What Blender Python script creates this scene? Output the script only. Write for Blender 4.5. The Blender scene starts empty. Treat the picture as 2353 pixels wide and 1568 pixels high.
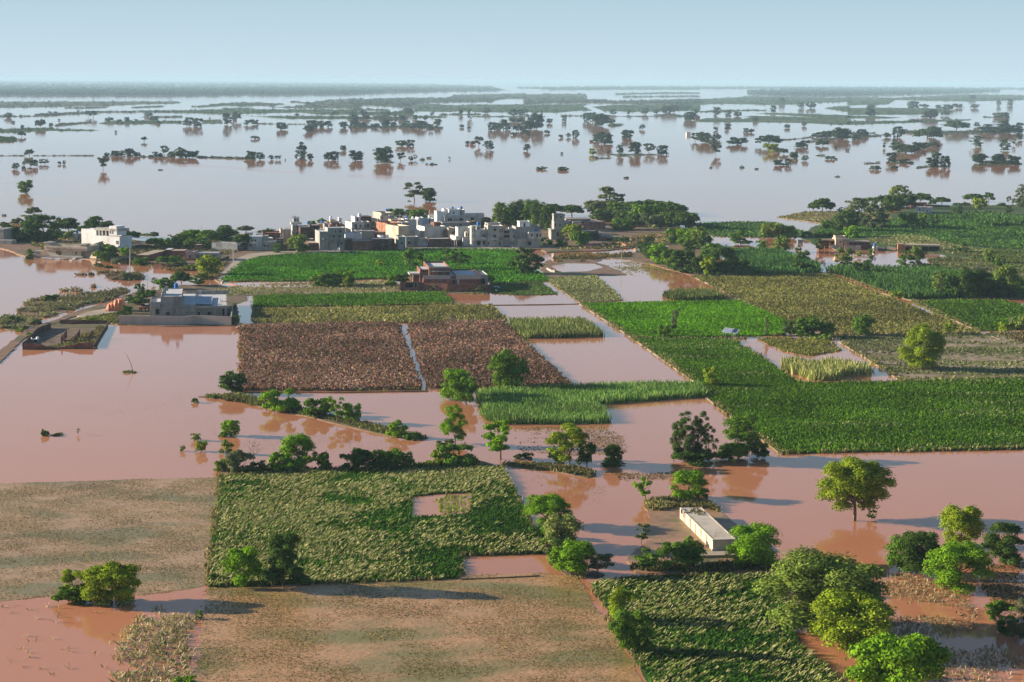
import bpy, bmesh, math, random
import numpy as np
from mathutils import Matrix, Vector
S = bpy.context.scene
COL = S.collection
R = math.radians
# ------------------------------------------------------------------ camera
CAM_H, FOC, HZ, ROLL = 80.0, 4580.0, 184.0, 0.005
PIT = math.atan((784 - HZ) / FOC)
_R0 = np.array([1.0, 0, 0]); _F = np.array([0, math.cos(PIT), -math.sin(PIT)]); _U0 = np.array([0, math.sin(PIT), math.cos(PIT)])
_R = _R0 * math.cos(ROLL) + _U0 * math.sin(ROLL); _U = -_R0 * math.sin(ROLL) + _U0 * math.cos(ROLL)
cam = bpy.data.cameras.new('camera'); cam_o = bpy.data.objects.new('camera', cam); COL.objects.link(cam_o)
cam.sensor_width = 36.0; cam.lens = 36.0 * FOC / 2353.0; cam.clip_start = 1.0; cam.clip_end = 250000.0
cam_o.matrix_world = Matrix(((_R[0], _U[0], -_F[0], 0), (_R[1], _U[1], -_F[1], 0), (_R[2], _U[2], -_F[2], CAM_H), (0, 0, 0, 1)))
S.camera = cam_o
# ------------------------------------------------------------------ sky, sun, exposure
SUN_EL, SUN_AZ = R(15.0), R(-81.0)          # azimuth from +Y, clockwise
SKY0, SKY1, SKY2 = (.250, .322, .366), (.185, .258, .318), (.075, .102, .142)
W = bpy.data.worlds.new('World'); S.world = W; W.use_nodes = True
wn, wl = W.node_tree.nodes, W.node_tree.links
sky = wn.new('ShaderNodeTexSky'); sky.sky_type = 'NISHITA'; sky.sun_disc = False
sky.sun_elevation = SUN_EL; sky.sun_rotation = SUN_AZ; sky.altitude = 0; sky.air_density = 1.0; sky.dust_density = 1.0; sky.ozone_density = 2.0
sky.dust_density = 0.3; sky.ozone_density = 3.0
# pale hazy band of sky along the horizon
wtc = wn.new('ShaderNodeTexCoord'); wsep = wn.new('ShaderNodeSeparateXYZ'); wl.new(wtc.outputs['Generated'], wsep.inputs[0])
wcr = wn.new('ShaderNodeValToRGB'); el = wcr.color_ramp.elements
el[0].position = 0.0; el[0].color = (*SKY0, 1); el[1].position = 0.26; el[1].color = (*SKY2, 1)
e = el.new(0.10); e.color = (*[c_ * .97 for c_ in SKY1], 1)
e = el.new(0.04); e.color = (*SKY1, 1)
wfr = wn.new('ShaderNodeValToRGB'); el = wfr.color_ramp.elements
el[0].position = 0.0; el[0].color = (.95, .95, .95, 1); el[1].position = 0.5; el[1].color = (0, 0, 0, 1)
e = el.new(0.06); e.color = (.85, .85, .85, 1); e = el.new(0.25); e.color = (.75, .75, .75, 1)
for r_ in (wcr, wfr): wl.new(wsep.outputs[2], r_.inputs[0])
wsc = wn.new('ShaderNodeMixRGB'); wsc.blend_type = 'MULTIPLY'; wsc.inputs[0].default_value = 1; wsc.inputs[2].default_value = (14.3, 14.3, 14.3, 1); wl.new(wcr.outputs[0], wsc.inputs[1])
tint = wn.new('ShaderNodeMixRGB'); wl.new(wfr.outputs[0], tint.inputs[0]); wl.new(sky.outputs[0], tint.inputs[1]); wl.new(wsc.outputs[0], tint.inputs[2])
wl.new(tint.outputs[0], wn['Background'].inputs[0])
wn['Background'].inputs[1].default_value = 0.07
sun = bpy.data.lights.new('sun', 'SUN'); sun.energy = 5.0; sun.angle = R(0.5); sun.color = (1.0, 0.87, 0.70)
sun_o = bpy.data.objects.new('sun', sun); COL.objects.link(sun_o)
sd = Vector((math.sin(SUN_AZ) * math.cos(SUN_EL), math.cos(SUN_AZ) * math.cos(SUN_EL), math.sin(SUN_EL)))
sun_o.rotation_euler = sd.to_track_quat('Z', 'Y').to_euler()
S.view_settings.view_transform = 'Standard'; S.view_settings.look = 'None'; S.view_settings.gamma = 1.0
S.view_settings.exposure = 1.27
S.render.engine = 'CYCLES'
S.cycles.max_bounces = 6; S.cycles.diffuse_bounces = 2; S.cycles.glossy_bounces = 2; S.cycles.transmission_bounces = 2; S.cycles.volume_bounces = 0
S.cycles.caustics_reflective = False; S.cycles.caustics_refractive = False
# ------------------------------------------------------------------ from a place seen in the photograph to the ground
FR = {'D': (0, 0, 4096, 2353), 'A': (0, 700, 1400, 2353), 'B': (1000, 700, 1400, 2353), 'C': (2100, 700, 1100, 2353), 'E': (2996, 700, 1100, 2353),
      'F1': (0, 260, 1400, 2353), 'F2': (1300, 260, 1400, 2353), 'F3': (2696, 260, 1400, 2353),
      'G1': (0, 1400, 1400, 2353), 'G2': (1300, 1400, 1400, 2353), 'G3': (2696, 1100, 1400, 2353), 'G4': (2296, 1800, 1800, 2353), 'G5': (0, 1800, 1800, 2353),
      'V1': (1100, 820, 540, 2353), 'V2': (1560, 800, 640, 2353), 'V3': (2160, 820, 700, 2353), 'H': (1540, 1000, 700, 2353),
      'L1': (0, 820, 640, 2353), 'L2': (460, 860, 680, 2353), 'L3': (380, 1080, 600, 2353), 'L4': (0, 1180, 460, 2353), 'R1': (3200, 720, 896, 2353),
      'K1': (0, 320, 700, 2353), 'K2': (700, 320, 700, 2353), 'K3': (1400, 320, 700, 2353), 'K4': (2100, 320, 700, 1345), 'K5': (2700, 320, 700, 1345), 'K6': (3396, 320, 700, 1345)}
SRC = 2353.0 / 4096.0
def px(f, x, y):
    x0, y0, w, n = FR[f]
    return (x0 + x * w / n) * SRC, (y0 + y * w / n) * SRC
def sc(f):
    return FR[f][2] / FR[f][3] * SRC
CAMP = np.array([0, 0, CAM_H])
def ray(f, x, y):
    X, Y = px(f, x, y)
    return _F + (X - 1176.5) / FOC * _R - (Y - 784.2) / FOC * _U
def gp(f, x, y, z=0.0):
    d = ray(f, x, y); t = (z - CAM_H) / min(d[2], -1e-4)
    return CAMP + d * t
def mpp(f, P):                       # metres per picture unit of frame f at point P
    return float(np.dot(P - CAMP, _F)) / FOC * sc(f)
GA = math.atan((560.0 - 1176.5) / FOC / math.cos(PIT)) * -1     # the field grid is turned 7.6 degrees
U = np.array([-math.sin(GA), math.cos(GA), 0]); V = np.array([math.cos(GA), math.sin(GA), 0])
rng = np.random.default_rng(7)
# ------------------------------------------------------------------ names, labels
def tag(o, label=None, cat=None, group=None, kind=None):
    if label: o['label'] = label
    if cat: o['category'] = cat
    if group: o['group'] = group
    if kind: o['kind'] = kind
    return o
def empty(name, loc, rz=0.0):
    o = bpy.data.objects.new(name, None); COL.objects.link(o); o.location = loc; o.rotation_euler = (0, 0, rz); o.empty_display_size = 1
    return o
def link(name, me, mat=None, parent=None):
    o = bpy.data.objects.new(name, me); COL.objects.link(o)
    if mat: me.materials.append(mat)
    if parent: o.parent = parent
    return o
# ------------------------------------------------------------------ materials
def nt(name):
    m = bpy.data.materials.new(name); m.use_nodes = True
    n = m.node_tree.nodes; b = n['Principled BSDF']
    return m, n, m.node_tree.links, b
def noise_mat(name, c1, c2, scale=1.0, rough=0.9, bump=0.0, c3=None, scale3=0.1, bscale=None, spec=0.2, stretch=(1, 1, 1), lo=0.35, hi=0.65):
    m, n, l, b = nt(name)
    tc = n.new('ShaderNodeTexCoord'); mp = n.new('ShaderNodeMapping'); mp.inputs['Scale'].default_value = stretch
    l.new(tc.outputs['Object'], mp.inputs[0])
    nz = n.new('ShaderNodeTexNoise'); nz.inputs['Scale'].default_value = scale; nz.inputs['Detail'].default_value = 6; nz.inputs['Roughness'].default_value = 0.65
    l.new(mp.outputs[0], nz.inputs[0])
    cr = n.new('ShaderNodeValToRGB'); cr.color_ramp.elements[0].position = lo; cr.color_ramp.elements[1].position = hi
    cr.color_ramp.elements[0].color = (*c1, 1); cr.color_ramp.elements[1].color = (*c2, 1)
    l.new(nz.outputs[0], cr.inputs[0]); out = cr.outputs[0]
    if c3:
        n3 = n.new('ShaderNodeTexNoise'); n3.inputs['Scale'].default_value = scale3; n3.inputs['Detail'].default_value = 4
        l.new(mp.outputs[0], n3.inputs[0])
        r3 = n.new('ShaderNodeValToRGB'); r3.color_ramp.elements[0].position = 0.48; r3.color_ramp.elements[1].position = 0.62
        l.new(n3.outputs[0], r3.inputs[0])
        mx = n.new('ShaderNodeMixRGB'); mx.inputs[2].default_value = (*c3, 1); l.new(r3.outputs[0], mx.inputs[0]); l.new(out, mx.inputs[1]); out = mx.outputs[0]
    l.new(out, b.inputs['Base Color']); b.inputs['Roughness'].default_value = rough; b.inputs['Specular IOR Level'].default_value = spec
    if bump:
        bp = n.new('ShaderNodeBump'); bp.inputs['Strength'].default_value = bump; bp.inputs['Distance'].default_value = 0.3
        nb = n.new('ShaderNodeTexNoise'); nb.inputs['Scale'].default_value = bscale or scale * 3; nb.inputs['Detail'].default_value = 5
        l.new(mp.outputs[0], nb.inputs[0]); l.new(nb.outputs[0], bp.inputs['Height']); l.new(bp.outputs[0], b.inputs['Normal'])
    return m
def attr_mat(name, trans=0.3, mult=(1, 1, 1)):
    """leaf or stalk: colour carried by each blade, some light passes through"""
    m = bpy.data.materials.new(name); m.use_nodes = True; n, l = m.node_tree.nodes, m.node_tree.links
    n.remove(n['Principled BSDF'])
    at = n.new('ShaderNodeAttribute'); at.attribute_name = 'tint'
    mx = n.new('ShaderNodeMixRGB'); mx.blend_type = 'MULTIPLY'; mx.inputs[0].default_value = 1; mx.inputs[2].default_value = (*mult, 1)
    l.new(at.outputs['Color'], mx.inputs[1])
    d = n.new('ShaderNodeBsdfDiffuse'); t = n.new('ShaderNodeBsdfTranslucent'); s = n.new('ShaderNodeMixShader'); s.inputs[0].default_value = trans
    l.new(mx.outputs[0], d.inputs[0]); l.new(mx.outputs[0], t.inputs[0]); l.new(d.outputs[0], s.inputs[1]); l.new(t.outputs[0], s.inputs[2])
    l.new(s.outputs[0], n['Material Output'].inputs[0])
    return m
M = {}
M['crop'] = attr_mat('crop_leaf', 0.25, (1.25, 1.22, 1.1))
M['soil'] = noise_mat('wet_soil', (.10, .065, .04), (.22, .15, .10), 0.25, 0.85, 0.4, c3=(.10, .10, .035), scale3=0.06)
M['green_soil'] = noise_mat('green_soil', (.035, .06, .012), (.06, .10, .02), 0.3, 0.95)
M['dry_soil'] = noise_mat('dry_soil', (.20, .15, .10), (.34, .26, .18), 0.2, 0.95, 0.3, c3=(.14, .12, .05), scale3=0.08)
M['wet_mud'] = noise_mat('wet_mud', (.24, .13, .065), (.36, .20, .11), .18, .5, .5, c3=(.15, .13, .05), scale3=.11, spec=.35)
M['mud'] = noise_mat('mud', (.16, .085, .05), (.27, .17, .11), 0.2, 0.7, 0.5, c3=(.12, .11, .045), scale3=0.07)
M['road'] = noise_mat('dirt_road', (.30, .24, .18), (.40, .33, .26), 0.15, 0.95, 0.2)
M['conc'] = noise_mat('grey_concrete', (.26, .25, .24), (.38, .36, .34), 0.3, 0.9, 0.1)
M['far_land'] = noise_mat('far_land', (.035, .05, .02), (.07, .085, .035), 0.01, 0.95, c3=(.10, .085, .06), scale3=0.004)
M['far_green'] = noise_mat('far_green', (.03, .055, .02), (.05, .085, .028), 0.01, 0.95, c3=(.07, .09, .035), scale3=0.005)
def water_mat():
    m, n, l, b = nt('muddy_water')
    tc = n.new('ShaderNodeTexCoord')
    mp = n.new('ShaderNodeMapping'); mp.inputs['Scale'].default_value = (0.006, 0.0015, 1); mp.inputs['Rotation'].default_value = (0, 0, 0.25); l.new(tc.outputs['Object'], mp.inputs[0])
    nz = n.new('ShaderNodeTexNoise'); nz.inputs['Scale'].default_value = 1; nz.inputs['Detail'].default_value = 5; l.new(mp.outputs[0], nz.inputs[0])
    cr = n.new('ShaderNodeValToRGB'); cr.color_ramp.elements[0].position = 0.3; cr.color_ramp.elements[1].position = 0.72
    cr.color_ramp.elements[0].color = (.40, .158, .075, 1); cr.color_ramp.elements[1].color = (.55, .232, .118, 1)
    l.new(nz.outputs[0], cr.inputs[0]); l.new(cr.outputs[0], b.inputs['Base Color'])
    b.inputs['Roughness'].default_value = 0.05; b.inputs['IOR'].default_value = 1.333
    nb = n.new('ShaderNodeTexNoise'); nb.inputs['Scale'].default_value = 0.9; nb.inputs['Detail'].default_value = 3; l.new(tc.outputs['Object'], nb.inputs[0])
    bp = n.new('ShaderNodeBump'); bp.inputs['Distance'].default_value = 0.1
    np_ = n.new('ShaderNodeTexNoise'); np_.inputs['Scale'].default_value = 3.0; np_.inputs['Detail'].default_value = 4; l.new(mp.outputs[0], np_.inputs[0])
    mr = n.new('ShaderNodeMapRange'); mr.inputs[1].default_value = .4; mr.inputs[2].default_value = .7; mr.inputs[3].default_value = .03; mr.inputs[4].default_value = .13; l.new(np_.outputs[0], mr.inputs[0]); l.new(mr.outputs[0], bp.inputs['Strength'])
    l.new(nb.outputs[0], bp.inputs['Height']); l.new(bp.outputs[0], b.inputs['Normal'])
    return m
M['water'] = water_mat()
M['plume'] = noise_mat('silt_plume', (.50, .17, .08), (.56, .20, .10), .02, .10, spec=.5)
M['silt'] = noise_mat('silty_shallows', (.34, .215, .125), (.46, .27, .16), .22, .32, .25, c3=(.27, .20, .105), scale3=.12, bscale=1.4, spec=.35, stretch=(.6, 1, 1), lo=.3, hi=.7)
M['silt_grass'] = noise_mat('silty_grass_shallows', (.30, .20, .10), (.47, .28, .15), .5, .45, .5, c3=(.21, .175, .075), scale3=.10, bscale=2.2, spec=.3, stretch=(.5, 1, 1), lo=.3, hi=.68)
M['silt_green'] = noise_mat('silty_green_shallows', (.34, .20, .08), (.50, .265, .12), .4, .4, .5, c3=(.21, .17, .05), scale3=.08, bscale=2.2, spec=.3, stretch=(.5, 1, 1), lo=.3, hi=.68)
# ------------------------------------------------------------------ ground, water
def sheet(name, x0, x1, y0, y1, z, mat):
    me = bpy.data.meshes.new(name); me.from_pydata([(x0, y0, z), (x1, y0, z), (x1, y1, z), (x0, y1, z)], [], [(0, 1, 2, 3)])
    return tag(link(name, me, mat), kind='structure')
sheet('ground', -40000, 40000, -800, 120000, -1.2, M['mud'])
sheet('water', -40000, 40000, -800, 120000, 0.0, M['water'])
# ------------------------------------------------------------------ air
def haze():
    bm = bmesh.new(); bmesh.ops.create_cube(bm, size=1.0)
    me = bpy.data.meshes.new('haze'); bm.to_mesh(me); bm.free()
    o = link('haze', me); o.scale = (82000, 122000, 90); o.location = (0, 60000, 42.5)
    m = bpy.data.materials.new('haze_air'); m.use_nodes = True; n = m.node_tree.nodes; n.remove(n['Principled BSDF'])
    v = n.new('ShaderNodeVolumePrincipled'); v.inputs['Color'].default_value = (.555, .80, .965, 1); v.inputs['Density'].default_value = HAZE; v.inputs['Anisotropy'].default_value = 0.0
    m.node_tree.links.new(v.outputs[0], n['Material Output'].inputs['Volume']); me.materials.append(m)
    tag(o, kind='stuff')
HAZE = 5.0e-5
# ------------------------------------------------------------------ land patches and crops
def vnoise(x, y, s, seed=0):
    r = np.random.default_rng(seed).random((64, 64)); X = x / s; Y = y / s
    i = np.floor(X).astype(int); j = np.floor(Y).astype(int); u = X - i; v = Y - j; u = u * u * (3 - 2 * u); v = v * v * (3 - 2 * v)
    g = lambda a, b: r[a % 64, b % 64]
    return (g(i, j) * (1 - u) + g(i + 1, j) * u) * (1 - v) + (g(i, j + 1) * (1 - u) + g(i + 1, j + 1) * u) * v
def ground_poly(f, pts, z=0.0):
    """pts: x, y pairs in frame f; or (frame, x, y) triples"""
    return np.array([gp(p[0], p[1], p[2], z)[:2] if len(p) == 3 else gp(f, p[0], p[1], z)[:2] for p in pts])
def rough_edge(P, step, amp, seed=0):
    out = []; r = random.Random(seed); n = len(P)
    for i in range(n):
        a, b = P[i], P[(i + 1) % n]; L = np.linalg.norm(b - a); k = max(1, min(60, int(L / step)))
        nn = np.array([-(b - a)[1], (b - a)[0]]) / max(L, 1e-6)
        for q in range(k):
            out.append(a + (b - a) * q / k + nn * (r.uniform(-amp, amp) if q else 0))
    return np.array(out)
def patch(name, f, pts, z, mat, step=3.0, amp=0.4, skirt=0.7, seed=1, label=None):
    P = rough_edge(ground_poly(f, pts, z), step, amp, seed)
    bm = bmesh.new(); vs = [bm.verts.new((p[0], p[1], z)) for p in P]
    c = P.mean(0); lo = [bm.verts.new((p[0], p[1], z - skirt)) for p in P]
    fc = bm.faces.new(vs)
    for i in range(len(vs)):
        j = (i + 1) % len(vs); bm.faces.new((vs[i], lo[i], lo[j], vs[j]))
    bmesh.ops.recalc_face_normals(bm, faces=bm.faces)
    fc.normal_update()
    if fc.normal.z < 0: bmesh.ops.reverse_faces(bm, faces=bm.faces)
    bmesh.ops.triangulate(bm, faces=[fc])
    me = bpy.data.meshes.new(name); bm.to_mesh(me); bm.free()
    return tag(link(name, me, mat), label, kind='structure')
def inside(P, x, y):
    c = np.zeros(len(x), bool); n = len(P); j = n - 1
    for i in range(n):
        xi, yi, xj, yj = P[i][0], P[i][1], P[j][0], P[j][1]
        with np.errstate(divide='ignore', invalid='ignore'):
            c ^= ((yi > y) != (yj > y)) & (x < (xj - xi) * (y - yi) / (yj - yi + 1e-12) + xi)
        j = i
    return c
def grid_points(P, du, dv, jit, r, ang=None):
    """points in rows along the field's own directions"""
    u, v = (U[:2], V[:2]) if ang is None else (np.array([-math.sin(ang), math.cos(ang)]), np.array([math.cos(ang), math.sin(ang)]))
    a = P @ v; b = P @ u
    A, B = np.meshgrid(np.arange(a.min(), a.max(), dv), np.arange(b.min(), b.max(), du))
    A = A.ravel() + r.uniform(-jit, jit, A.size) * dv; B = B.ravel() + r.uniform(-jit, jit, B.size) * du
    x = A * v[0] + B * u[0]; y = A * v[1] + B * u[1]
    k = inside(P, x, y)
    return x[k], y[k]
def quads(name, vt, colr, mat):
    """vt (n,4,3) corners, colr (n,3)"""
    n = len(vt); me = bpy.data.meshes.new(name)
    me.vertices.add(n * 4); me.vertices.foreach_set('co', vt.reshape(-1).astype(np.float32))
    me.loops.add(n * 4); me.loops.foreach_set('vertex_index', np.arange(n * 4, dtype=np.int32))
    me.polygons.add(n); me.polygons.foreach_set('loop_start', np.arange(0, n * 4, 4, dtype=np.int32))
    try: me.polygons.foreach_set('loop_total', np.full(n, 4, dtype=np.int32))
    except Exception: pass
    me.update(calc_edges=True)
    at = me.attributes.new('tint', 'FLOAT_COLOR', 'POINT')
    c4 = np.ones((n, 4, 4), np.float32); c4[:, :, :3] = colr[:, None, :]
    at.data.foreach_set('color', c4.reshape(-1))
    me.materials.append(mat)
    return me
def blades(x, y, z, nb, h, w, r, cols, wts, lean=(0, 0), spread=0.4, hv=0.4, taper=0.5, jit=0.3, colf=None, flat=0.0, aim=None, swirl=0.0):
    """tufts of nb blades at each point; cols palette, wts chances; colf(x,y) shifts the chance of the last colour"""
    n = len(x) * nb
    X = np.repeat(x, nb) + r.normal(0, jit, n); Y = np.repeat(y, nb) + r.normal(0, jit, n)
    a = r.uniform(*(aim or (0, math.pi)), n); tx, ty = np.cos(a), np.sin(a)
    hh = h * (1 + hv * r.uniform(-1, 1, n)); ww = w * r.uniform(0.6, 1.4, n) / 2
    lx, ly = lean
    if swirl:
        q = (vnoise(X, Y, 5, 77) * .6 + vnoise(X, Y, 1.6, 78) * .4 - .5) * swirl * 2; lx, ly = lean[0] * np.cos(q) - lean[1] * np.sin(q), lean[0] * np.sin(q) + lean[1] * np.cos(q)
    ox = lx * hh + r.normal(0, spread, n) * h; oy = ly * hh + r.normal(0, spread, n) * h
    vt = np.zeros((n, 4, 3))
    zz = np.repeat(z, nb) if np.ndim(z) else z
    for k, (s, top) in enumerate(((-1, 0), (1, 0), (1, 1), (-1, 1))):
        kk = taper if top else 1.0
        vt[:, k, 0] = X + s * tx * ww * kk + (ox if top else 0); vt[:, k, 1] = Y + s * ty * ww * kk + (oy if top else 0)
        vt[:, k, 2] = zz + (hh * (1 - flat) if top else 0)
    cols = np.array(cols, float)
    p = np.array(wts, float); p /= p.sum()
    idx = r.choice(len(cols), n, p=p)
    if colf is not None:
        q = colf(X, Y); idx = np.where(r.random(n) < q, len(cols) - 1, idx)
    C = cols[idx] * r.uniform(0.75, 1.25, (n, 1))
    return vt, C
# ------------------------------------------------------------------ fields
GREEN = [(.045, .115, .009), (.06, .14, .012), (.035, .09, .008), (.075, .15, .02)]
VIVID = [(.065, .185, .004), (.08, .205, .006), (.05, .15, .004), (.095, .21, .012)]
DEEP = [(.048, .115, .007), (.064, .14, .010), (.036, .09, .006), (.08, .14, .018)]
OLIVE = [(.15, .145, .042), (.11, .125, .03), (.19, .17, .06), (.08, .105, .025)]
PALE = [(.21, .22, .10), (.15, .18, .065), (.27, .26, .14), (.10, .14, .04)]
CREAM = [(.46, .42, .24), (.38, .37, .19), (.30, .30, .13)]
BROWN = [(.145, .085, .066), (.22, .14, .115), (.085, .05, .04), (.29, .195, .165), (.10, .10, .035), (.32, .13, .08)]
CREAM2 = [(.42, .38, .22), (.32, .31, .15), (.23, .25, .09), (.14, .19, .04)]
DROWN = [(.13, .115, .06), (.09, .085, .04), (.17, .14, .085), (.07, .08, .03)]
CANE = [(.042, .105, .022), (.058, .13, .03), (.032, .08, .018), (.08, .15, .045)]
REED = [(.17, .20, .06), (.12, .16, .045), (.23, .24, .10), (.09, .13, .03)]
STRAW = [(.34, .27, .13), (.27, .23, .10), (.20, .19, .07)]
def crop(name, label, f, pts, cols, h, w, du, dv, nb=3, wts=None, lean=(0, 0), spread=0.35, jit=0.3, z=0.15, keep=None, soil='green_soil', ground=True, holes=(), seed=1, taper=0.5, extra=None, cat='crop', colf=None, edge=0.4, flat=0.0, pj=0.45):
    r = np.random.default_rng(seed)
    P = ground_poly(f, pts, z)
    if ground:
        patch('field_ground', f, pts, z, M[soil], amp=edge, seed=seed)
    P2 = rough_edge(P, 3.0, edge * 1.3, seed + 50)
    x, y = grid_points(P2, du, dv, pj, r)
    for hp in holes:
        k = ~inside(ground_poly(f, hp, z), x, y); x, y = x[k], y[k]
    if keep is not None:
        k = keep(x, y, r); x, y = x[k], y[k]
    vt, C = blades(x, y, z - 0.05, nb, h, w, r, cols, wts or [1] * len(cols), lean, spread, 0.4, taper, jit, colf, flat)
    pal = vnoise(vt[:, 0, 0], vt[:, 0, 1], 14, seed)[:, None]
    C = C * (0.68 + 0.64 * pal) * (0.8 + 0.4 * vnoise(vt[:, 0, 0], vt[:, 0, 1] * .6, 45, seed + 9)[:, None])
    if extra:
        for e in extra:
            ex, ey = grid_points(P2, e['du'], e['dv'], 0.4, r)
            for hp in holes:
                k = ~inside(ground_poly(f, hp, z), ex, ey); ex, ey = ex[k], ey[k]
            if 'keep' in e:
                k = e['keep'](ex, ey, r); ex, ey = ex[k], ey[k]
            v2, C2 = blades(ex, ey, z, e['nb'], e['h'], e['w'], r, e['cols'], e.get('wts') or [1] * len(e['cols']), e.get('lean', (0, 0)), e.get('spread', 0.3), 0.4, e.get('taper', 0.5), e.get('jit', 0.3), aim=e.get('aim'), swirl=e.get('swirl', 0))
            vt = np.concatenate([vt, v2]); C = np.concatenate([C, C2])
    me = quads(name, vt, C, M['crop'])
    return tag(link(name, me), label, cat, kind='stuff')
def sparse(p, s, seed, soft=0.15):
    """keeps points where a patchy noise is high, so that cover is broken"""
    return lambda x, y, r: (vnoise(x, y, s, seed) * 0.7 + vnoise(x, y, s / 4, seed + 1) * 0.3 + r.uniform(-soft, soft, len(x))) > p
# --- nearest fields
FA = [(-30, 1112), (200, 1106), (400, 1099), (508, 1096), (500, 1200), (478, 1345), (330, 1368), (150, 1366), (-30, 1385)]
FB_ = [(476, 1350), (800, 1338), (1052, 1330), (1060, 1324), (1240, 1316), (1325, 1325), (1400, 1440), (1500, 1600), (440, 1600)]
DR1 = [(.24, .195, .11), (.19, .165, .09), (.29, .225, .135), (.15, .14, .065)]; DR2 = [(.25, .18, .085), (.19, .155, .06), (.30, .21, .105), (.15, .135, .045)]
patch('flooded_field', 'D', FA, .03, M['silt_grass'], seed=61, amp=.5, skirt=.3); patch('flooded_field', 'D', FB_, .03, M['silt_green'], seed=62, amp=.5, skirt=.3)
crop('drowned_grass', 'greyish brown flattened grass drowned in the flooded field of the lower left corner', 'D', FA, DR1, .10, .20, .36, .26, 2, spread=1.2, ground=False, z=0.04, keep=sparse(.46, 5, 3, .3), seed=3, cat='grass', edge=.5)
crop('drowned_grass', 'green brown drowned grass in the wide flooded field along the bottom edge', 'D', FB_, DR2, .10, .20, .36, .26, 2, spread=1.2, ground=False, z=0.04, keep=sparse(.52, 6, 13, .28), seed=4, cat='grass', edge=.5)
crop('flood_plants', 'pale broken plants floating in clusters on orange water below the bush clump', 'D',
     [(290, 1440), (360, 1390), (455, 1400), (440, 1480), (435, 1600), (250, 1600), (255, 1510)], [(.33, .30, .17), (.22, .23, .10), (.42, .36, .24), (.10, .14, .04)], .5, .22, 1.0, .7, 4, spread=1.0, ground=False, z=0.0, keep=sparse(.50, 7, 23, .12), seed=5, cat='floating plants')
crop('flood_plants', 'thin scatter of single pale plants on the orange water of the bottom left corner', 'D',
     [(-20, 1390), (300, 1385), (280, 1600), (-20, 1600)], [(.36, .30, .2), (.25, .22, .12)], .45, .2, 2.6, 1.8, 3, spread=1.0, ground=False, z=0.0, keep=lambda x, y, r: r.random(len(x)) < .16, seed=6, cat='floating plants')
XL, XR = gp('D', 490, 1200)[0], gp('D', 1235, 1200)[0]; YT, YB = gp('D', 800, 1112)[1], gp('D', 800, 1300)[1]
def LK(x, y, r):
    t = np.clip((x - XL - (y - YB) * -.02) / (XR - XL), 0, 1); n_ = vnoise(x, y, 11, 33) * .65 + vnoise(x, y, 3, 34) * .35 + r.uniform(-.2, .2, len(x))
    th = .30 + .36 * np.clip((t - .25) / .35, 0, 1) - .40 * (y > YT) * (t > .55) - .22 * (y < YB) * (t < .6)
    return n_ > th
LODGE = [dict(du=.95, dv=.62, nb=6, h=.55, w=.20, cols=CREAM2, wts=[3, 3, 3, 3], lean=(1.0, -.3), spread=.42, jit=.22, keep=LK, taper=.4, aim=(.4, 2.5), swirl=.9)]
crop('lodged_crop', 'cream and green crop beaten flat in rows around a small square gap', 'D',
     [(512, 1092), (700, 1086), (900, 1078), (1060, 1072), (1150, 1074), (1185, 1130), (1215, 1200), (1258, 1272), (1060, 1276), (1052, 1328), (800, 1338), (482, 1348), (488, 1260), (500, 1180)],
     [(.04, .10, .012), (.05, .125, .016), (.03, .075, .01)], .42, .34, .62, .5, 3, spread=.5, jit=.25, soil='green_soil', seed=8, extra=LODGE, holes=([(946, 1142), (1010, 1136), (1086, 1133), (1082, 1180), (1010, 1186), (943, 1188)],), lean=(.5, -.1))
patch('pool', 'D', [(946, 1142), (1010, 1136), (1086, 1133), (1082, 1180), (1010, 1186), (943, 1188)], .19, M['water'], seed=3, amp=.3)
crop('pool_weeds', 'yellow green weeds at one end of the square pool inside the flattened crop', 'D', [(1000, 1150), (1030, 1138), (1084, 1135), (1080, 1178), (1015, 1180)], [(.16, .22, .03), (.12, .19, .03), (.22, .24, .07)], .35, .25, .7, .6, 3, spread=.6, ground=False, z=.2, keep=sparse(.42, 6, 4), seed=9, cat='weeds')
crop('lodged_crop', 'flattened cream tipped green crop beside the big olive trees at the bottom right', 'D',
     [(1357, 1340), (1460, 1326), (1600, 1322), (1775, 1320), (1810, 1390), (1830, 1480), (1890, 1530), (1960, 1600), (1505, 1600), (1440, 1480)],
     [(.04, .10, .012), (.05, .125, .016), (.03, .075, .01)], .42, .34, .62, .5, 3, spread=.5, jit=.25, soil='green_soil', seed=11,
     extra=[dict(du=.95, dv=.62, nb=6, h=.55, w=.20, cols=CREAM2, wts=[2, 3, 3, 4], lean=(1.0, -.3), spread=.42, jit=.22, keep=sparse(.50, 10, 43, .26), taper=.4, aim=(.4, 2.5), swirl=.9)], lean=(.5, -.1))
crop('drowned_grass', 'tawny drowned clumps in the brown flooded plot beside the bottom right trees', 'D',
     [(2005, 1310), (2130, 1320), (2200, 1350), (2260, 1440), (2353, 1520), (2353, 1600), (2130, 1600), (2040, 1480), (2010, 1400)], [(.24, .20, .11), (.17, .15, .075), (.30, .25, .16), (.12, .10, .05)], .35, .2, .95, .7, 4, spread=1.0, ground=False, z=0.0, keep=sparse(.47, 8, 53, .15), seed=12, cat='grass')
crop('drowned_grass', 'dull brown grass under shade in the flooded corner by the right hand edge', 'D',
     [(2245, 1345), (2300, 1285), (2400, 1280), (2400, 1450), (2330, 1420)], DROWN, .2, .3, .5, .4, 2, spread=.8, ground=False, z=0.0, keep=sparse(.36, 8, 63, .25), seed=13, cat='grass')
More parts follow.
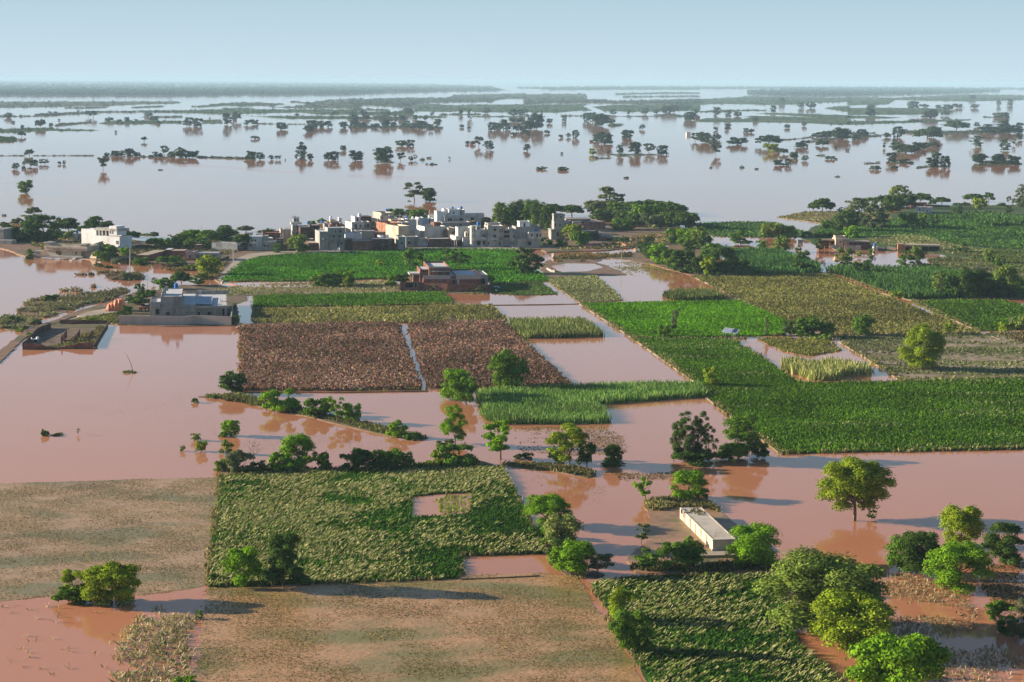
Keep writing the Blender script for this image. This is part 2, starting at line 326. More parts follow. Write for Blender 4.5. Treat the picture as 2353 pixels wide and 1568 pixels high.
# --- middle fields
crop('brown_crop', 'wilted reddish brown crop in the larger block left of the narrow water channel', 'D',
     [(555, 750), (700, 747), (850, 743), (914, 745), (938, 810), (966, 893), (800, 897), (555, 897)], BROWN, .75, .5, 1.15, .85, 6, spread=.6, jit=.28, soil='soil', seed=14, taper=.7, wts=[4, 4, 3, 2, 2, 1])
crop('brown_crop', 'wilted reddish brown crop in the block right of the narrow water channel', 'D',
     [(938, 745), (1040, 741), (1152, 740), (1200, 785), (1255, 835), (1308, 885), (1150, 890), (990, 893), (962, 820)], BROWN, .75, .5, 1.15, .85, 6, spread=.6, jit=.28, soil='soil', seed=15, taper=.7, wts=[4, 4, 3, 2, 2, 1])
crop('weed_strip', 'tangled yellow olive weed strip above the brown crop', 'D',
     [(582, 711), (760, 708), (960, 705), (1130, 702), (1165, 738), (900, 742), (582, 744)], [(.19, .18, .06), (.13, .14, .04), (.08, .10, .025), (.26, .23, .10)], .7, .5, 1.5, .9, 4, spread=.7, jit=.4, soil='soil', seed=16, cat='weeds', keep=sparse(.3, 7, 5, .2))
crop('rice_crop', 'short bright green rice strip directly above the olive weed strip', 'D',
     [(584, 681), (800, 676), (1018, 672), (1042, 698), (820, 704), (584, 706)], GREEN, .55, .6, 1.3, .75, 3, soil='green_soil', seed=17, wts=[3, 3, 2, 2])
crop('rice_crop', 'wide deep green rice field between the village road and the brick house', 'D',
     [(508, 646), (528, 624), (552, 604), (600, 590), (680, 584), (860, 578), (1000, 572), (1184, 574), (1200, 592), (1215, 612), (1260, 640), (1264, 646), (1130, 650), (1100, 638), (960, 632), (890, 640), (760, 645), (620, 648)],
     [(.045, .15, .010), (.055, .175, .012), (.035, .12, .008), (.075, .18, .02)], .6, .75, 1.7, .95, 3, soil='green_soil', seed=18)
crop('dry_grass', 'pale tan grass strip behind the short bright rice strip', 'D',
     [(500, 664), (560, 656), (730, 648), (900, 646), (945, 668), (1120, 672), (1120, 676), (900, 672), (580, 679), (505, 680)], PALE + STRAW, .4, .5, 1.6, 1.0, 3, soil='dry_soil', seed=19, cat='grass', keep=sparse(.25, 10, 8, .2))
patch('pool', 'D', [(520, 652), (600, 647), (715, 649), (718, 660), (640, 661), (560, 660)], .2, M['water'], seed=4)
crop('grass', 'short green grass between the brick house and the pale striped field', 'D', [(1128, 652), (1238, 645), (1282, 676), (1200, 679), (1128, 674)], [(.07, .12, .025), (.10, .14, .04), (.05, .09, .02)], .4, .5, 1.5, .9, 3, seed=20, cat='grass')
crop('lodged_crop', 'pale sage green flattened field sloping from the village mud toward the vivid rice', 'D',
     [(1252, 640), (1310, 636), (1372, 634), (1432, 690), (1380, 694), (1332, 695), (1290, 668)], PALE, .45, .5, 1.5, .9, 4, spread=.8, soil='dry_soil', seed=21)
crop('rice_crop', 'vivid yellowish green rice field with the solar panel standing at its corner', 'D',
     [(1335, 698), (1520, 694), (1698, 691), (1750, 712), (1806, 738), (1798, 770), (1620, 774), (1454, 775), (1395, 736)], VIVID, .45, .5, 1.0, .65, 3, seed=22)
crop('rice_crop', 'dark green field wrapping around the pond with reeds and running to the right edge', 'D',
     [(1456, 778), (1600, 777), (1686, 783), (1760, 830), (1840, 882), (2080, 878), (2390, 868), (2390, 1031), (2100, 1036), (1800, 1042), (1700, 970), (1622, 912), (1612, 888), (1530, 828)], DEEP, .45, .40, .75, .55, 3, soil='green_soil', seed=23,
     extra=[dict(du=2.2, dv=.8, nb=3, h=.6, w=.4, cols=[(.13, .17, .06), (.17, .19, .09)], spread=.5, keep=lambda x, y, r: (vnoise(x, y * 6, 40, 9) > .62) & (r.random(len(x)) < .5))])
crop('bean_crop', 'large olive brown field with darker leafy tufts behind the vivid rice', 'D',
     [(1594, 634), (1740, 631), (1890, 628), (2060, 690), (2160, 730), (2252, 766), (2050, 767), (1902, 766), (1806, 738), (1704, 691), (1660, 664)], OLIVE, .5, .65, 1.5, .9, 3, spread=.5, soil='dry_soil', seed=24, wts=[3, 3, 3, 1])
crop('pond_grass', 'ragged yellow green grass on the far side of the reed pond', 'D',
     [(1740, 780), (1800, 775), (1900, 780), (1935, 806), (1860, 818), (1800, 808)], [(.24, .23, .07), (.18, .19, .05), (.12, .15, .035)], .5, .45, 1.0, .7, 4, spread=.6, z=.08, soil='mud', seed=25, cat='grass', keep=sparse(.3, 8, 6))
crop('reeds', 'pale reeds standing in the middle of the pond enclosed by dark green rice', 'D',
     [(1800, 838), (1830, 838), (1880, 846), (1905, 838), (1960, 846), (2000, 852), (1996, 862), (1950, 862), (1920, 874), (1870, 876), (1830, 862), (1798, 850)], [(.25, .26, .09), (.18, .21, .06), (.32, .31, .14), (.11, .15, .035)], 2.2, .5, .9, .6, 4, spread=.22, jit=.4, taper=.15, z=.02, soil='mud', ground=False, seed=26, cat='reeds')
crop('grass', 'striped green and grey half flooded grass field around the round light green tree', 'D',
     [(1922, 772), (2100, 769), (2390, 766), (2390, 866), (2230, 871), (2080, 876), (2000, 828)], [(.12, .15, .05), (.16, .17, .08), (.085, .12, .03), (.22, .22, .13)], .35, .5, 1.0, .7, 3, spread=.6, z=.05, soil='conc_soil' if 'conc_soil' in M else 'dry_soil', seed=27, cat='grass', keep=lambda x, y, r: (vnoise(x * .5, y * 2.2, 14, 12) * .6 + r.random(len(x)) * .4) > (.22 + .3 * (x > 95)))
crop('rice_crop', 'plain dark green field between the olive field and the dense cane thicket', 'D',
     [(2095, 692), (2200, 689), (2300, 689), (2390, 712), (2390, 757), (2256, 760), (2170, 728)], DEEP, .5, .6, 1.6, 1.0, 3, seed=28)
crop('cane_thicket', 'tall dark green cane thicket running from the tree row to the dense dark trees', 'D',
     [(1898, 622), (1960, 619), (2080, 622), (2140, 622), (2240, 636), (2390, 664), (2390, 684), (2200, 685), (2095, 688), (2060, 680), (1980, 648)], CANE, 2.0, .7, 1.6, 1.0, 5, spread=.4, jit=.5, taper=.3, soil='soil', seed=29, cat='cane')
crop('cane_thicket', 'lush green cane patch between the flooded yard and the olive field', 'D',
     [(1676, 584), (1720, 578), (1790, 580), (1850, 603), (1880, 614), (1884, 630), (1800, 632), (1690, 634), (1672, 610)], [(.05, .12, .03), (.066, .15, .04), (.04, .09, .024)], 2.0, .7, 1.7, 1.0, 5, spread=.4, jit=.5, taper=.3, soil='soil', seed=30, cat='cane')
crop('maize_crop', 'tall green maize standing in water with an L shaped outline below the brown crop', 'D',
     [(1100, 905), (1200, 897), (1330, 893), (1480, 888), (1606, 886), (1624, 912), (1500, 921), (1372, 931), (1402, 972), (1300, 975), (1150, 976), (1118, 966), (1100, 930)], [(.09, .19, .035), (.13, .24, .05), (.065, .14, .025), (.22, .30, .11)], 1.5, .30, .72, .5, 4, spread=.3, jit=.32, taper=.2, z=.02, soil='mud', seed=31, ground=False)
crop('reeds', 'blunt wedge of pale green reeds standing in water right of the brown crop', 'D',
     [(1168, 742), (1250, 741), (1338, 740), (1366, 757), (1388, 774), (1300, 777), (1206, 779), (1185, 760)], REED, 1.7, .5, 1.0, .7, 4, spread=.25, jit=.35, taper=.2, z=.02, ground=False, seed=32, cat='reeds')
crop('reeds', 'dark topped reed bank on the water edge behind the vivid rice', 'D',
     [(1524, 682), (1560, 674), (1640, 676), (1668, 688), (1600, 691), (1540, 690)], [(.10, .14, .04), (.07, .11, .03), (.16, .18, .07)], 2.0, .6, 1.2, .8, 4, spread=.25, taper=.2, z=.02, ground=False, seed=33, cat='reeds')
crop('grass', 'thin drowned grass in the water below the maize', 'D', [(1180, 985), (1380, 978), (1430, 1000), (1440, 1040), (1300, 1050), (1190, 1035)], DROWN, .15, .3, .6, .45, 2, spread=.9, ground=False, z=0, keep=sparse(.45, 10, 73, .25), seed=34, cat='grass')
# --- right hand farmland behind
crop('rice_crop', 'flat green field on the shore right of the village trees', 'D', [(1598, 514), (1700, 510), (1782, 512), (1860, 536), (1880, 544), (1760, 546), (1640, 543), (1604, 530)], [(.06, .13, .03), (.08, .16, .04), (.05, .10, .025)], .6, 1.1, 3.2, 1.7, 3, seed=35)
crop('dry_grass', 'straw coloured field by the lake with a pool beside it', 'D', [(1786, 500), (1850, 487), (1960, 486), (2040, 492), (2060, 508), (1900, 515)], [(.26, .23, .10), (.20, .19, .08), (.15, .16, .05)], .5, 1.0, 3.0, 1.6, 3, seed=36, cat='grass', soil='dry_soil')
patch('farm_ground', 'D', [(1840, 545), (1870, 520), (2000, 505), (2060, 488), (2110, 476), (2390, 470), (2390, 620), (2280, 610), (2240, 596), (2120, 580), (2000, 575), (1880, 566)], .12, M['green_soil'], amp=1.2, seed=6)
crop('rice_crop', 'broad dark green farmland behind the flooded brick sheds', 'D', [(1870, 530), (2000, 512), (2120, 494), (2240, 492), (2390, 500), (2390, 574), (2290, 572), (2180, 562), (2120, 545), (1900, 548)], [(.05, .115, .022), (.065, .14, .03), (.04, .09, .018)], .6, 1.1, 3.0, 1.7, 3, ground=False, seed=37)
crop('dry_grass', 'pale flattened yellow green crop right behind the brick sheds', 'D', [(1990, 545), (2110, 540), (2190, 562), (2280, 582), (2240, 592), (2130, 574), (2010, 560)], PALE, .6, 1.0, 2.4, 1.4, 4, spread=.7, ground=False, seed=38, cat='grass', z=.2)
crop('reeds', 'dark tall reed hedge in the middle of the broad green farmland', 'D', [(2215, 497), (2260, 494), (2330, 503), (2390, 508), (2390, 514), (2290, 522), (2240, 514)], CANE, 2.4, 1.2, 3.0, 1.8, 4, spread=.3, ground=False, seed=39, cat='reeds')
crop('grass', 'grey green half flooded grass beside the right hand brick shed', 'D', [(2130, 596), (2180, 590), (2240, 600), (2300, 608), (2390, 622), (2390, 660), (2300, 650), (2240, 632), (2150, 612)], [(.12, .14, .06), (.17, .17, .09), (.08, .11, .03)], .5, .8, 1.7, 1.0, 3, z=.1, soil='dry_soil', seed=40, cat='grass', keep=sparse(.3, 14, 9, .2))
crop('grass', 'plain mid green grass at the right edge behind the open brick shed', 'D', [(2200, 572), (2290, 574), (2390, 576), (2390, 624), (2300, 608), (2235, 598)], [(.09, .13, .035), (.13, .16, .06), (.07, .10, .025)], .45, .9, 1.9, 1.1, 3, ground=False, z=.14, seed=140, cat='grass')
crop('grass', 'brownish weedy ground around the bare bush at the right edge', 'D', [(2290, 766), (2390, 764), (2390, 800), (2353, 790)], [(.16, .12, .07), (.12, .11, .04)], .5, .5, 1.2, .8, 3, z=.2, soil='soil', seed=41, cat='weeds')
# --- village ground, roads, mud
patch('village_ground', 'D', [(490, 640), (520, 606), (450, 616), (380, 618), (300, 600), (220, 598), (110, 586), (60, 592), (20, 575), (-40, 562), (-40, 552), (100, 548), (200, 538), (340, 556), (420, 556), (470, 552), (560, 546), (650, 545), (760, 532), (880, 514), (1000, 506), (1100, 505), (1240, 508), (1420, 514), (1560, 524), (1600, 530), (1602, 548), (1560, 560), (1480, 566), (1400, 575), (1255, 580), (1245, 572), (1130, 574), (1010, 577), (860, 582), (680, 587), (600, 594), (556, 604), (525, 628), (505, 648)], .35, M['mud'], amp=1.0, step=5, seed=7)
patch('dirt_road', 'D', [(500, 640), (520, 615), (548, 592), (575, 583), (640, 578), (760, 576), (860, 575), (960, 570), (1010, 567), (1130, 569), (1192, 570), (1200, 576), (1130, 575), (1010, 574), (960, 576), (860, 581), (760, 583), (660, 585), (600, 588), (562, 600), (540, 618), (510, 650)], .42, M['road'], amp=.3, seed=8)
patch('mud_bank', 'D', [(1255, 600), (1290, 585), (1340, 582), (1400, 585), (1460, 580), (1470, 570), (1560, 558), (1600, 560), (1640, 600), (1660, 630), (1590, 634), (1540, 620), (1500, 608), (1440, 598), (1390, 592), (1370, 602), (1420, 620), (1440, 632), (1372, 634), (1250, 638), (1240, 618)], .14, M['mud'], amp=1.0, seed=9)
patch('pool', 'D', [(1268, 612), (1300, 606), (1370, 607), (1385, 616), (1350, 624), (1290, 626)], .19, M['water'], amp=.8, seed=5)
patch('pool', 'D', [(1455, 560), (1500, 556), (1540, 566), (1500, 585), (1460, 578)], .19, M['water'], amp=.8, seed=6)
patch('pool', 'D', [(1262, 590), (1272, 584), (1282, 600), (1280, 604), (1268, 600)], .19, M['water'], amp=.5, seed=7)
crop('mud_weeds', 'rusty brown weeds and rubble growth on the muddy slope below the collapsed sheds', 'D', [(1258, 602), (1290, 586), (1400, 584), (1450, 582), (1445, 592), (1390, 592), (1350, 603), (1290, 604)], [(.20, .13, .06), (.14, .11, .04), (.10, .10, .03)], .8, .8, 2.0, 1.3, 4, spread=.7, ground=False, z=.15, seed=42, cat='weeds', keep=sparse(.42, 12, 3, .2))
crop('grass', 'thin green drowned grass in the water below the curving tree row', 'D', [(1400, 606), (1460, 600), (1520, 618), (1570, 632), (1450, 634)], [(.14, .15, .07), (.10, .12, .04)], .2, .5, 1.2, .8, 2, ground=False, z=.0, seed=43, cat='grass', keep=sparse(.42, 14, 4, .2))
crop('mud_weeds', 'brown weeds and wrack strewn on the village mud below the wood', 'D', [(1290, 575), (1400, 572), (1480, 566), (1560, 556), (1600, 545), (1590, 530), (1480, 540), (1400, 560), (1300, 566)], [(.22, .15, .07), (.16, .14, .05), (.12, .14, .04), (.28, .21, .12)], .8, 1.0, 2.4, 1.6, 4, spread=.8, ground=False, z=.35, seed=142, cat='weeds', keep=sparse(.45, 14, 3, .2))
crop('mud_weeds', 'brown flood wrack along the muddy shore below the barn and the long low house', 'D', [(250, 606), (300, 600), (380, 610), (450, 612), (520, 604), (500, 640), (470, 640), (450, 622), (380, 622), (300, 606)], [(.20, .14, .07), (.14, .12, .05), (.11, .12, .04)], .8, .9, 1.8, 1.2, 4, spread=.8, ground=False, z=.3, seed=143, cat='weeds', keep=sparse(.42, 10, 6, .2))
crop('mud_weeds', 'dry weeds between the houses on the lake side of the village', 'D', [(60, 560), (200, 545), (340, 560), (470, 556), (560, 549), (640, 550), (600, 565), (460, 600), (300, 590), (120, 580)], [(.17, .13, .07), (.12, .12, .04), (.09, .11, .03)], .8, 1.0, 3.0, 1.8, 4, spread=.8, ground=False, z=.35, seed=144, cat='weeds', keep=sparse(.48, 14, 9, .2))
crop('flood_scum', 'thin dark scum and stalks drifting on the open pink water left', 'D', [(40, 930), (480, 900), (505, 1000), (300, 1040), (60, 1010)], [(.17, .15, .09), (.12, .12, .06)], .06, .3, 1.0, .8, 2, spread=1.5, ground=False, z=0, seed=145, cat='scum', keep=sparse(.66, 16, 3, .1))
crop('flood_scum', 'grey green scum drifting on the channel between the bank and the bush row', 'D', [(520, 1000), (760, 985), (1000, 1010), (1000, 1050), (700, 1060), (560, 1050)], [(.17, .15, .08), (.12, .13, .05)], .06, .3, .8, .6, 2, spread=1.5, ground=False, z=0, seed=146, cat='scum', keep=sparse(.55, 10, 5, .12))
crop('flood_scum', 'drifting weed scraps on the pink channel below the weedy islet', 'D', [(1200, 1090), (1300, 1095), (1400, 1120), (1380, 1160), (1260, 1150), (1210, 1120)], [(.17, .15, .07), (.12, .12, .05)], .08, .3, .8, .6, 2, spread=1.5, ground=False, z=0, seed=147, cat='scum', keep=sparse(.6, 8, 8, .12))
# house plot, track and scrub on the left
patch('farm_track', 'D', [(-40, 830), (20, 790), (60, 759), (120, 737), (180, 714), (240, 697), (300, 675), (330, 664), (342, 668), (305, 684), (250, 704), (195, 720), (150, 734), (108, 750), (78, 762), (48, 784), (22, 812), (0, 835)], .25, M['mud'], amp=.4, seed=10)
patch('yard_ground', 'D', [(150, 738), (200, 724), (260, 714), (300, 690), (350, 668), (420, 655), (500, 655), (560, 668), (572, 700), (545, 748), (400, 750), (270, 746), (252, 742), (238, 752), (220, 800), (60, 803), (50, 795), (82, 760), (115, 748)], .2, M['soil'], amp=.4, seed=11)
patch('pool', 'D', [(545, 700), (575, 690), (578, 710), (580, 744), (552, 746)], .24, M['water'], amp=.3, seed=8)
patch('paved_apron', 'D', [(176, 726), (205, 716), (275, 702), (285, 706), (275, 716), (190, 730)], .3, M['road'], amp=.1, seed=12)
crop('scrub', 'grey green flood battered scrub along the upper side of the farm track', 'D', [(36, 716), (60, 700), (90, 684), (150, 680), (220, 672), (280, 664), (300, 666), (250, 690), (190, 704), (140, 720), (90, 730), (50, 728)], [(.17, .18, .08), (.11, .135, .05), (.25, .23, .13), (.14, .12, .08)], .8, .7, 1.5, 1.0, 5, spread=.9, z=.1, soil='mud', seed=44, cat='scrub', edge=1.6, keep=sparse(.44, 6, 7, .12))
crop('scrub', 'grey scrub clump on the water left of the ruined plot', 'D', [(-30, 745), (0, 732), (40, 728), (90, 736), (80, 748), (40, 760), (-30, 752)], [(.15, .17, .08), (.20, .18, .11), (.10, .12, .05)], .9, .7, 1.5, 1.0, 5, spread=.9, z=.1, soil='mud', seed=45, cat='scrub', edge=1.6, keep=sparse(.42, 6, 17, .12))
crop('scrub', 'dead grey brush on mud islets between the flooded house and the farm track', 'D', [(130, 662), (170, 632), (230, 626), (320, 628), (330, 640), (270, 646), (220, 650), (215, 668), (180, 672), (140, 670)], [(.16, .13, .08), (.11, .10, .055), (.21, .18, .12)], .9, .8, 1.6, 1.1, 5, spread=.8, z=.05, soil='mud', ground=False, seed=46, cat='scrub', keep=sparse(.52, 14, 8, .08))
crop('weeds', 'olive weeds inside the roofless brick walled plot', 'D', [(150, 790), (185, 770), (215, 765), (228, 750), (240, 752), (220, 798), (110, 798)], [(.13, .13, .04), (.09, .10, .03), (.17, .15, .07)], .5, .5, 1.0, .7, 4, ground=False, z=.2, seed=47, cat='weeds', keep=sparse(.35, 8, 9, .2))
crop('weeds', 'grass verge between the paved apron and the roofless brick plot', 'D', [(158, 738), (205, 728), (268, 720), (272, 744), (250, 742), (160, 742)], [(.12, .14, .035), (.09, .11, .03), (.17, .16, .06)], .5, .5, 1.1, .8, 4, ground=False, z=.2, seed=48, cat='weeds')
# tree-lined banks in the near water
patch('bank', 'D', [(455, 912), (500, 908), (560, 908), (620, 925), (700, 942), (780, 962), (860, 978), (940, 996), (985, 1006), (960, 1012), (880, 998), (800, 980), (720, 960), (620, 940), (540, 920)], .15, M['soil'], amp=.4, seed=13)
crop('bank_grass', 'straggling grass along the thin curved bank below the brown crop', 'D', [(470, 911), (560, 908), (620, 925), (700, 942), (780, 962), (860, 978), (980, 1006), (880, 996), (720, 958), (600, 934)], [(.12, .13, .04), (.08, .10, .025), (.17, .16, .07)], .7, .4, .8, .6, 5, spread=.5, ground=False, z=.1, seed=49, cat='grass')
patch('bank', 'D', [(505, 1086), (520, 1074), (700, 1078), (800, 1078), (940, 1072), (1000, 1060), (1060, 1050), (1110, 1060), (1150, 1075), (1060, 1074), (900, 1080), (700, 1088), (560, 1091)], .2, M['soil'], amp=.4, seed=14)
crop('bank_grass', 'rough grass under the bush row above the flattened cream crop', 'D', [(510, 1085), (560, 1078), (700, 1081), (800, 1080), (940, 1073), (1060, 1056), (1110, 1064), (1060, 1073), (900, 1081), (700, 1089)], [(.07, .10, .02), (.11, .13, .035), (.05, .07, .015)], .7, .4, .8, .6, 5, spread=.5, ground=False, z=.15, seed=50, cat='grass')
patch('bank', 'D', [(1150, 1066), (1190, 1060), (1240, 1066), (1330, 1074), (1370, 1090), (1350, 1098), (1290, 1086), (1230, 1078), (1180, 1072)], .14, M['soil'], amp=.4, seed=15)
crop('bank_grass', 'dark weedy islet under the yellow tipped tree', 'D', [(1155, 1066), (1240, 1067), (1330, 1075), (1368, 1090), (1350, 1096), (1290, 1085), (1200, 1072)], [(.12, .12, .04), (.07, .085, .025), (.17, .14, .07)], .6, .4, .8, .6, 5, spread=.5, ground=False, z=.1, seed=51, cat='grass')
patch('mud_bank', 'D', [(1480, 1150), (1500, 1140), (1560, 1142), (1640, 1160), (1660, 1180), (1700, 1210), (1770, 1275), (1790, 1290), (1760, 1310), (1600, 1316), (1460, 1316), (1440, 1290), (1480, 1250), (1490, 1200)], .1, M['wet_mud'], amp=.6, seed=16)
crop('weeds', 'brown green weeds on the earth strip behind the long cream shed', 'D', [(1484, 1152), (1560, 1143), (1640, 1160), (1660, 1180), (1640, 1172), (1560, 1166), (1520, 1176), (1486, 1170)], [(.15, .14, .05), (.10, .11, .03), (.21, .18, .09)], .7, .4, .8, .6, 5, spread=.5, ground=False, z=.05, seed=52, cat='weeds')
crop('weeds', 'dark damp weeds along the foot of the long cream shed', 'D', [(1450, 1310), (1480, 1290), (1600, 1300), (1700, 1290), (1790, 1292), (1770, 1312), (1600, 1318)], [(.09, .09, .03), (.06, .075, .02), (.14, .12, .06)], .5, .4, .8, .6, 5, spread=.5, ground=False, z=.05, seed=53, cat='weeds')
patch('bank', 'D', [(1290, 1235), (1330, 1300), (1390, 1320), (1380, 1330), (1300, 1322), (1262, 1280)], .1, M['soil'], amp=.4, seed=17)
crop('drowned_grass', 'brown floating tufts in the shaded water between the dark tree row and the small sapling', 'D', [(1400, 1085), (1480, 1090), (1560, 1085), (1500, 1130), (1440, 1120)], [(.15, .12, .06), (.10, .09, .04)], .25, .25, .9, .7, 4, spread=.8, ground=False, z=0, seed=54, cat='grass', keep=sparse(.55, 7, 5, .1))
# narrow bunds: thin earth ridges between flooded fields
def bund(f, pts, w=.5, mat='dry_soil', seed=0, z=.22):
    P = ground_poly(f, pts, z); bm = bmesh.new(); r = random.Random(seed); rows = []
    Q = []
    for a, b in zip(P[:-1], P[1:]):
        k = max(2, min(40, int(np.linalg.norm(b - a) / 3)))
        Q += [a + (b - a) * i / k for i in range(k)]
    Q.append(P[-1])
    for i, q in enumerate(Q):
        t = Q[min(i + 1, len(Q) - 1)] - Q[max(i - 1, 0)]; t = t / (np.linalg.norm(t) + 1e-9); nn = np.array([-t[1], t[0]])
        ww = w * r.uniform(.7, 1.3); zz = z * r.uniform(.8, 1.2)
        rows.append([bm.verts.new((q[0] + nn[0] * s * ww, q[1] + nn[1] * s * ww, h)) for s, h in ((-1, -.2), (-.45, zz), (.45, zz), (1, -.2))])
    for a, b in zip(rows[:-1], rows[1:]):
        for k in range(3): bm.faces.new((a[k], a[k + 1], b[k + 1], b[k]))
    bmesh.ops.recalc_face_normals(bm, faces=bm.faces)
    me = bpy.data.meshes.new('bund'); bm.to_mesh(me); bm.free()
    return tag(link('bund', me, M[mat]), kind='structure')
bund('D', [(1333, 698), (1395, 738), (1456, 778), (1530, 830), (1612, 888)], .6)
bund('D', [(1622, 912), (1700, 972), (1798, 1044)], .5)
bund('D', [(1040, 702), (1130, 701), (1240, 700), (1330, 698)], .35, 'soil')
bund('D', [(1590, 634), (1650, 662), (1704, 692)], .6)
bund('D', [(1892, 627), (2000, 668), (2095, 690), (2255, 764), (2300, 780)], .45)
bund('D', [(1900, 768), (1990, 822), (2076, 878)], .5)
bund('D', [(1060, 1330), (1160, 1326), (1240, 1322)], .25, 'soil')
bund('D', [(553, 900), (800, 901), (985, 898)], .4, 'soil')
bund('D', [(1800, 772), (1900, 768), (2100, 768), (2353, 765)], .4, 'soil')

def verge(name, label, f, lines, cols, h, w, per, half, seed=5, z=.15):
    """rough grass along field edges"""
    r = np.random.default_rng(seed); X, Y = [], []
    for ln in lines:
        P = ground_poly(f, ln)
        for a, b in zip(P[:-1], P[1:]):
            L = np.linalg.norm(b - a); n = int(L * per); t = r.random(n)[:, None]; p = a + (b - a) * t + r.normal(0, half, (n, 2)) ; k = vnoise(p[:, 0], p[:, 1], 5, seed) > .36
            X.append(p[k, 0]); Y.append(p[k, 1])
    x, y = np.concatenate(X), np.concatenate(Y)
    vt, C = blades(x, y, z - .1, 4, h, w, r, cols, [1] * len(cols), (0, 0), .5, .5, .4, .25)
    return tag(link(name, quads(name, vt, C, M['crop'])), label, 'grass', kind='stuff')
verge('verge_grass', 'rough grass fringing the ridges between rice fields and floodwater', 'D', [[(1333, 698), (1395, 738), (1456, 778), (1530, 830), (1612, 888)], [(1622, 912), (1700, 972), (1798, 1044)], [(1800, 1043), (2100, 1038), (2353, 1032)], [(1590, 634), (1704, 692)], [(1892, 627), (2095, 690), (2255, 764)], [(1900, 768), (1990, 822), (2076, 878), (2353, 869)], [(1686, 783), (1840, 882), (2076, 879)], [(1456, 776), (1690, 780), (1800, 771), (2353, 766)], [(584, 707), (1040, 700), (1130, 702)], [(508, 648), (760, 646), (960, 634)]], [(.13, .15, .04), (.20, .18, .08), (.08, .11, .025), (.25, .21, .11)], .65, .4, 2.2, .45)
verge('verge_grass', 'straw and weeds along the muddy edges of the brown crop and flattened fields', 'D', [[(555, 745), (555, 897), (800, 898), (970, 896), (1308, 887)], [(1152, 740), (1310, 886)], [(508, 1094), (488, 1240), (480, 1350), (800, 1340), (1052, 1330)], [(1150, 1074), (1215, 1200), (1258, 1272), (1060, 1277), (1052, 1328)], [(1357, 1338), (1440, 1480), (1505, 1568)], [(1060, 1276), (1258, 1272)], [(1260, 1280), (1330, 1330)]], [(.20, .17, .08), (.13, .14, .04), (.09, .10, .03), (.28, .24, .13)], .5, .3, 3.0, .35, 6, .1)
patch('silt_plume', 'D', [('K2', -20, 1130), ('K2', 400, 1138), ('K2', 660, 1166), ('K2', 1000, 1196), ('K2', 1640, 1228), ('K2', 1900, 1246), ('K2', 1500, 1256), ('K2', 1000, 1226), ('K2', 500, 1182), ('K2', -20, 1160)], .004, M['plume'], step=25, amp=6, skirt=.001, seed=70)
patch('silt_plume', 'D', [('K3', -20, 1275), ('K3', 300, 1280), ('K3', 900, 1306), ('K3', 1700, 1328), ('K3', 1300, 1334), ('K3', 600, 1330), ('K3', -20, 1318)], .004, M['plume'], step=25, amp=5, skirt=.001, seed=71)
patch('silt_plume', 'D', [('K1', -20, 1385), ('K1', 250, 1360), ('K1', 480, 1335), ('K1', 440, 1352), ('K1', 200, 1385), ('K1', -20, 1405)], .004, M['plume'], step=15, amp=3, skirt=.001, seed=72)
# ------------------------------------------------------------------ trees
LEAF = {'b': (.145, .285, .016), 'm': (.10, .19, .022), 'd': (.062, .115, .022), 'o': (.165, .235, .042), 'y': (.21, .29, .02), 'g': (.12, .155, .065), 'p': (.24, .29, .08), 'f': (.040, .066, .036), 'h': (.060, .096, .040), 'k': (.07, .09, .055)}  # far copies darkened and greyed, toning the distance haze into their colour
LNAME = {'f': 'dark green', 'h': 'mid green', 'k': 'grey green', 'b': 'bright green', 'm': 'mid green', 'd': 'dark green', 'o': 'olive', 'y': 'yellow green', 'g': 'grey green', 'p': 'pale flowered'}
KNAME = {'round': 'round', 'tall': 'tall', 'spread': 'flat topped', 'bush': 'leafy', 'feather': 'feathery', 'plume': 'feathery', 'euc': 'slender', 'open': 'open branched', 'dead': 'bare', 'low': 'low'}
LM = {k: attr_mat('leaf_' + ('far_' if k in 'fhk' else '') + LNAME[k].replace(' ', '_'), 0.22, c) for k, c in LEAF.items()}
M['bark'] = noise_mat('bark', (.10, .07, .045), (.20, .15, .10), 6, 0.95)
M['deadwood'] = noise_mat('dead_wood', (.20, .16, .12), (.33, .27, .21), 6, 0.95)
def tube(bm, pts, r0, r1, n=6):
    rings = []
    for i, p in enumerate(pts):
        t = (Vector(pts[min(i + 1, len(pts) - 1)]) - Vector(pts[max(i - 1, 0)])).normalized()
        a = t.orthogonal().normalized(); b = t.cross(a); r = r0 + (r1 - r0) * i / (len(pts) - 1)
        rings.append([bm.verts.new(Vector(p) + a * r * math.cos(6.2832 * k / n) + b * r * math.sin(6.2832 * k / n)) for k in range(n)])
    for A, B in zip(rings[:-1], rings[1:]):
        for k in range(n): bm.faces.new((A[k], A[(k + 1) % n], B[(k + 1) % n], B[k]))
    bm.faces.new(rings[-1])
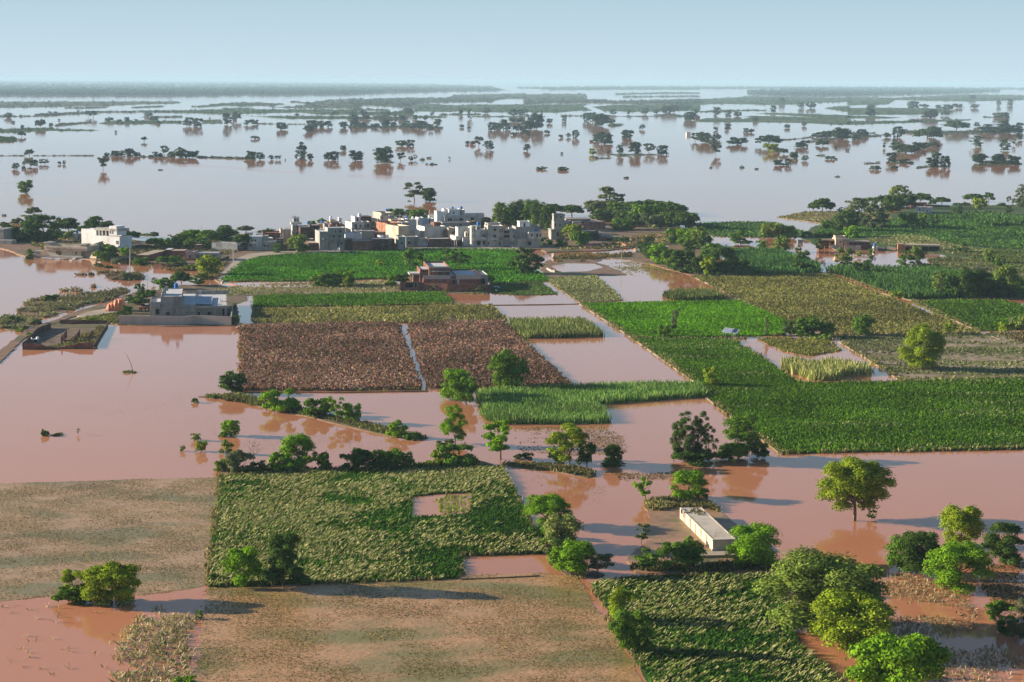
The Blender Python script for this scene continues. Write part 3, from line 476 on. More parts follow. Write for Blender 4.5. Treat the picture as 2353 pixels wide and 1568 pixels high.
def blob_plan(kind, r):
    B = []
    if kind in ('round', 'dense'):
        for i in range(32):
            a = r.uniform(0, 6.283); t = r.uniform(0, 1) ** .85; z = .07 + .80 * t
            rr = .36 * math.sqrt(max(.12, 1 - ((z - .48) / .5) ** 2)) * r.uniform(.5, 1.1)
            B.append((rr * math.cos(a), rr * math.sin(a), z, r.uniform(.11, .20), .9))
    elif kind == 'tall':
        for i in range(30):
            a = r.uniform(0, 6.283); z = r.uniform(.08, .92); rr = (.36 if z < .7 else .25) * r.uniform(.25, 1.1)
            B.append((rr * math.cos(a), rr * math.sin(a), z, r.uniform(.09, .17), .75))
    elif kind == 'spread':
        for i in range(36):
            a = r.uniform(0, 6.283); rr = .44 * math.sqrt(r.random()); z = .86 - 1.5 * rr * rr + r.uniform(-.34, .03)
            B.append((rr * math.cos(a), rr * math.sin(a), max(.16, z), r.uniform(.10, .17), .7))
    elif kind == 'bush':
        for i in range(22):
            a = r.uniform(0, 6.283); rr = .40 * math.sqrt(r.random()); z = r.uniform(.08, .86) * (1 - .8 * rr)
            B.append((rr * math.cos(a), rr * math.sin(a), z + .04, r.uniform(.09, .19), .9))
    elif kind == 'low':
        for i in range(16):
            a = r.uniform(0, 6.283); rr = .42 * math.sqrt(r.random()); z = r.uniform(.05, .7) * (1 - rr)
            B.append((rr * math.cos(a), rr * math.sin(a), z, r.uniform(.08, .17), 1.2))
    elif kind == 'feather':
        for i in range(46):
            a = r.uniform(0, 6.283); t = r.random(); z = .10 + .78 * t
            rr = .38 * math.sqrt(max(.2, 1 - ((z - .5) / .5) ** 2)) * r.uniform(.3, 1.1)
            B.append((rr * math.cos(a), rr * math.sin(a), z, r.uniform(.11, .19), .85))
    elif kind == 'plume':
        for i in range(46):
            a = r.uniform(0, 6.283); t = r.random(); z = .20 + .70 * t
            rr = .38 * math.sqrt(max(.2, 1 - ((z - .56) / .44) ** 2)) * r.uniform(.3, 1.1)
            B.append((rr * math.cos(a) - .12 * (z - .6), rr * math.sin(a), z, r.uniform(.10, .17), .8))
    elif kind == 'euc':
        for s in range(3):
            ox, oy = r.uniform(-.2, .2), r.uniform(-.2, .2); top = r.uniform(.75, .97)
            for i in range(11):
                z = .08 + (top - .08) * (i / 10); k = .22 * (1 - .6 * abs(z - .5))
                B.append((ox + r.uniform(-k, k), oy + r.uniform(-k, k), z, r.uniform(.07, .14), .62))
    elif kind == 'open':
        for i in range(20):
            a = r.uniform(0, 6.283); z = r.uniform(.24, .9); rr = .36 * r.uniform(.35, 1.1) * (1.15 - .5 * abs(z - .58) / .36)
            B.append((rr * math.cos(a), rr * math.sin(a), z, r.uniform(.08, .145), .7))
    return B
def leaf_mesh(kind, n, leaf, seed, asp=1.0):
    """asp: crown height over width, so that leaves stay leaf shaped when the tree is scaled"""
    r = random.Random(seed); g = np.random.default_rng(seed); B = blob_plan(kind, r)
    W_ = np.array([b[3] ** 1.6 for b in B]); W_ /= W_.sum()
    idx = g.choice(len(B), n, p=W_); bb = np.array(B)[idx]
    d = g.normal(size=(n, 3)); d /= np.linalg.norm(d, axis=1)[:, None]
    d[:, 2] = np.where(d[:, 2] < -.35, -d[:, 2], d[:, 2])
    rad = bb[:, 3] * g.uniform(.55, 1.08, n) * np.where(g.random(n) < .12, 1.25, 1)
    c = bb[:, :3] + d * rad[:, None] * np.stack([np.ones(n), np.ones(n), bb[:, 4]], 1)
    # inner leaves fill the room between the clumps so that the crown is one body
    nf = int(n * {'euc': .08, 'open': .15, 'tall': .2}.get(kind, .34)); i2 = g.integers(0, len(B), nf); t_ = g.random(nf)[:, None]; b1 = np.array(B)[idx[:nf], :3]; b2 = np.array(B)[i2, :3]
    near = (np.linalg.norm(b1 - b2, axis=1) < .42)[:, None]
    c[:nf] = np.where(near, b1 * (1 - t_) + b2 * t_ + d[:nf] * .10 * g.random((nf, 1)), c[:nf])
    nn = d + g.normal(0, .45, (n, 3)); nn /= np.linalg.norm(nn, axis=1)[:, None]
    up = g.normal(size=(n, 3)); t1 = np.cross(nn, up); t1 /= np.linalg.norm(t1, axis=1)[:, None] + 1e-9; t2 = np.cross(nn, t1)
    s = leaf * g.uniform(.6, 1.35, n); s2 = s * g.uniform(.45, .8, n)
    vt = np.zeros((n, 4, 3))
    for k, (a, b) in enumerate(((-1, 0), (0, -1), (1, 0), (0, 1))):
        vt[:, k] = c + t1 * (a * s)[:, None] * .5 + t2 * (b * s2)[:, None] * .5
    vt[:, :, 2] = c[:, None, 2] + (vt[:, :, 2] - c[:, None, 2]) / asp
    vt[:, :, 2] = np.maximum(vt[:, :, 2], .01)
    br = np.array([r.uniform(.78, 1.2) for _ in B])[idx] * g.uniform(.72, 1.28, n)
    C = np.stack([br * g.uniform(.9, 1.15, n), br, br * g.uniform(.85, 1.1, n)], 1)
    if kind == 'dense': pass
    # fill height and width exactly
    mx = np.percentile(np.abs(c[:, 0]), 96.0); vt[:, :, :2] *= .5 / mx; vt[:, :, 2] *= 1.0 / np.percentile(c[:, 2], 99.2)
    return vt, C, B, .5 / mx
def trunk_mesh(name, B, kind, seed, sxy=1.0, th=.028):
    r = random.Random(seed); bm = bmesh.new()
    ht = {'spread': .45, 'open': .5, 'plume': .45, 'euc': .75, 'bush': .2, 'low': .12}.get(kind, .42)
    wob = [(0, 0, -.03)]
    for i in range(1, 5): wob.append((r.uniform(-.02, .02), r.uniform(-.02, .02), ht * i / 4))
    tube(bm, wob, th, th * .6)
    top = Vector(wob[-1])
    for b in r.sample(B, min(9, len(B))):
        e = Vector((b[0] * sxy, b[1] * sxy, b[2])); st = Vector(wob[r.choice((2, 3, 4))]); mid = (st + e) / 2 + Vector((r.uniform(-.03, .03), r.uniform(-.03, .03), .03))
        tube(bm, [st, mid, e], th * .45, th * .12, 5)
    me = bpy.data.meshes.new(name); bm.to_mesh(me); bm.free(); me.materials.append(M['bark'])
    return me
def dead_mesh(seed, n=9):
    r = random.Random(seed); bm = bmesh.new()
    pts = [(0, 0, -.03), (.02, 0, .25), (-.02, .02, .5), (.04, 0, .75), (.02, 0, 1.0)]
    tube(bm, pts, .022, .006)
    for i in range(n):
        st = Vector(pts[r.choice((1, 2, 2, 3))]); a = r.uniform(0, 6.28); L = r.uniform(.2, .42)
        e = st + Vector((math.cos(a) * L, math.sin(a) * L, r.uniform(.1, .3))); mid = (st + e) / 2 + Vector((0, 0, -.03))
        tube(bm, [st, mid, e], .012, .004, 4)
        for q in range(2):
            e2 = e + Vector((r.uniform(-.14, .14), r.uniform(-.14, .14), r.uniform(.02, .15))); tube(bm, [mid, (mid + e2) / 2, e2], .006, .002, 4)
    me = bpy.data.meshes.new('dead_branches'); bm.to_mesh(me); bm.free(); me.materials.append(M['deadwood'])
    return me
PROTO = {}
NLEAF = {3: {'round': 20000, 'tall': 17000, 'spread': 15000, 'bush': 13000, 'feather': 42000, 'plume': 36000, 'euc': 13000, 'open': 10000, 'low': 5000},
         2: {'round': 7500, 'tall': 6500, 'spread': 6500, 'bush': 5200, 'feather': 16000, 'euc': 5500, 'open': 4200, 'low': 2200},
         1: {'round': 2100, 'tall': 2000, 'spread': 2200, 'bush': 1600, 'feather': 3400, 'euc': 1700, 'open': 1300, 'low': 800},
         0: {'round': 420, 'tall': 400, 'spread': 420, 'bush': 320, 'feather': 600, 'euc': 380, 'open': 300, 'low': 180}}
LSIZE = {3: .036, 2: .056, 1: .10, 0: .17}
def proto(kind, lod, var, asp):
    k = (kind, lod, var, asp)
    if k not in PROTO:
        sd_ = 100 + var * 17 + len(kind) * 31 + lod
        ls = LSIZE[lod] * {'feather': .82, 'plume': .78, 'euc': .85, 'low': 1.1}.get(kind, 1.0)
        vt, C, B, sxy = leaf_mesh(kind, NLEAF[lod].get(kind, NLEAF[lod]['feather']), ls, sd_, asp)
        PROTO[k] = (quads('crown', vt, C, LM['m']), trunk_mesh('trunk', B, kind, sd_, sxy, .03 if lod else .035))
    return PROTO[k]
ORD = ['first', 'second', 'third', 'fourth', 'fifth', 'sixth', 'seventh', 'eighth', 'ninth', 'tenth', 'eleventh', 'twelfth', 'thirteenth', 'fourteenth', 'fifteenth', 'sixteenth', 'seventeenth', 'eighteenth', 'nineteenth', 'twentieth', 'twenty first', 'twenty second', 'twenty third', 'twenty fourth']
tcount = [0]
def plant(f, x, yb, w, h, kind, col, label, group=None, lean=0.0, z=-.1, seed=None):
    P = gp(f, x, yb, 0.0); s = mpp(f, P); wm, hm = w * s, h * s * 1.01
    tcount[0] += 1; i = tcount[0] if seed is None else seed
    bush = kind in ('bush', 'low')
    name = 'dead_tree' if kind == 'dead' else 'bush' if bush else 'tree'
    root = empty(name, (P[0], P[1], z + (.0 if P[1] < 1500 else 0)), (i * 2.399) % 6.283 if not lean else 0.0)
    root.scale = (wm, wm, hm)
    if lean: root.rotation_euler = (0, lean, 0)
    tag(root, label, 'dead tree' if kind == 'dead' else 'bush' if bush else 'tree', group)
    if kind == 'dead':
        me = PROTO.setdefault(('dead', i % 3), dead_mesh(i % 3)); o = bpy.data.objects.new('trunk', me); COL.objects.link(o); o.parent = root
        return root
    pxh = max(w, h) * sc(f) * 1024 / 2353
    lod = 3 if pxh > 38 else 2 if pxh > 26 else 1 if pxh > 11 else 0
    r_ = hm / max(wm, .01); asp = .6 if r_ < .8 else 1.0 if r_ < 1.4 else 1.8
    cm, tm = proto(kind, lod, i % 3, asp)
    c = bpy.data.objects.new('crown', cm); COL.objects.link(c); c.parent = root
    c.material_slots[0].link = 'OBJECT'; c.material_slots[0].material = LM[col]
    t = bpy.data.objects.new('trunk', tm); COL.objects.link(t); t.parent = root
    return root
def cluster(phrase, f, items, group=None):
    it = sorted(items, key=lambda t: t[0]); n = len(it)
    cnt = {}
    for t in it:
        x, y, w, h, kind, col = t[:6]
        if len(t) > 6 and t[6]:
            plant(f, x, y, w, h, kind, col, t[6], group, *(t[7:]))
            continue
        noun = 'dead tree' if kind == 'dead' else 'bush' if kind in ('bush', 'low') else 'tree'
        d = ('' if kind == 'dead' else LNAME[col] + ' ') + KNAME[kind] + ' ' + noun
        tot = [q for q in it if q[4] == kind and q[5] == col and not (len(q) > 6 and q[6])]
        k = tot.index(t)
        if len(tot) == 1: lab = d + ' ' + phrase
        else: lab = ORD[k] + ' ' + d + ' from the left ' + phrase
        plant(f, x, y, w, h, kind, col, lab, group or 'trees ' + phrase)
# --- nearest trees
cluster('of the bush clump', 'G5', [(385, 785, 115, 150, 'open', 'y', 'small yellow green tree rising from the bush clump in the lower left water'), (360, 795, 130, 78, 'bush', 'm', 'low dark bush at the foot of the small lower left tree'),
    (452, 802, 85, 80, 'bush', 'd', 'dark gap filling bush between the two lower left flood trees'), (585, 800, 250, 198, 'round', 'y', 'broad yellow green tree in the lower left flood with drooping outer branches'),
    (1280, 712, 165, 198, 'round', 'b', 'lime green oval tree at the lower edge of the flattened crop'), (1482, 722, 220, 288, 'tall', 'd', 'tall very dark tree beside the lime green oval tree'),
    (972, 1240, 110, 52, 'bush', 'b', 'top of a bush just reaching into the bottom edge of the view'), (1040, 884, 42, 46, 'low', 'm', 'tiny shrub at the corner where two flooded stubble fields meet'),
    (1130, 690, 70, 40, 'low', 'd', 'low weeds clump at the lower left corner of the flattened crop')])
cluster('of the bank', 'G1', [(1560, 292, 150, 140, 'round', 'd', 'dark round tree at the lower left corner of the brown crop'), (1885, 408, 220, 142, 'bush', 'b', 'big bright bush at the near end of the thin curved bank'),
    (2140, 450, 160, 120, 'bush', 'm', 'leafy bush halfway along the thin curved bank'), (2265, 492, 125, 178, 'open', 'b', 'ragged small tree with roots bared on the thin curved bank'),
    (1312, 357, 46, 32, 'low', 'd', 'tiny twig heap poking from water left of the thin bank'), (1435, 325, 70, 26, 'low', 'm', 'low weed tuft at the tip of the thin curved bank'),
    (1548, 582, 118, 112, 'round', 'b', 'small ball shaped tree standing alone in shallow water with its shadow beside it'), (1500, 585, 60, 26, 'low', 'm', 'weed tuft at the foot of the ball shaped tree'),
    (1320, 610, 60, 50, 'bush', 'o', 'small square brownish bush in open water'), (1355, 687, 70, 78, 'bush', 'y', 'small yellowish double bush in open water'), (1225, 684, 38, 42, 'bush', 'o', 'smallest single shrub in the open water left of the bushes'),
    (1520, 700, 85, 95, 'bush', 'o', 'straggly olive shrub above the corner of the bush row'), (1500, 815, 110, 75, 'bush', 'o', 'flood battered shrub at the upper left corner of the flattened crop'),
    (1610, 828, 175, 150, 'bush', 'g', 'grey green bush below the bare white branched tree'), (1705, 800, 160, 205, 'dead', 'd', 'bare white branched tree over the bush row'), (1740, 828, 100, 80, 'bush', 'd', 'dark bush at the foot of the bare white branched tree'),
    (1878, 812, 165, 125, 'bush', 'b', 'spreading light leaved bush beside the bright round tree of the bush row'), (1998, 802, 200, 228, 'round', 'b', 'bright round tree standing over the bush row'), (1995, 812, 90, 60, 'bush', 'd', 'dark shrub under the bright round tree of the bush row'),
    (2162, 817, 125, 128, 'bush', 'd', 'dark spiky bush right of the bright round tree'), (300, 578, 62, 42, 'low', 'd', 'round drift heap with a weed tail floating in the open pink water'), (380, 572, 80, 14, 'low', 'd', 'flat weed tail of the round drift heap'), (527, 572, 22, 48, 'open', 'o', 'thin twisted stalk standing in open pink water'),
    (875, 152, 84, 16, 'low', 'm', 'floating weed mat around the leaning dead pole')])
cluster('of the hedge', 'G2', [(195, 806, 185, 142, 'bush', 'd', 'dark bush at the start of the dense hedge above the flattened crop'), (325, 802, 165, 132, 'bush', 'd', 'dark bush second along the dense hedge'), (430, 802, 165, 128, 'bush', 'm', 'dark bush third along the dense hedge'), (535, 798, 95, 112, 'bush', 'm', 'narrow bush ending the dense hedge'),
    (168, 690, 40, 140, 'dead', 'd', 'bare snag rising behind the dense hedge'), (745, 780, 115, 104, 'bush', 'y', 'yellow green bush between the dense hedge and the tall tree'), (895, 780, 215, 150, 'bush', 'm', 'spiky palm like bush below the tall layered tree'), (875, 642, 155, 268, 'tall', 'b', 'tall layered tree on the bund crossing'),
    (800, 652, 115, 48, 'low', 'g', 'low rounded grey weeds left of the tall layered tree'), (1182, 737, 240, 248, 'open', 'b', 'broad green tree with a clear trunk standing in the channel'), (1640, 788, 245, 280, 'open', 'y', 'yellow tipped open tree on the weedy islet'), (1760, 782, 115, 155, 'bush', 'd', 'dark fan shaped bush against the yellow tipped tree'), (1560, 760, 105, 70, 'bush', 'b', 'small bright bush left of the yellow tipped tree'),
    (1935, 768, 118, 138, 'round', 'd', 'small dark egg shaped tree on a tuft of grass'), (1940, 775, 160, 30, 'low', 'd', 'dark grass tuft under the egg shaped tree'), (1330, 735, 120, 45, 'low', 'd', 'dark low weeds with white plates beside the clear trunk tree'),
    (880, 335, 200, 200, 'round', 'b', 'light green tree at the lower edge of the brown crop'), (948, 374, 160, 190, 'bush', 'm', 'darker bushy tree in front of the light green tree by the brown crop'), (1235, 268, 218, 250, 'round', 'm', 'large rounded tree at the lower right of the brown crop'),
    (485, 590, 135, 115, 'bush', 'b', 'bright bush at the far end of the thin curved bank'), (178, 490, 110, 130, 'bush', 'b', 'narrow bright bush on the thin curved bank below the ragged tree'), (600, 600, 130, 40, 'low', 'm', 'low weeds trailing off the end of the thin curved bank'),
    (1495, 1192, 265, 215, 'round', 'b', 'wide bright tree at the right corner of the flattened crop'), (1590, 1345, 200, 245, 'round', 'p', 'pale flowered tree in the row beside the pink channel'), (1655, 1516, 240, 232, 'round', 'b', 'bright leafy tree below the pale flowered tree'), (1560, 1310, 190, 160, 'bush', 'm', 'mid green bush under the wide bright tree of the pink channel row'), (1610, 1440, 200, 170, 'bush', 'd', 'dark bush between the pale flowered tree and the tree below it'), (1470, 1270, 150, 110, 'bush', 'd', 'dark low bush at the crop side of the pink channel row'), (1830, 1524, 195, 168, 'open', 'g', 'greyish open shrub on the bank below the pale flowered tree'),
    (2125, 1308, 98, 144, 'open', 'g', 'grey sapling with a white trunk left of the cream shed'), (2165, 1492, 140, 148, 'open', 'm', 'small loose tree below the white trunked sapling'), (2165, 1022, 110, 165, 'open', 'b', 'bright leaning sapling near the earth strip', -.28)])
cluster('of the shed', 'G4', [(597, 256, 175, 144, 'round', 'b', 'compact bright tree behind the long cream shed'), (665, 250, 70, 50, 'low', 'm', 'palm like fronds beside the compact bright tree'), (515, 622, 125, 138, 'round', 'm', 'round tree at the near left of the cream shed'), (617, 605, 115, 144, 'round', 'm', 'round tree against the near wall of the cream shed'),
    (938, 606, 218, 204, 'round', 'b', 'big bright globe tree at the right end of the cream shed'), (1466, 372, 320, 322, 'plume', 'y', 'big feathery yellow green tree standing alone in the pink flood'), (1555, 365, 40, 50, 'open', 'o', 'thin low branch stump beside the lone feathery tree'),
    (2020, 506, 200, 220, 'round', 'y', 'yellow green egg shaped tree near the right edge'), (2250, 596, 180, 226, 'tall', 'd', 'dark tall tree closest to the right edge'), (1702, 640, 138, 190, 'round', 'm', 'mid green tree leaning on the dark tree by the right flood'), (1815, 652, 180, 226, 'round', 'd', 'dark dense tree between the mid green tree and the vivid dome tree'),
    (2010, 730, 295, 240, 'round', 'b', 'vivid dome shaped tree over the brown flooded plot'), (1102, 742, 110, 148, 'bush', 'b', 'bright bush at the upper left of the huge olive tree'), (1305, 940, 465, 388, 'feather', 'o', 'huge feathery olive tree dominating the lower right'), (1452, 1058, 325, 298, 'round', 'y', 'glossy yellow green tree in front of the huge olive tree'),
    (1700, 1290, 440, 310, 'round', 'b', 'large bright tree cut by the bottom edge of the view'), (250, 905, 160, 184, 'bush', 'y', 'yellow green tree at the left side of the flattened corner crop'), (292, 1066, 205, 236, 'bush', 'm', 'bushy tree just below the yellow green tree of the corner crop'),
    (2225, 890, 140, 98, 'bush', 'm', 'rounded bush right of the brown flooded plot'), (2330, 1005, 120, 225, 'bush', 'g', 'greyish bush cut by the right edge'), (2270, 960, 100, 70, 'bush', 'd', 'dark shrub between the two bushes at the right edge'), (1560, 1180, 120, 130, 'bush', 'o', 'olive shrub at the edge of the corner crop')])
cluster('of the slender tree row', 'D', [(1548, 1061, 42, 100, 'euc', 'd', 'slender dark tree opening the row in the channel'), (1573, 1063, 46, 116, 'euc', 'd', 'tallest slender dark tree of the row in the channel'), (1604, 1063, 48, 114, 'euc', 'd', 'slender dark tree third along the row in the channel'), (1628, 1059, 32, 86, 'euc', 'd', 'shortest slender dark tree ending the row in the channel'),
    (1696, 1055, 90, 98, 'tall', 'm', 'leafy sunlit tree beside the corner of the dark green rice'), (1740, 1054, 46, 38, 'bush', 'd', 'dark round bush at the water corner of the dark green rice'), (1668, 1057, 26, 26, 'bush', 'd', 'small dark bush at the foot of the leafy sunlit tree'), (1590, 1064, 90, 30, 'low', 'd', 'dark undergrowth under the slender tree row')])
cluster('of the pond', 'G3', [(1665, 634, 245, 284, 'feather', 'y', 'light green billowing tree in the striped grass field'), (782, 412, 105, 104, 'bush', 'd', 'dark bush starting the trio above the pond'), (905, 418, 155, 130, 'round', 'm', 'middle tree of the trio above the pond'), (1015, 420, 115, 104, 'round', 'm', 'last tree of the trio above the pond'), (1000, 440, 130, 40, 'low', 'o', 'scrubby weeds in front of the trio above the pond'),
    (1272, 408, 115, 136, 'round', 'm', 'small tree alone at the edge of the olive field'), (250, 748, 110, 128, 'bush', 'y', 'yellow spiky shrub on the bund beside dark green rice'), (1845, 402, 70, 92, 'open', 'y', 'yellowish sapling behind the light green billowing tree'), (2228, 384, 85, 62, 'bush', 'y', 'bright bush near the bare shrub at the right edge'), (2265, 384, 90, 115, 'dead', 'd', 'bare dark shrub at the right edge'), (2325, 386, 90, 112, 'bush', 'o', 'olive shrub cut by the right edge')])
cluster('of the vivid rice', 'C', [(1287, 1382, 95, 232, 'open', 'g', 'pale thin leaved tree standing at the vivid rice edge'), (1195, 1388, 100, 105, 'bush', 'm', 'dark bush beside the pale thin leaved tree'), (2065, 1378, 32, 170, 'euc', 'g', 'thin pale sapling at the corner of the vivid rice')])
# --- right bank, tree rows and farm
cluster('of the curving row', 'C', [(1268, 585, 125, 125, 'round', 'm'), (1362, 605, 135, 145, 'round', 'b'), (1440, 625, 140, 165, 'round', 'm'), (1500, 640, 125, 190, 'tall', 'o'), (1540, 650, 110, 130, 'round', 'd')])
cluster('of the long row above the reflections', 'C', [(1058, 705, 105, 118, 'round', 'd'), (1150, 745, 130, 155, 'round', 'b'), (1222, 775, 125, 138, 'round', 'm'), (1262, 805, 95, 115, 'open', 'y'), (1360, 835, 200, 198, 'round', 'd'), (1480, 855, 145, 158, 'bush', 'd'), (1570, 865, 115, 158, 'tall', 'y'), (1690, 855, 205, 238, 'round', 'd'), (1555, 770, 125, 138, 'round', 'm'), (1825, 835, 165, 105, 'bush', 'd')])
cluster('of the low growth under both tree rows', 'C', [(1310, 590, 150, 60, 'bush', 'd'), (1420, 632, 160, 70, 'bush', 'd'), (1100, 715, 140, 70, 'bush', 'd'), (1200, 765, 140, 70, 'bush', 'm'), (1300, 815, 150, 80, 'bush', 'd'), (1430, 845, 160, 90, 'bush', 'd'), (1620, 862, 160, 110, 'bush', 'd'), (1760, 850, 160, 110, 'bush', 'd'), (1610, 700, 140, 110, 'round', 'm')])
cluster('near the flooded path below the wood', 'C', [(985, 665, 68, 88, 'euc', 'd'), (1055, 595, 88, 64, 'bush', 'd'), (845, 588, 78, 62, 'bush', 'd'), (792, 575, 60, 46, 'low', 'm')])
cluster('in the flooded yards', 'C', [(1845, 594, 135, 120, 'tall', 'm'), (2110, 535, 165, 118, 'bush', 'o'), (2235, 535, 125, 95, 'bush', 'm'), (2192, 660, 140, 125, 'round', 'o'), (2030, 635, 88, 72, 'bush', 'm')])
cluster('before the ruined farmhouse', 'E', [(600, 668, 92, 122, 'open', 'd'), (422, 642, 52, 38, 'low', 'd'), (790, 806, 135, 184, 'euc', 'o'), (960, 866, 135, 125, 'bush', 'd'), (1022, 786, 74, 156, 'euc', 'm'), (455, 756, 120, 104, 'bush', 'm'), (430, 836, 190, 96, 'bush', 'd'), (940, 710, 50, 60, 'open', 'y')])
cluster('before the open brick shed', 'E', [(1335, 806, 115, 160, 'tall', 'm'), (1442, 806, 115, 196, 'tall', 'o'), (1522, 808, 84, 48, 'low', 'd'), (1612, 824, 84, 58, 'bush', 'd'), (1815, 670, 86, 86, 'open', 'd'), (2060, 756, 115, 125, 'bush', 'o'), (2148, 792, 92, 82, 'bush', 'm')])
cluster('of the dark grove by the cane', 'E', [(1660, 1046, 135, 214, 'euc', 'o'), (1772, 1046, 150, 180, 'round', 'd'), (1872, 1052, 190, 244, 'round', 'd'), (1985, 1046, 170, 228, 'tall', 'd'), (2100, 1046, 170, 160, 'bush', 'd'), (2195, 1030, 190, 250, 'round', 'o'), (2290, 1036, 140, 130, 'bush', 'm'), (1255, 1056, 96, 60, 'bush', 'y'), (2180, 1046, 190, 90, 'bush', 'd')])
cluster('on the far right shore', 'R1', [(235, 332, 190, 132, 'spread', 'd'), (140, 328, 115, 84, 'spread', 'd'), (320, 332, 100, 90, 'spread', 'd'), (440, 336, 100, 48, 'low', 'd'), (1820, 232, 165, 82, 'spread', 'd'), (1982, 240, 112, 102, 'spread', 'd'), (1890, 304, 135, 106, 'round', 'y'), (2192, 248, 54, 74, 'open', 'g'), (2192, 364, 74, 86, 'open', 'd'), (2320, 294, 124, 104, 'bush', 'g'), (2335, 270, 116, 226, 'euc', 'g'), (1650, 275, 100, 30, 'low', 'd'), (1740, 262, 90, 28, 'low', 'o'), (2110, 272, 120, 28, 'low', 'd'), (2240, 250, 40, 55, 'bush', 'g')])
cluster('of the tall grove by the straw field', 'R1', [(610, 490, 250, 290, 'euc', 'g'), (780, 506, 220, 270, 'euc', 'g'), (480, 536, 260, 206, 'round', 'd'), (290, 516, 135, 88, 'bush', 'm'), (555, 606, 150, 116, 'round', 'b'), (735, 300, 115, 112, 'round', 'm'), (690, 500, 120, 130, 'bush', 'g'), (390, 540, 110, 90, 'bush', 'd')])
cluster('behind the white farm hut', 'R1', [(862, 285, 148, 120, 'spread', 'd'), (970, 300, 180, 236, 'euc', 'o'), (1095, 284, 112, 222, 'euc', 'g'), (965, 346, 180, 174, 'round', 'd'), (1120, 282, 155, 120, 'round', 'd'), (1262, 245, 190, 98, 'spread', 'd'), (1390, 262, 104, 56, 'bush', 'd'), (1160, 215, 60, 96, 'euc', 'g'), (1490, 262, 150, 78, 'spread', 'd')])
cluster('in fields before the white farm hut', 'R1', [(1660, 358, 98, 80, 'round', 'd'), (1140, 488, 175, 132, 'bush', 'm'), (1288, 440, 85, 96, 'bush', 'o'), (1280, 520, 115, 105, 'bush', 'd'), (1410, 496, 74, 110, 'open', 'g'), (1680, 614, 64, 32, 'low', 'd'), (100, 600, 150, 60, 'low', 'd'), (250, 605, 140, 60, 'bush', 'd'), (400, 600, 160, 56, 'low', 'd')])
# --- village trees
cluster('of the wood right of the village', 'C', [(700, 320, 195, 212, 'tall', 'g', 'tallest grey green tree rising over the wood right of the village'), (600, 345, 155, 122, 'spread', 'g'), (790, 335, 170, 100, 'spread', 'm'), (850, 420, 200, 120, 'round', 'd'), (930, 345, 200, 115, 'spread', 'd'), (1010, 430, 220, 170, 'spread', 'm'), (1060, 345, 200, 122, 'spread', 'd'), (1120, 420, 200, 160, 'spread', 'm'), (1200, 350, 190, 116, 'spread', 'm'), (1240, 446, 195, 130, 'round', 'd'), (1235, 440, 150, 122, 'round', 'o'), (1310, 400, 160, 140, 'spread', 'd'), (1375, 462, 200, 136, 'round', 'd'), (1090, 465, 180, 125, 'bush', 'g'), (830, 475, 180, 95, 'round', 'm'), (660, 400, 175, 100, 'round', 'd'), (950, 440, 150, 110, 'bush', 'd'), (1330, 330, 100, 70, 'spread', 'd')])
cluster('of the wood behind the round house', 'V2', [(1605, 410, 190, 365, 'tall', 'o'), (1700, 400, 190, 280, 'round', 'm'), (1800, 410, 230, 335, 'round', 'm'), (1930, 410, 240, 400, 'tall', 'g'), (2080, 425, 260, 420, 'round', 'm'), (2210, 445, 250, 395, 'round', 'd'), (2330, 465, 190, 365, 'round', 'd'), (1560, 395, 130, 170, 'bush', 'm'), (2180, 435, 190, 260, 'round', 'o'), (1870, 415, 220, 230, 'round', 'd'), (2000, 420, 220, 260, 'round', 'd'), (1750, 405, 170, 190, 'bush', 'd')])
cluster('beside the pale tower house', 'C', [(255, 350, 130, 98, 'spread', 'd'), (400, 352, 180, 90, 'spread', 'd'), (400, 565, 165, 138, 'round', 'y'), (470, 602, 155, 118, 'round', 'm'), (310, 618, 95, 64, 'bush', 'm'), (190, 420, 120, 160, 'round', 'd'), (180, 600, 140, 60, 'low', 'd')])
cluster('at the field houses', 'H', [(355, 288, 280, 292, 'open', 'm', 'tall open tree growing left of the unfinished brick house'), (1000, 265, 190, 272, 'open', 'd', 'open tree right behind the unfinished brick house roof'), (840, 190, 180, 195, 'open', 'd', 'smaller open tree beside its taller neighbour behind the brick house'), (490, 205, 105, 95, 'bush', 'y', 'yellowish bush behind the brick house wall'), (85, 485, 140, 155, 'bush', 'b', 'bright bush at the left wall of the brick house'), (215, 460, 160, 140, 'bush', 'd', 'dark bush behind the gate of the brick house'), (645, 562, 92, 88, 'bush', 'g', 'small grey shrub before the brick boundary wall'), (1280, 582, 110, 98, 'bush', 'g', 'dry shrub at the right of the brick boundary wall'), (820, 575, 80, 46, 'low', 'o', 'dead weeds at the corner pier of the brick boundary wall'), (1405, 455, 115, 112, 'bush', 'd', 'dark bush at the shaded right side of the brick house'), (1905, 322, 340, 335, 'tall', 'd', 'large dark tree at the right end of the village rice field'), (20, 395, 130, 60, 'low', 'd', 'low dark hedge left of the brick house')])
cluster('in the wet grass strip', 'B', [(500, 752, 140, 94, 'bush', 'm'), (585, 748, 120, 86, 'bush', 'm'), (640, 742, 120, 102, 'bush', 'b'), (652, 758, 66, 74, 'bush', 'y'), (445, 750, 60, 30, 'low', 'm'), (875, 614, 48, 44, 'bush', 'y', 'single yellow shrub in the village rice field')])
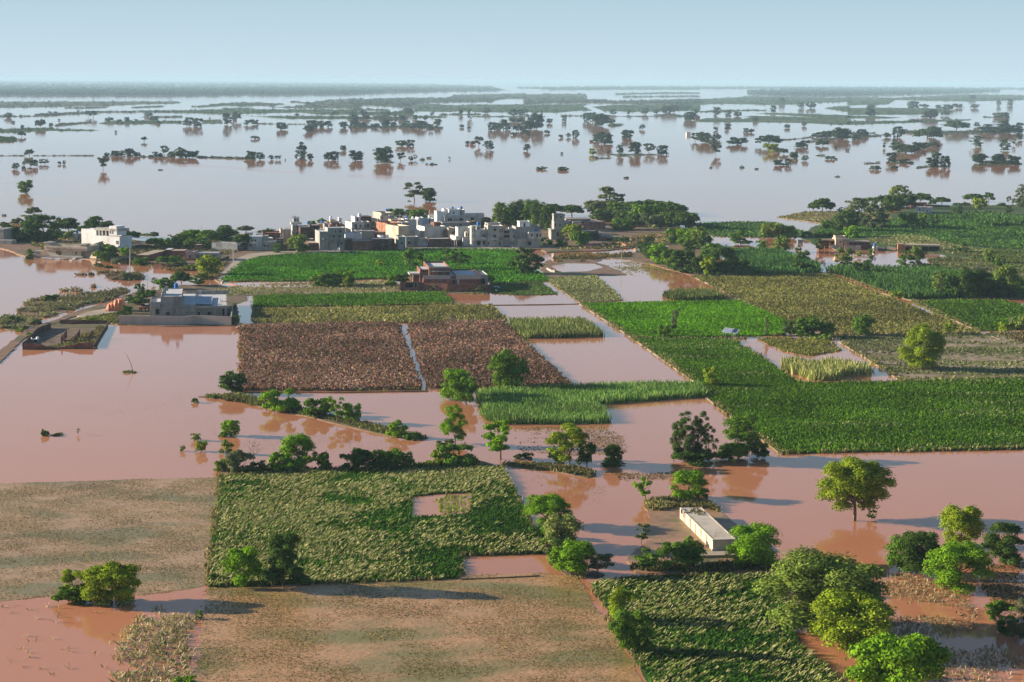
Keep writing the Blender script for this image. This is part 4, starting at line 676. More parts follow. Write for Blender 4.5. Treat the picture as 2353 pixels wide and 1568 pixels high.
cluster('by the village road', 'V1', [(405, 835, 380, 310, 'round', 'o', 'domed light green tree by the road at the left end of the village'), (45, 848, 125, 172, 'round', 'm', 'small ball tree at the road bend'), (650, 340, 120, 60, 'bush', 'm', 'low bush behind the flat roofs left'), (815, 325, 150, 86, 'bush', 'm', 'leafy bush behind the flat roofs right'), (2150, 220, 190, 145, 'round', 'd', 'dark round tree behind the village roofs'), (2020, 130, 150, 60, 'spread', 'd', 'flat crowned tree behind the cream walled roof'), (2240, 200, 60, 120, 'euc', 'd', 'narrow dark tree between village roofs'), (2310, 205, 90, 120, 'round', 'd', 'small dark tree between village roofs')])
cluster('in the middle of the village', 'V2', [(390, 290, 190, 150, 'round', 'm', 'dark green tree behind the bare white pillars'), (500, 270, 110, 120, 'round', 'm', 'small tree right behind the bare white pillars'), (655, 215, 50, 40, 'bush', 'd', 'small dark bush beside the bare white pillars')])
cluster('in the lake at far left', 'F1', [(175, 864, 86, 86, 'round', 'm', 'rounded tree alone in the lake near the left edge')])
cluster('in the lake behind the village', 'B', [(1105, 178, 115, 125, 'open', 'g', 'bigger of the two trees standing in the lake behind the village'), (1208, 180, 92, 88, 'round', 'd', 'smaller dark tree in the lake beside its taller neighbour'), (1070, 178, 22, 10, 'low', 'd', 'speck of brush in the lake left of the two village trees')])
cluster('left of the white house', 'L1', [(160, 535, 250, 235, 'round', 'd'), (300, 545, 240, 215, 'round', 'd'), (460, 560, 240, 300, 'round', 'd'), (640, 560, 240, 408, 'tall', 'd'), (800, 540, 210, 365, 'tall', 'd'), (1010, 420, 300, 215, 'spread', 'd'), (400, 430, 220, 200, 'bush', 'm'), (490, 330, 200, 180, 'round', 'd'), (60, 345, 130, 90, 'spread', 'd'), (255, 272, 135, 80, 'spread', 'g'), (985, 505, 230, 120, 'bush', 'o'), (560, 545, 200, 150, 'bush', 'd'), (720, 550, 220, 120, 'bush', 'd'), (210, 268, 190, 30, 'low', 'd'),
    (500, 172, 195, 136, 'spread', 'g', 'flat topped grey tree alone on a spit beyond the dark tree mass'), (60, 162, 60, 22, 'low', 'd', 'dark drift heap floating near the left edge of the lake'), (380, 165, 180, 14, 'low', 'o', 'low weed spit left of the flat topped grey tree')])
cluster('around the white house', 'L1', [(1430, 480, 490, 290, 'spread', 'd', 'broad dark tree behind the white house roof'), (1930, 535, 230, 140, 'spread', 'd', 'dark rounded tree right of the white house'), (1610, 770, 230, 185, 'round', 'm', 'leafy tree in front of the white house'), (1500, 840, 230, 150, 'bush', 'm', 'bright bush at the corner of the cream veranda house'), (1850, 755, 180, 130, 'bush', 'b', 'bush next to the pole before the white house'), (440, 775, 110, 125, 'bush', 'm', 'bush by the small shed at the water edge'), (430, 800, 120, 50, 'low', 'd', 'dark drift at the foot of the water edge shed'), (1700, 870, 170, 84, 'low', 'g', 'grey bush on the mud below the white house'), (1440, 905, 140, 60, 'low', 'g', 'grey drift bush at the mud point'), (2070, 885, 200, 110, 'bush', 'm', 'bush in front of the dark brick barn'), (2280, 480, 110, 80, 'open', 'd', 'half drowned bare crowned tree on the lake spit'), (2150, 445, 220, 24, 'low', 'm', 'low green spit in the lake behind the white house'), (1560, 925, 180, 40, 'low', 'd', 'flood wrack along the mud point below the pole')])
cluster('in the grove above the barn', 'L2', [(580, 450, 245, 122, 'spread', 'm'), (740, 465, 160, 140, 'bush', 'm'), (885, 450, 190, 175, 'round', 'd'), (1040, 485, 160, 148, 'round', 'm'), (1080, 420, 290, 205, 'spread', 'm'), (1290, 450, 270, 235, 'spread', 'm'), (1530, 380, 270, 225, 'round', 'd'), (1420, 400, 200, 150, 'spread', 'd'), (1240, 480, 160, 110, 'bush', 'd'), (1770, 495, 195, 225, 'round', 'd'), (1990, 430, 120, 100, 'spread', 'd'), (1640, 360, 130, 140, 'round', 'd'), (1810, 240, 200, 92, 'open', 'g'), (2090, 255, 210, 66, 'low', 'd'), (960, 350, 150, 110, 'spread', 'o'),
    (1197, 250, 50, 110, 'dead', 'd', 'bare snag rising above the grove by the lake'), (760, 285, 60, 12, 'low', 'd', 'dark drift in the lake above the grove')])
cluster('on the muddy bank below the barn', 'L2', [(760, 690, 280, 122, 'bush', 'm', 'spreading bush over the muddy bank below the barn'), (890, 742, 200, 96, 'bush', 'g', 'grey bush beside the freestanding brick wall panels'), (1060, 770, 140, 80, 'low', 'o', 'brown weeds on the bank below the long low house'), (360, 700, 190, 100, 'bush', 'm', 'bush at the corner of the barn wall'), (1290, 830, 280, 255, 'round', 'y', 'large yellow green tree by the farm track junction'), (1200, 890, 160, 90, 'bush', 'o', 'low olive shrub beside the farm track junction'), (180, 890, 230, 90, 'low', 'g', 'grey flood battered bush on the mud spit'), (280, 900, 150, 80, 'low', 'g', 'second flood battered bush on the mud spit')])
cluster('around the grey concrete house', 'L3', [(1350, 245, 280, 215, 'spread', 'd', 'dark feathery tree behind the concrete house roof'), (1620, 270, 170, 180, 'open', 'm', 'thin tree behind the long flat concrete roof'), (1100, 310, 300, 170, 'bush', 'm', 'bushes behind the stair tower of the concrete house'), (715, 380, 165, 165, 'bush', 'd', 'dark cone shaped bush left of the concrete house'), (920, 240, 85, 120, 'open', 'g', 'small grey sapling left of the concrete house'), (690, 560, 330, 190, 'bush', 'd', 'dense dark bush between the orange covered load and the house'), (860, 420, 200, 110, 'bush', 'm', 'mid green bush against the stair tower'), (480, 700, 240, 140, 'bush', 'd', 'dark bush at the near corner of the apron'), (2200, 860, 150, 150, 'bush', 'd', 'dark creeper at the right end of the concrete boundary wall'), (2190, 640, 70, 120, 'bush', 'd', 'dark bush along the shaded side of the concrete house')])
cluster('on the track verge', 'L4', [(250, 540, 240, 110, 'bush', 'm', 'green bush at the left edge of the view by the track'), (400, 750, 170, 130, 'low', 'o', 'drift covered shrub below the track verge'), (1040, 130, 240, 130, 'bush', 'd', 'dark bush at the head of the track verge scrub'), (590, 840, 100, 75, 'low', 'b', 'bright small weed clump by the roofless plot wall'), (1900, 560, 300, 90, 'bush', 'm', 'bush on the far wall of the roofless plot'), (760, 590, 200, 100, 'low', 'g', 'grey shrub beside the farm track')])
# ------------------------------------------------------------------ far flood plain
def scrub(name, label, f, pts, n, w, h, cols, m=9, seed=1, cat='scrub', screen=True, z=0.1):
    """a mass of shrubs or trees too far to count"""
    r = np.random.default_rng(seed)
    if screen:
        Q = np.array([(px(f, *p) if len(p) == 2 else px(*p)) for p in pts]); lo, hi = Q.min(0), Q.max(0)
        xy = np.stack([r.uniform(lo[0], hi[0], n * 4), r.uniform(lo[1], hi[1], n * 4)], 1)
        xy = xy[inside(Q, xy[:, 0], xy[:, 1])][:n]
        G = np.array([gp('D', a, b)[:2] for a, b in xy])
    else:
        P = ground_poly(f, pts); lo, hi = P.min(0), P.max(0); G = np.stack([r.uniform(lo[0], hi[0], n * 4), r.uniform(lo[1], hi[1], n * 4)], 1)
        G = G[inside(P, G[:, 0], G[:, 1])][:n]
    k = len(G); sz = r.uniform(.45, 1.25, k)
    N = k * m; S_ = np.repeat(sz, m); d = r.normal(size=(N, 3)); d /= np.linalg.norm(d, axis=1)[:, None]; d[:, 2] = np.abs(d[:, 2])
    c = np.stack([np.repeat(G[:, 0], m) + d[:, 0] * w * S_ * .42, np.repeat(G[:, 1], m) + d[:, 1] * w * S_ * .42, z + (.15 + .7 * d[:, 2]) * h * S_], 1)
    nn = d + r.normal(0, .4, (N, 3)); up = r.normal(size=(N, 3)); t1 = np.cross(nn, up); t1 /= np.linalg.norm(t1, axis=1)[:, None]; t2 = np.cross(nn, t1); t2 /= np.linalg.norm(t2, axis=1)[:, None]
    s1 = w * S_ * r.uniform(.25, .5, N); s2 = h * S_ * r.uniform(.3, .6, N)
    vt = np.zeros((N, 4, 3))
    for q, (a, b) in enumerate(((-.6, -.4), (.5, -.6), (.6, .5), (-.4, .6))): vt[:, q] = c + t1 * (a * s1)[:, None] + t2 * (b * s2)[:, None]
    vt[:, :, 2] = np.maximum(vt[:, :, 2], .02)
    C = np.array(cols)[r.integers(0, len(cols), N)] * r.uniform(.8, 1.2, (N, 1))
    return tag(link(name, quads(name, vt, C, M['crop'])), label, cat, kind='stuff')
WOOD = [(.022, .038, .026), (.032, .05, .032), (.016, .03, .022)]
MARSH = [(.055, .066, .040), (.072, .080, .05), (.04, .052, .034)]
def isle(f, pts, mat='far_land', z=.25, amp=2.0, step=25, seed=1):
    return patch('bank', f, pts, z, M[mat], step=step, amp=amp, skirt=.5, seed=seed)
def strip(f, pts, wpx):
    """a long narrow polygon around a line; wpx: width in picture units of the frame"""
    up = [(x, y - wpx / 2) for x, y in pts]; return up + [(x, y + wpx / 2) for x, y in reversed(pts)]
# far bank woodland and the last land before the horizon
FB = [('D', -80, 186), ('D', 300, 187), ('D', 700, 190), ('D', 1000, 194), ('D', 1120, 199), ('K3', 2110, 138), ('K3', 1930, 152), ('K3', 1340, 162), ('K3', 700, 170), ('K3', 180, 186), ('K3', 0, 197), ('K2', 1100, 208), ('K2', 440, 214), ('K2', 0, 216), ('K1', 1200, 216), ('K1', 0, 213), ('D', -80, 220)]
isle('D', FB, 'far_green', .6, 10, 400, 2)
scrub('far_woodland', 'blue hazed woodland along the whole far bank of the river', 'D', FB, 4600, 42, 11, WOOD, 8, 3, 'woodland')
scrub('far_woodland', 'darker thick tree belt at the water edge of the far bank', 'D', [('K1', 0, 212), ('K1', 0, 170), ('K1', 2353, 140), ('K2', 1000, 130), ('K2', 2353, 110), ('K3', 700, 100), ('K3', 1300, 140), ('K3', 700, 168), ('K3', 180, 184), ('K3', 0, 195), ('K2', 440, 208), ('K2', 0, 214)], 2600, 34, 13, WOOD, 9, 4, 'woodland')
FR2 = [('D', 1180, 202), ('D', 1500, 199), ('D', 2430, 203), ('D', 2430, 207), ('D', 1800, 205), ('D', 1260, 206)]
isle('D', FR2, 'far_green', .6, 10, 400, 3)
scrub('far_woodland', 'faint hazy line of land on the horizon beyond the right hand lake', 'D', FR2, 900, 50, 11, WOOD, 8, 5, 'woodland')
FP = [('K5', 560, 88), ('K5', 800, 84), ('K5', 830, 64), ('K5', 1345, 58), ('K6', 700, 62), ('K6', 1160, 76), ('K6', 1150, 92), ('K6', 880, 104), ('K6', 0, 124), ('K5', 800, 122), ('K5', 570, 114)]
isle('D', FP, 'far_green', .6, 8, 200, 4)
scrub('far_plantation', 'long dark blue tree plantation on the horizon at the right', 'D', FP, 2600, 30, 15, [(.020, .036, .024), (.03, .046, .03)], 9, 6, 'woodland')
for k, (f, x, y, w, h) in enumerate(((('K1'), 500, 135, 16, 5), ('K2', 2215, 172, 22, 9), ('K2', 2240, 172, 20, 9), ('K1', 1180, 55, 14, 4), ('K1', 670, 68, 10, 4), ('K2', 990, 94, 16, 4), ('K1', 1650, 148, 12, 4))):
    P = gp(f, x, y); s = mpp(f, P); bm = bmesh.new(); hw, hh = w * 1.6 * s / 2, max(h * s, 9)
    bmesh.ops.create_cube(bm, size=1, matrix=Matrix.Translation((0, 0, hh / 2)) @ Matrix.Diagonal((hw * 2, hw * 1.2, hh, 1)))
    bmesh.ops.create_cube(bm, size=1, matrix=Matrix.Translation((0, 0, hh + .4)) @ Matrix.Diagonal((hw * 2.1, hw * 1.3, .8, 1)))
    me = bpy.data.meshes.new('distant_building'); bm.to_mesh(me); bm.free()
    if 'far_white' not in M: M['far_white'] = noise_mat('far_whitewash', (.75, .74, .72), (.82, .81, .79), .1)
    o = link('distant_building', me, M['far_white']); o.location = (P[0], P[1], .5)
    tag(o, ['pale speck of a building in the far woodland at the upper left', 'white building at the river edge of the far bank', 'second white building touching its twin at the river edge', 'white speck high in the haze above the left woodland', 'pale roof in the haze right of the upper left speck', 'pale roofs in the haze above the middle of the far bank', 'tiny white dot at the water side of the left woodland'][k], 'building', 'white buildings on the far bank')
for k, (f, x0, x1, y, w) in enumerate((('K1', 120, 360, 128, 5), ('K1', 470, 540, 130, 10), ('K1', 640, 950, 62, 6), ('K1', 1130, 1230, 46, 7), ('K1', 1500, 1700, 142, 6), ('K1', 100, 170, 155, 5), ('K1', 480, 560, 45, 8), ('K1', 1850, 1930, 62, 5), ('K2', 130, 220, 78, 8), ('K2', 960, 1090, 90, 8), ('K2', 0, 60, 80, 6), ('K3', 300, 600, 120, 4))):
    patch('pool', f, strip(f, [(x0, y), ((x0 + x1) / 2, y - 1), (x1, y)], w), 1.0, M['water'], step=200, amp=8, seed=80 + k, skirt=.4)
# low islands and flooded fields, far to near
ISL = [('K1', [(-60, 300), (1000, 293), (2353, 292), (2440, 308), (2353, 322), (1900, 332), (1500, 352), (1100, 358), (700, 368), (300, 374), (-60, 380)], 'far_land', 260, 5),
 ('K1', strip('K1', [(880, 382), (1100, 380), (1440, 371)], 12), 'far_land', 60, 3), ('K1', strip('K1', [(1770, 378), (1900, 370), (2200, 360)], 12), 'far_land', 60, 3),
 ('K2', [(600, 318), (900, 310), (1200, 309), (1490, 330), (1300, 350), (900, 357), (650, 348)], 'far_land', 150, 5), ('K2', [(230, 360), (460, 348), (480, 330), (600, 338), (620, 352), (300, 370)], 'far_land', 60, 4),
 ('K2', [(1270, 372), (1550, 360), (1750, 350), (1780, 315), (2050, 275), (2353, 262), (2500, 262), (2500, 385), (1750, 382)], 'far_land', 260, 6), ('K2', strip('K2', [(1555, 300), (1680, 305), (1760, 318)], 12), 'far_land', 40, 4),
 ('K3', [(-10, 258), (400, 262), (750, 248), (1300, 245), (1400, 205), (2353, 185), (2353, 250), (2000, 265), (1900, 300), (1050, 310), (700, 372), (-10, 330)], 'far_land', 900, 7),
 ('K3', [(700, 372), (1050, 318), (1400, 345), (1700, 335), (2353, 330), (2353, 440), (1650, 436), (1640, 412), (1300, 432), (860, 425), (860, 385)], 'far_green', 160, 5),
 ('K3', [(-10, 400), (250, 395), (520, 405), (500, 418), (230, 412), (40, 420), (-10, 420)], 'far_green', 60, 5), ('K3', [(-10, 440), (430, 440), (850, 420), (840, 470), (520, 480), (430, 468), (230, 470), (-10, 466)], 'far_green', 150, 5),
 ('K3', [(860, 486), (1000, 484), (1240, 490), (1305, 508), (880, 512)], 'far_green', 30, 3), ('K3', [(1640, 490), (2353, 488), (2353, 502), (1640, 502)], 'far_green', 20, 3), ('K3', strip('K3', [(1215, 470), (1400, 470), (1760, 464)], 10), 'far_land', 30, 4),
 ('K3', [(-10, 520), (160, 512), (420, 500), (600, 510), (820, 528), (600, 545), (420, 545), (240, 520), (120, 545), (-10, 540)], 'far_land', 150, 6),
 ('K4', [(-10, 112), (470, 108), (480, 150), (700, 162), (1345, 150), (1345, 186), (900, 190), (500, 180), (160, 182), (-10, 196)], 'far_land', 700, 7),
 ('K4', [(-10, 200), (160, 190), (300, 190), (480, 186), (440, 208), (515, 236), (400, 238), (250, 254), (-10, 248)], 'far_green', 120, 5), ('K4', [(515, 208), (700, 192), (1345, 194), (1345, 236), (900, 246), (600, 240), (560, 222)], 'far_green', 160, 5),
 ('K4', strip('K4', [(190, 76), (700, 70), (1345, 72)], 12), 'far_green', 260, 8), ('K4', strip('K4', [(700, 112), (1000, 104), (1345, 104)], 10), 'far_green', 160, 7), ('K4', strip('K4', [(760, 134), (1000, 130), (1345, 128)], 6), 'far_land', 90, 7),
 ('K4', strip('K4', [(275, 277), (450, 279)], 6), 'far_land', 20, 3), ('K4', strip('K4', [(1000, 276), (1100, 270), (1210, 282)], 12), 'far_land', 40, 3), ('K4', strip('K4', [(690, 282), (1000, 282)], 3), 'far_land', 16, 2), ('K4', [(630, 344), (680, 336), (765, 346), (740, 356), (650, 358)], 'far_green', 30, 3),
 ('K4', strip('K4', [(650, 575), (730, 578), (860, 572), (1020, 577)], 6), 'far_land', 34, 1.2), ('K4', strip('K4', [(700, 590), (860, 584), (920, 580)], 3), 'far_land', 16, 1), ('K4', strip('K4', [(545, 606), (660, 603)], 5), 'far_land', 14, 1),
 ('K5', [(-10, 195), (400, 185), (600, 190), (800, 196), (1000, 180), (1345, 170), (1345, 140), (800, 130), (560, 128), (400, 140), (160, 150), (-10, 150)], 'far_green', 420, 6), ('K5', [(-10, 232), (100, 235), (140, 200), (60, 195), (-10, 200)], 'far_green', 60, 4),
 ('K5', [(620, 260), (760, 254), (900, 258), (1345, 274), (1345, 296), (1150, 296), (900, 276)], 'far_green', 60, 3), ('K5', [(130, 318), (250, 294), (400, 296), (520, 300), (600, 288), (520, 284), (620, 278), (900, 284), (1345, 302), (1345, 346), (1200, 344), (1000, 332), (600, 326), (200, 324)], 'far_green', 90, 3),
 ('K5', [(160, 242), (400, 236), (600, 230), (730, 238), (560, 240), (400, 248), (200, 250)], 'far_green', 60, 4), ('K5', [(1150, 220), (1250, 205), (1345, 205), (1345, 250), (1250, 235)], 'far_green', 50, 4), ('K5', strip('K5', [(-10, 276), (55, 282)], 12), 'far_land', 16, 3),
 ('K5', strip('K5', [(790, 466), (850, 462), (950, 454), (1060, 440)], 5), 'far_land', 40, 2), ('K5', strip('K5', [(1030, 478), (1150, 464), (1345, 440)], 10), 'far_land', 60, 3), ('K5', strip('K5', [(930, 625), (860, 592)], 6), 'far_land', 6, .6), ('K5', strip('K5', [(690, 548), (790, 560)], 4), 'far_land', 8, .8),
 ('K6', [(-10, 130), (350, 140), (900, 112), (1345, 120), (1345, 156), (900, 166), (350, 156), (300, 190), (-10, 196)], 'far_green', 420, 6), ('K6', [(-10, 216), (300, 215), (640, 220), (760, 226), (800, 245), (640, 256), (640, 266), (-10, 270)], 'far_green', 160, 4),
 ('K6', [(-10, 275), (200, 280), (400, 290), (300, 298), (-10, 296)], 'far_green', 30, 3), ('K6', [(-10, 320), (440, 316), (700, 308), (940, 303), (930, 312), (560, 326), (-10, 346)], 'far_green', 90, 3), ('K6', strip('K6', [(460, 318), (520, 312), (565, 322)], 18), 'far_land', 40, 3),
 ('K6', strip('K6', [(-10, 442), (100, 438), (240, 430)], 10), 'far_land', 46, 3), ('K6', [(400, 392), (560, 388), (700, 400), (900, 396), (1000, 388), (1300, 384), (1310, 404), (1000, 416), (900, 420), (700, 424), (420, 412)], 'far_land', 240, 4), ('K6', strip('K6', [(-10, 412), (120, 412), (195, 410)], 8), 'far_land', 24, 3),
 ('K6', strip('K6', [(960, 655), (1060, 652), (1200, 648), (1325, 646)], 10), 'far_land', 60, 1.8), ('K6', strip('K6', [(285, 638), (350, 640), (480, 640)], 6), 'far_land', 24, 1.5), ('K6', strip('K6', [(520, 678), (600, 668), (770, 664)], 8), 'far_land', 36, 1.5), ('K6', strip('K6', [(1030, 286), (1130, 292), (1240, 294)], 6), 'far_land', 16, 2.5), ('K6', strip('K6', [(120, 646), (235, 640)], 6), 'far_land', 12, 1.5),
 ('K1', [(-60, 490), (480, 488), (490, 468), (900, 448), (1300, 432), (1830, 428), (1830, 440), (1300, 440), (900, 470), (600, 490), (200, 498), (-60, 502)], 'far_land', 340, 4), ('K1', [(1850, 422), (2440, 420), (2440, 438), (1850, 438)], 'far_land', 90, 4),
 ('K2', [(-10, 415), (600, 400), (800, 380), (1000, 385), (1100, 400), (1700, 402), (2440, 402), (2440, 470), (1900, 465), (1700, 440), (1500, 442), (900, 458), (600, 462), (-10, 440)], 'far_green', 420, 4), ('K2', [(880, 482), (1200, 494), (1400, 490), (2440, 492), (2440, 528), (1500, 522), (1250, 502)], 'far_green', 190, 3),
 ('K2', [(360, 540), (620, 532), (640, 590), (370, 588)], 'far_green', 20, 2), ('K2', strip('K2', [(1100, 592), (1400, 596), (1760, 600)], 5), 'far_land', 30, 2),
 ('K1', [(1350, 580), (1500, 560), (1900, 556), (2440, 556), (2430, 584), (1750, 596), (1350, 592)], 'far_green', 190, 3), ('K1', [(720, 622), (790, 594), (1000, 586), (1200, 576), (1250, 580), (1000, 600), (800, 622)], 'far_land', 110, 2.5), ('K1', [(1890, 500), (2100, 498), (2440, 492), (2440, 506), (1980, 512)], 'far_land', 60, 3),
 ('K1', [(-60, 668), (340, 652), (600, 652), (860, 668), (1100, 672), (1340, 680), (1200, 686), (600, 684), (230, 710), (-60, 712)], 'far_green', 170, 2.5), ('K1', [(-60, 776), (190, 780), (218, 820), (150, 834), (-60, 842)], 'far_green', 160, 3.2),
 ('K1', strip('K1', [(-60, 1024), (200, 1022), (340, 1024)], 4), 'far_land', 24, 1), ('K1', strip('K1', [(450, 1022), (700, 1022), (1250, 1023)], 3), 'far_land', 50, .9), ('K2', strip('K2', [(300, 1042), (600, 1052), (930, 1062), (1080, 1068)], 12), 'far_land', 90, 2.2), ('K1', strip('K1', [(1380, 1026), (1500, 1028), (2000, 1038), (2353, 1044)], 5), 'far_land', 60, 1.2),
 ('K3', [(-10, 632), (700, 628), (1240, 640), (1240, 652), (700, 650), (-10, 648)], 'far_land', 220, 3.5), ('K3', strip('K3', [(350, 1106), (580, 1110)], 10), 'far_land', 16, 1)]
mnames = {'far_land': MARSH, 'far_green': [(.05, .085, .03), (.065, .10, .036), (.04, .07, .026)]}
for i, (f, pts, mat, n, h) in enumerate(ISL):
    P = ground_poly(f, pts); dist = P[:, 1].mean()
    isle(f, pts, mat, .2, min(2.5, dist * .0007), max(8, dist * .006), 20 + i)
    w = max(2.0, dist * .0022)
    G = scrub('marsh_scrub', None, f, pts, n, w, h * .62, mnames[mat], 7, 60 + i)
    c = P.mean(0)
for i, o in enumerate(sorted([o for o in COL.objects if o.name.startswith('marsh_scrub')], key=lambda o: o.name)):
    o['label'] = 'dull green scrub and grass covering a low flooded island far out on the plain'; o['category'] = 'scrub'; o['group'] = 'scrub on the far flooded islands'
# trees standing far out in the flood
def far(phrase, f, s):
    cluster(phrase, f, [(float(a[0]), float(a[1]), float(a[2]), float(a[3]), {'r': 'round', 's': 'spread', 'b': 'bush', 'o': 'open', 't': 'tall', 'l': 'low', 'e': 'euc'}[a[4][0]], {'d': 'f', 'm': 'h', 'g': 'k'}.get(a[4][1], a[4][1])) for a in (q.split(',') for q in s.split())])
far('on the drowned clump at far left', 'K1', '395,1028,120,86,sg 210,1204,84,84,rd 415,1172,145,116,bm 320,1148,42,54,bd 545,1138,54,68,od 615,1138,68,72,od 800,1138,40,42,bd 862,1138,42,50,bd 320,1202,48,30,ld 395,1192,60,14,ld 1388,1210,135,172,og')
far('on the bank above the white house', 'K1', '1435,1028,68,46,bd 1560,1030,110,70,bm 1638,1030,92,78,bm 1742,1032,135,102,rd 1850,1032,80,54,bd 1930,1040,72,26,ld 2030,1042,74,28,ld 2095,1042,74,74,bm 2155,1042,74,54,bd 2212,1010,98,122,om 2315,1046,125,78,bm 2160,1216,55,14,ld')
far('in the upper left flood', 'K1', '1940,832,78,66,sd 292,768,98,68,sd 545,642,130,100,sd 300,668,48,58,rd 685,628,56,44,rd 115,512,98,66,rg 1185,505,84,86,sd 1255,515,88,96,sd 1475,562,95,54,bd 1600,572,64,38,bd 1710,568,74,64,rd 1830,568,44,38,bd 2070,552,94,58,bd 2000,495,95,54,bg 2130,592,64,42,bg 1055,432,44,22,bg 670,452,54,26,bg 745,452,44,24,bg 1560,714,32,32,bd 792,548,36,22,bd 175,580,42,24,bd')
far('on the long hedged drowned bank', 'K2', '68,1000,104,90,om 75,1048,175,104,bm 238,1048,150,88,bm 1010,1074,155,114,bm 1150,1076,108,98,rd 1295,1076,74,62,bd 1365,1078,54,58,od 1408,1076,42,58,od 1482,1084,20,24,bd 1710,1035,124,195,td 1637,1080,62,78,og 1710,1080,90,74,bg 1816,1084,88,88,rd 2060,1084,110,108,rd 2150,1084,120,116,rd 2265,955,84,70,rd')
far('in the left middle distance', 'K2', '1080,798,98,42,bd 1440,672,134,94,rd 1800,704,108,84,rd 185,628,134,120,rd 310,632,118,110,rd 695,604,134,146,td 830,555,108,126,sg 965,612,64,68,rd 1065,604,134,66,bd 1840,644,134,94,rd 1970,638,104,82,rd 2065,638,94,82,rd 2265,648,114,78,rd 700,744,26,28,bd 1640,492,64,38,bg 2120,482,74,52,bg 1785,332,64,32,bg 690,402,54,26,bg')
far('in the flood above the village', 'K3', '80,1086,165,132,rd 465,1110,216,198,rm 682,1094,118,112,od 820,1092,64,62,bd 875,1082,48,76,od 975,1078,62,30,ld 1065,1058,64,20,ld 1110,1142,112,24,lm 1030,1140,38,16,ld 1338,1070,26,38,bd 695,894,140,74,bm 813,896,104,86,rm 1730,900,134,134,om 1580,864,58,38,bd 1650,874,74,48,bd 1868,944,116,120,rd')
far('in the haze above the village', 'K3', '1507,644,58,40,bd 1600,668,44,38,bd 1605,530,84,138,tg 1490,470,64,82,rg 1100,484,58,48,bg 1020,548,64,58,bd 870,538,64,62,rd 1910,684,94,110,rd 1990,676,114,90,rd 2065,678,104,140,rd 2125,674,74,94,rd 2265,694,124,84,bd 2330,745,84,100,od 2195,748,62,40,bd 1835,454,90,68,rg 2200,490,114,96,rd 2300,494,94,94,rd 2250,574,185,62,bg 1090,694,58,54,od')
far('on the drowned hedge in haze', 'K3', '1180,630,104,100,rd 840,654,94,70,rd 940,654,135,98,rd 60,634,114,90,rd 160,644,104,64,rd 330,644,124,54,bd 480,630,134,90,rd 580,634,84,64,bd 750,640,104,90,rd 1080,644,114,48,bd 60,544,94,68,bd 220,534,94,64,bg 700,544,94,64,rd 180,484,94,74,rg 500,494,84,74,rg 780,454,114,68,rg')
far('around the thin grassy lake bank', 'K4', '520,578,48,48,by 545,475,48,52,rd 612,495,108,88,rd 788,450,78,60,rd 732,580,57,80,rd 845,574,90,94,rd 952,564,80,74,om 1060,576,72,70,rd 640,572,22,28,bd 550,607,24,14,ld 333,443,40,34,bd 388,448,52,60,rd 277,447,36,24,bd 283,572,20,16,ld 130,690,84,20,lm 300,697,94,26,lm 778,757,42,12,ld')
far('in haze above the grassy bank', 'K4', '900,382,38,38,bd 585,355,114,88,rd 520,330,74,76,rd 475,318,64,62,rd 670,338,44,32,bd 300,320,34,44,rd 186,335,44,34,bd 170,414,36,26,bd 675,268,50,40,rg 798,267,33,34,bg 922,267,48,46,rg 1010,262,44,34,bg 1085,258,84,54,rg 1140,253,48,60,rg 1310,262,38,38,bg 1270,312,78,58,rd 15,548,48,52,rd 30,384,94,66,rd 90,380,84,116,rd 45,324,64,54,bd 20,434,44,48,bd 10,258,32,32,bg')
far('of the ragged clumps at right', 'K5', '155,474,64,66,om 215,484,94,78,rm 278,502,82,66,rm 322,464,54,50,bd 315,580,72,92,og 484,500,112,54,bd 720,508,148,78,sd 740,558,114,66,by 833,572,64,42,sd 915,604,64,46,rm 998,624,45,42,rm 800,660,94,44,bd 870,657,48,48,rd 515,677,34,20,ld 627,688,26,10,ld 275,679,22,10,ld 1200,612,74,24,lm 1120,584,64,14,lm 1250,747,38,12,ld 1325,547,30,14,ld 1235,527,18,18,bd')
far('in the haze right of centre', 'K5', '120,312,75,64,rd 318,278,64,66,rg 405,288,48,54,rg 480,282,54,34,bg 755,250,42,52,rg 820,184,54,46,rg 970,218,48,46,rg 1045,218,74,44,bg 315,388,36,24,bd 408,362,40,24,bd 397,387,34,28,bd 545,407,38,34,rd 590,407,42,28,bd 865,372,42,28,bd 993,357,34,34,rg 958,522,74,44,bd 995,518,60,50,rd 1135,508,75,46,sd 1105,448,44,44,rd 1170,444,94,50,rd 1270,456,114,82,rd 620,322,36,32,bg 1065,442,32,30,bd')
far('below the long hedge at right', 'K6', '640,524,78,48,sm 355,550,64,92,tm 410,562,94,68,rm 482,564,114,60,bm 545,534,94,52,bd 270,528,24,46,bd 328,634,74,72,rd 435,642,104,34,bd 640,672,88,72,rd 738,672,80,84,rd 668,650,58,96,tm 200,692,84,30,lm 343,684,56,20,lm 1005,642,94,70,rd 1145,648,98,76,rd 1255,650,130,66,bd 1075,648,64,26,ld 975,516,78,84,em 1190,546,74,98,em 1265,504,33,54,og 1310,464,54,50,bd')
far('along the long hedge at right', 'K6', '825,396,165,76,sm 105,434,74,52,rd 50,462,64,42,rd 375,444,84,82,rd 290,444,64,36,bm 600,464,164,86,sm 650,444,94,84,rd 1310,388,50,56,rd 1195,376,74,68,rd 1130,410,204,66,bd 1235,408,154,56,bd 985,362,38,34,bg')
far('in the haze at the upper right', 'K6', '165,278,76,52,rd 165,230,54,40,rg 495,218,74,50,rg 575,212,72,24,bg 690,224,48,30,bg 760,232,74,40,rg 835,218,84,32,bg 620,294,114,64,rg 740,277,48,38,sg 965,220,58,30,bg 1140,294,64,38,rg 1195,297,66,44,rg 1150,204,33,44,rg 1235,199,40,48,rg 945,154,54,34,rg')
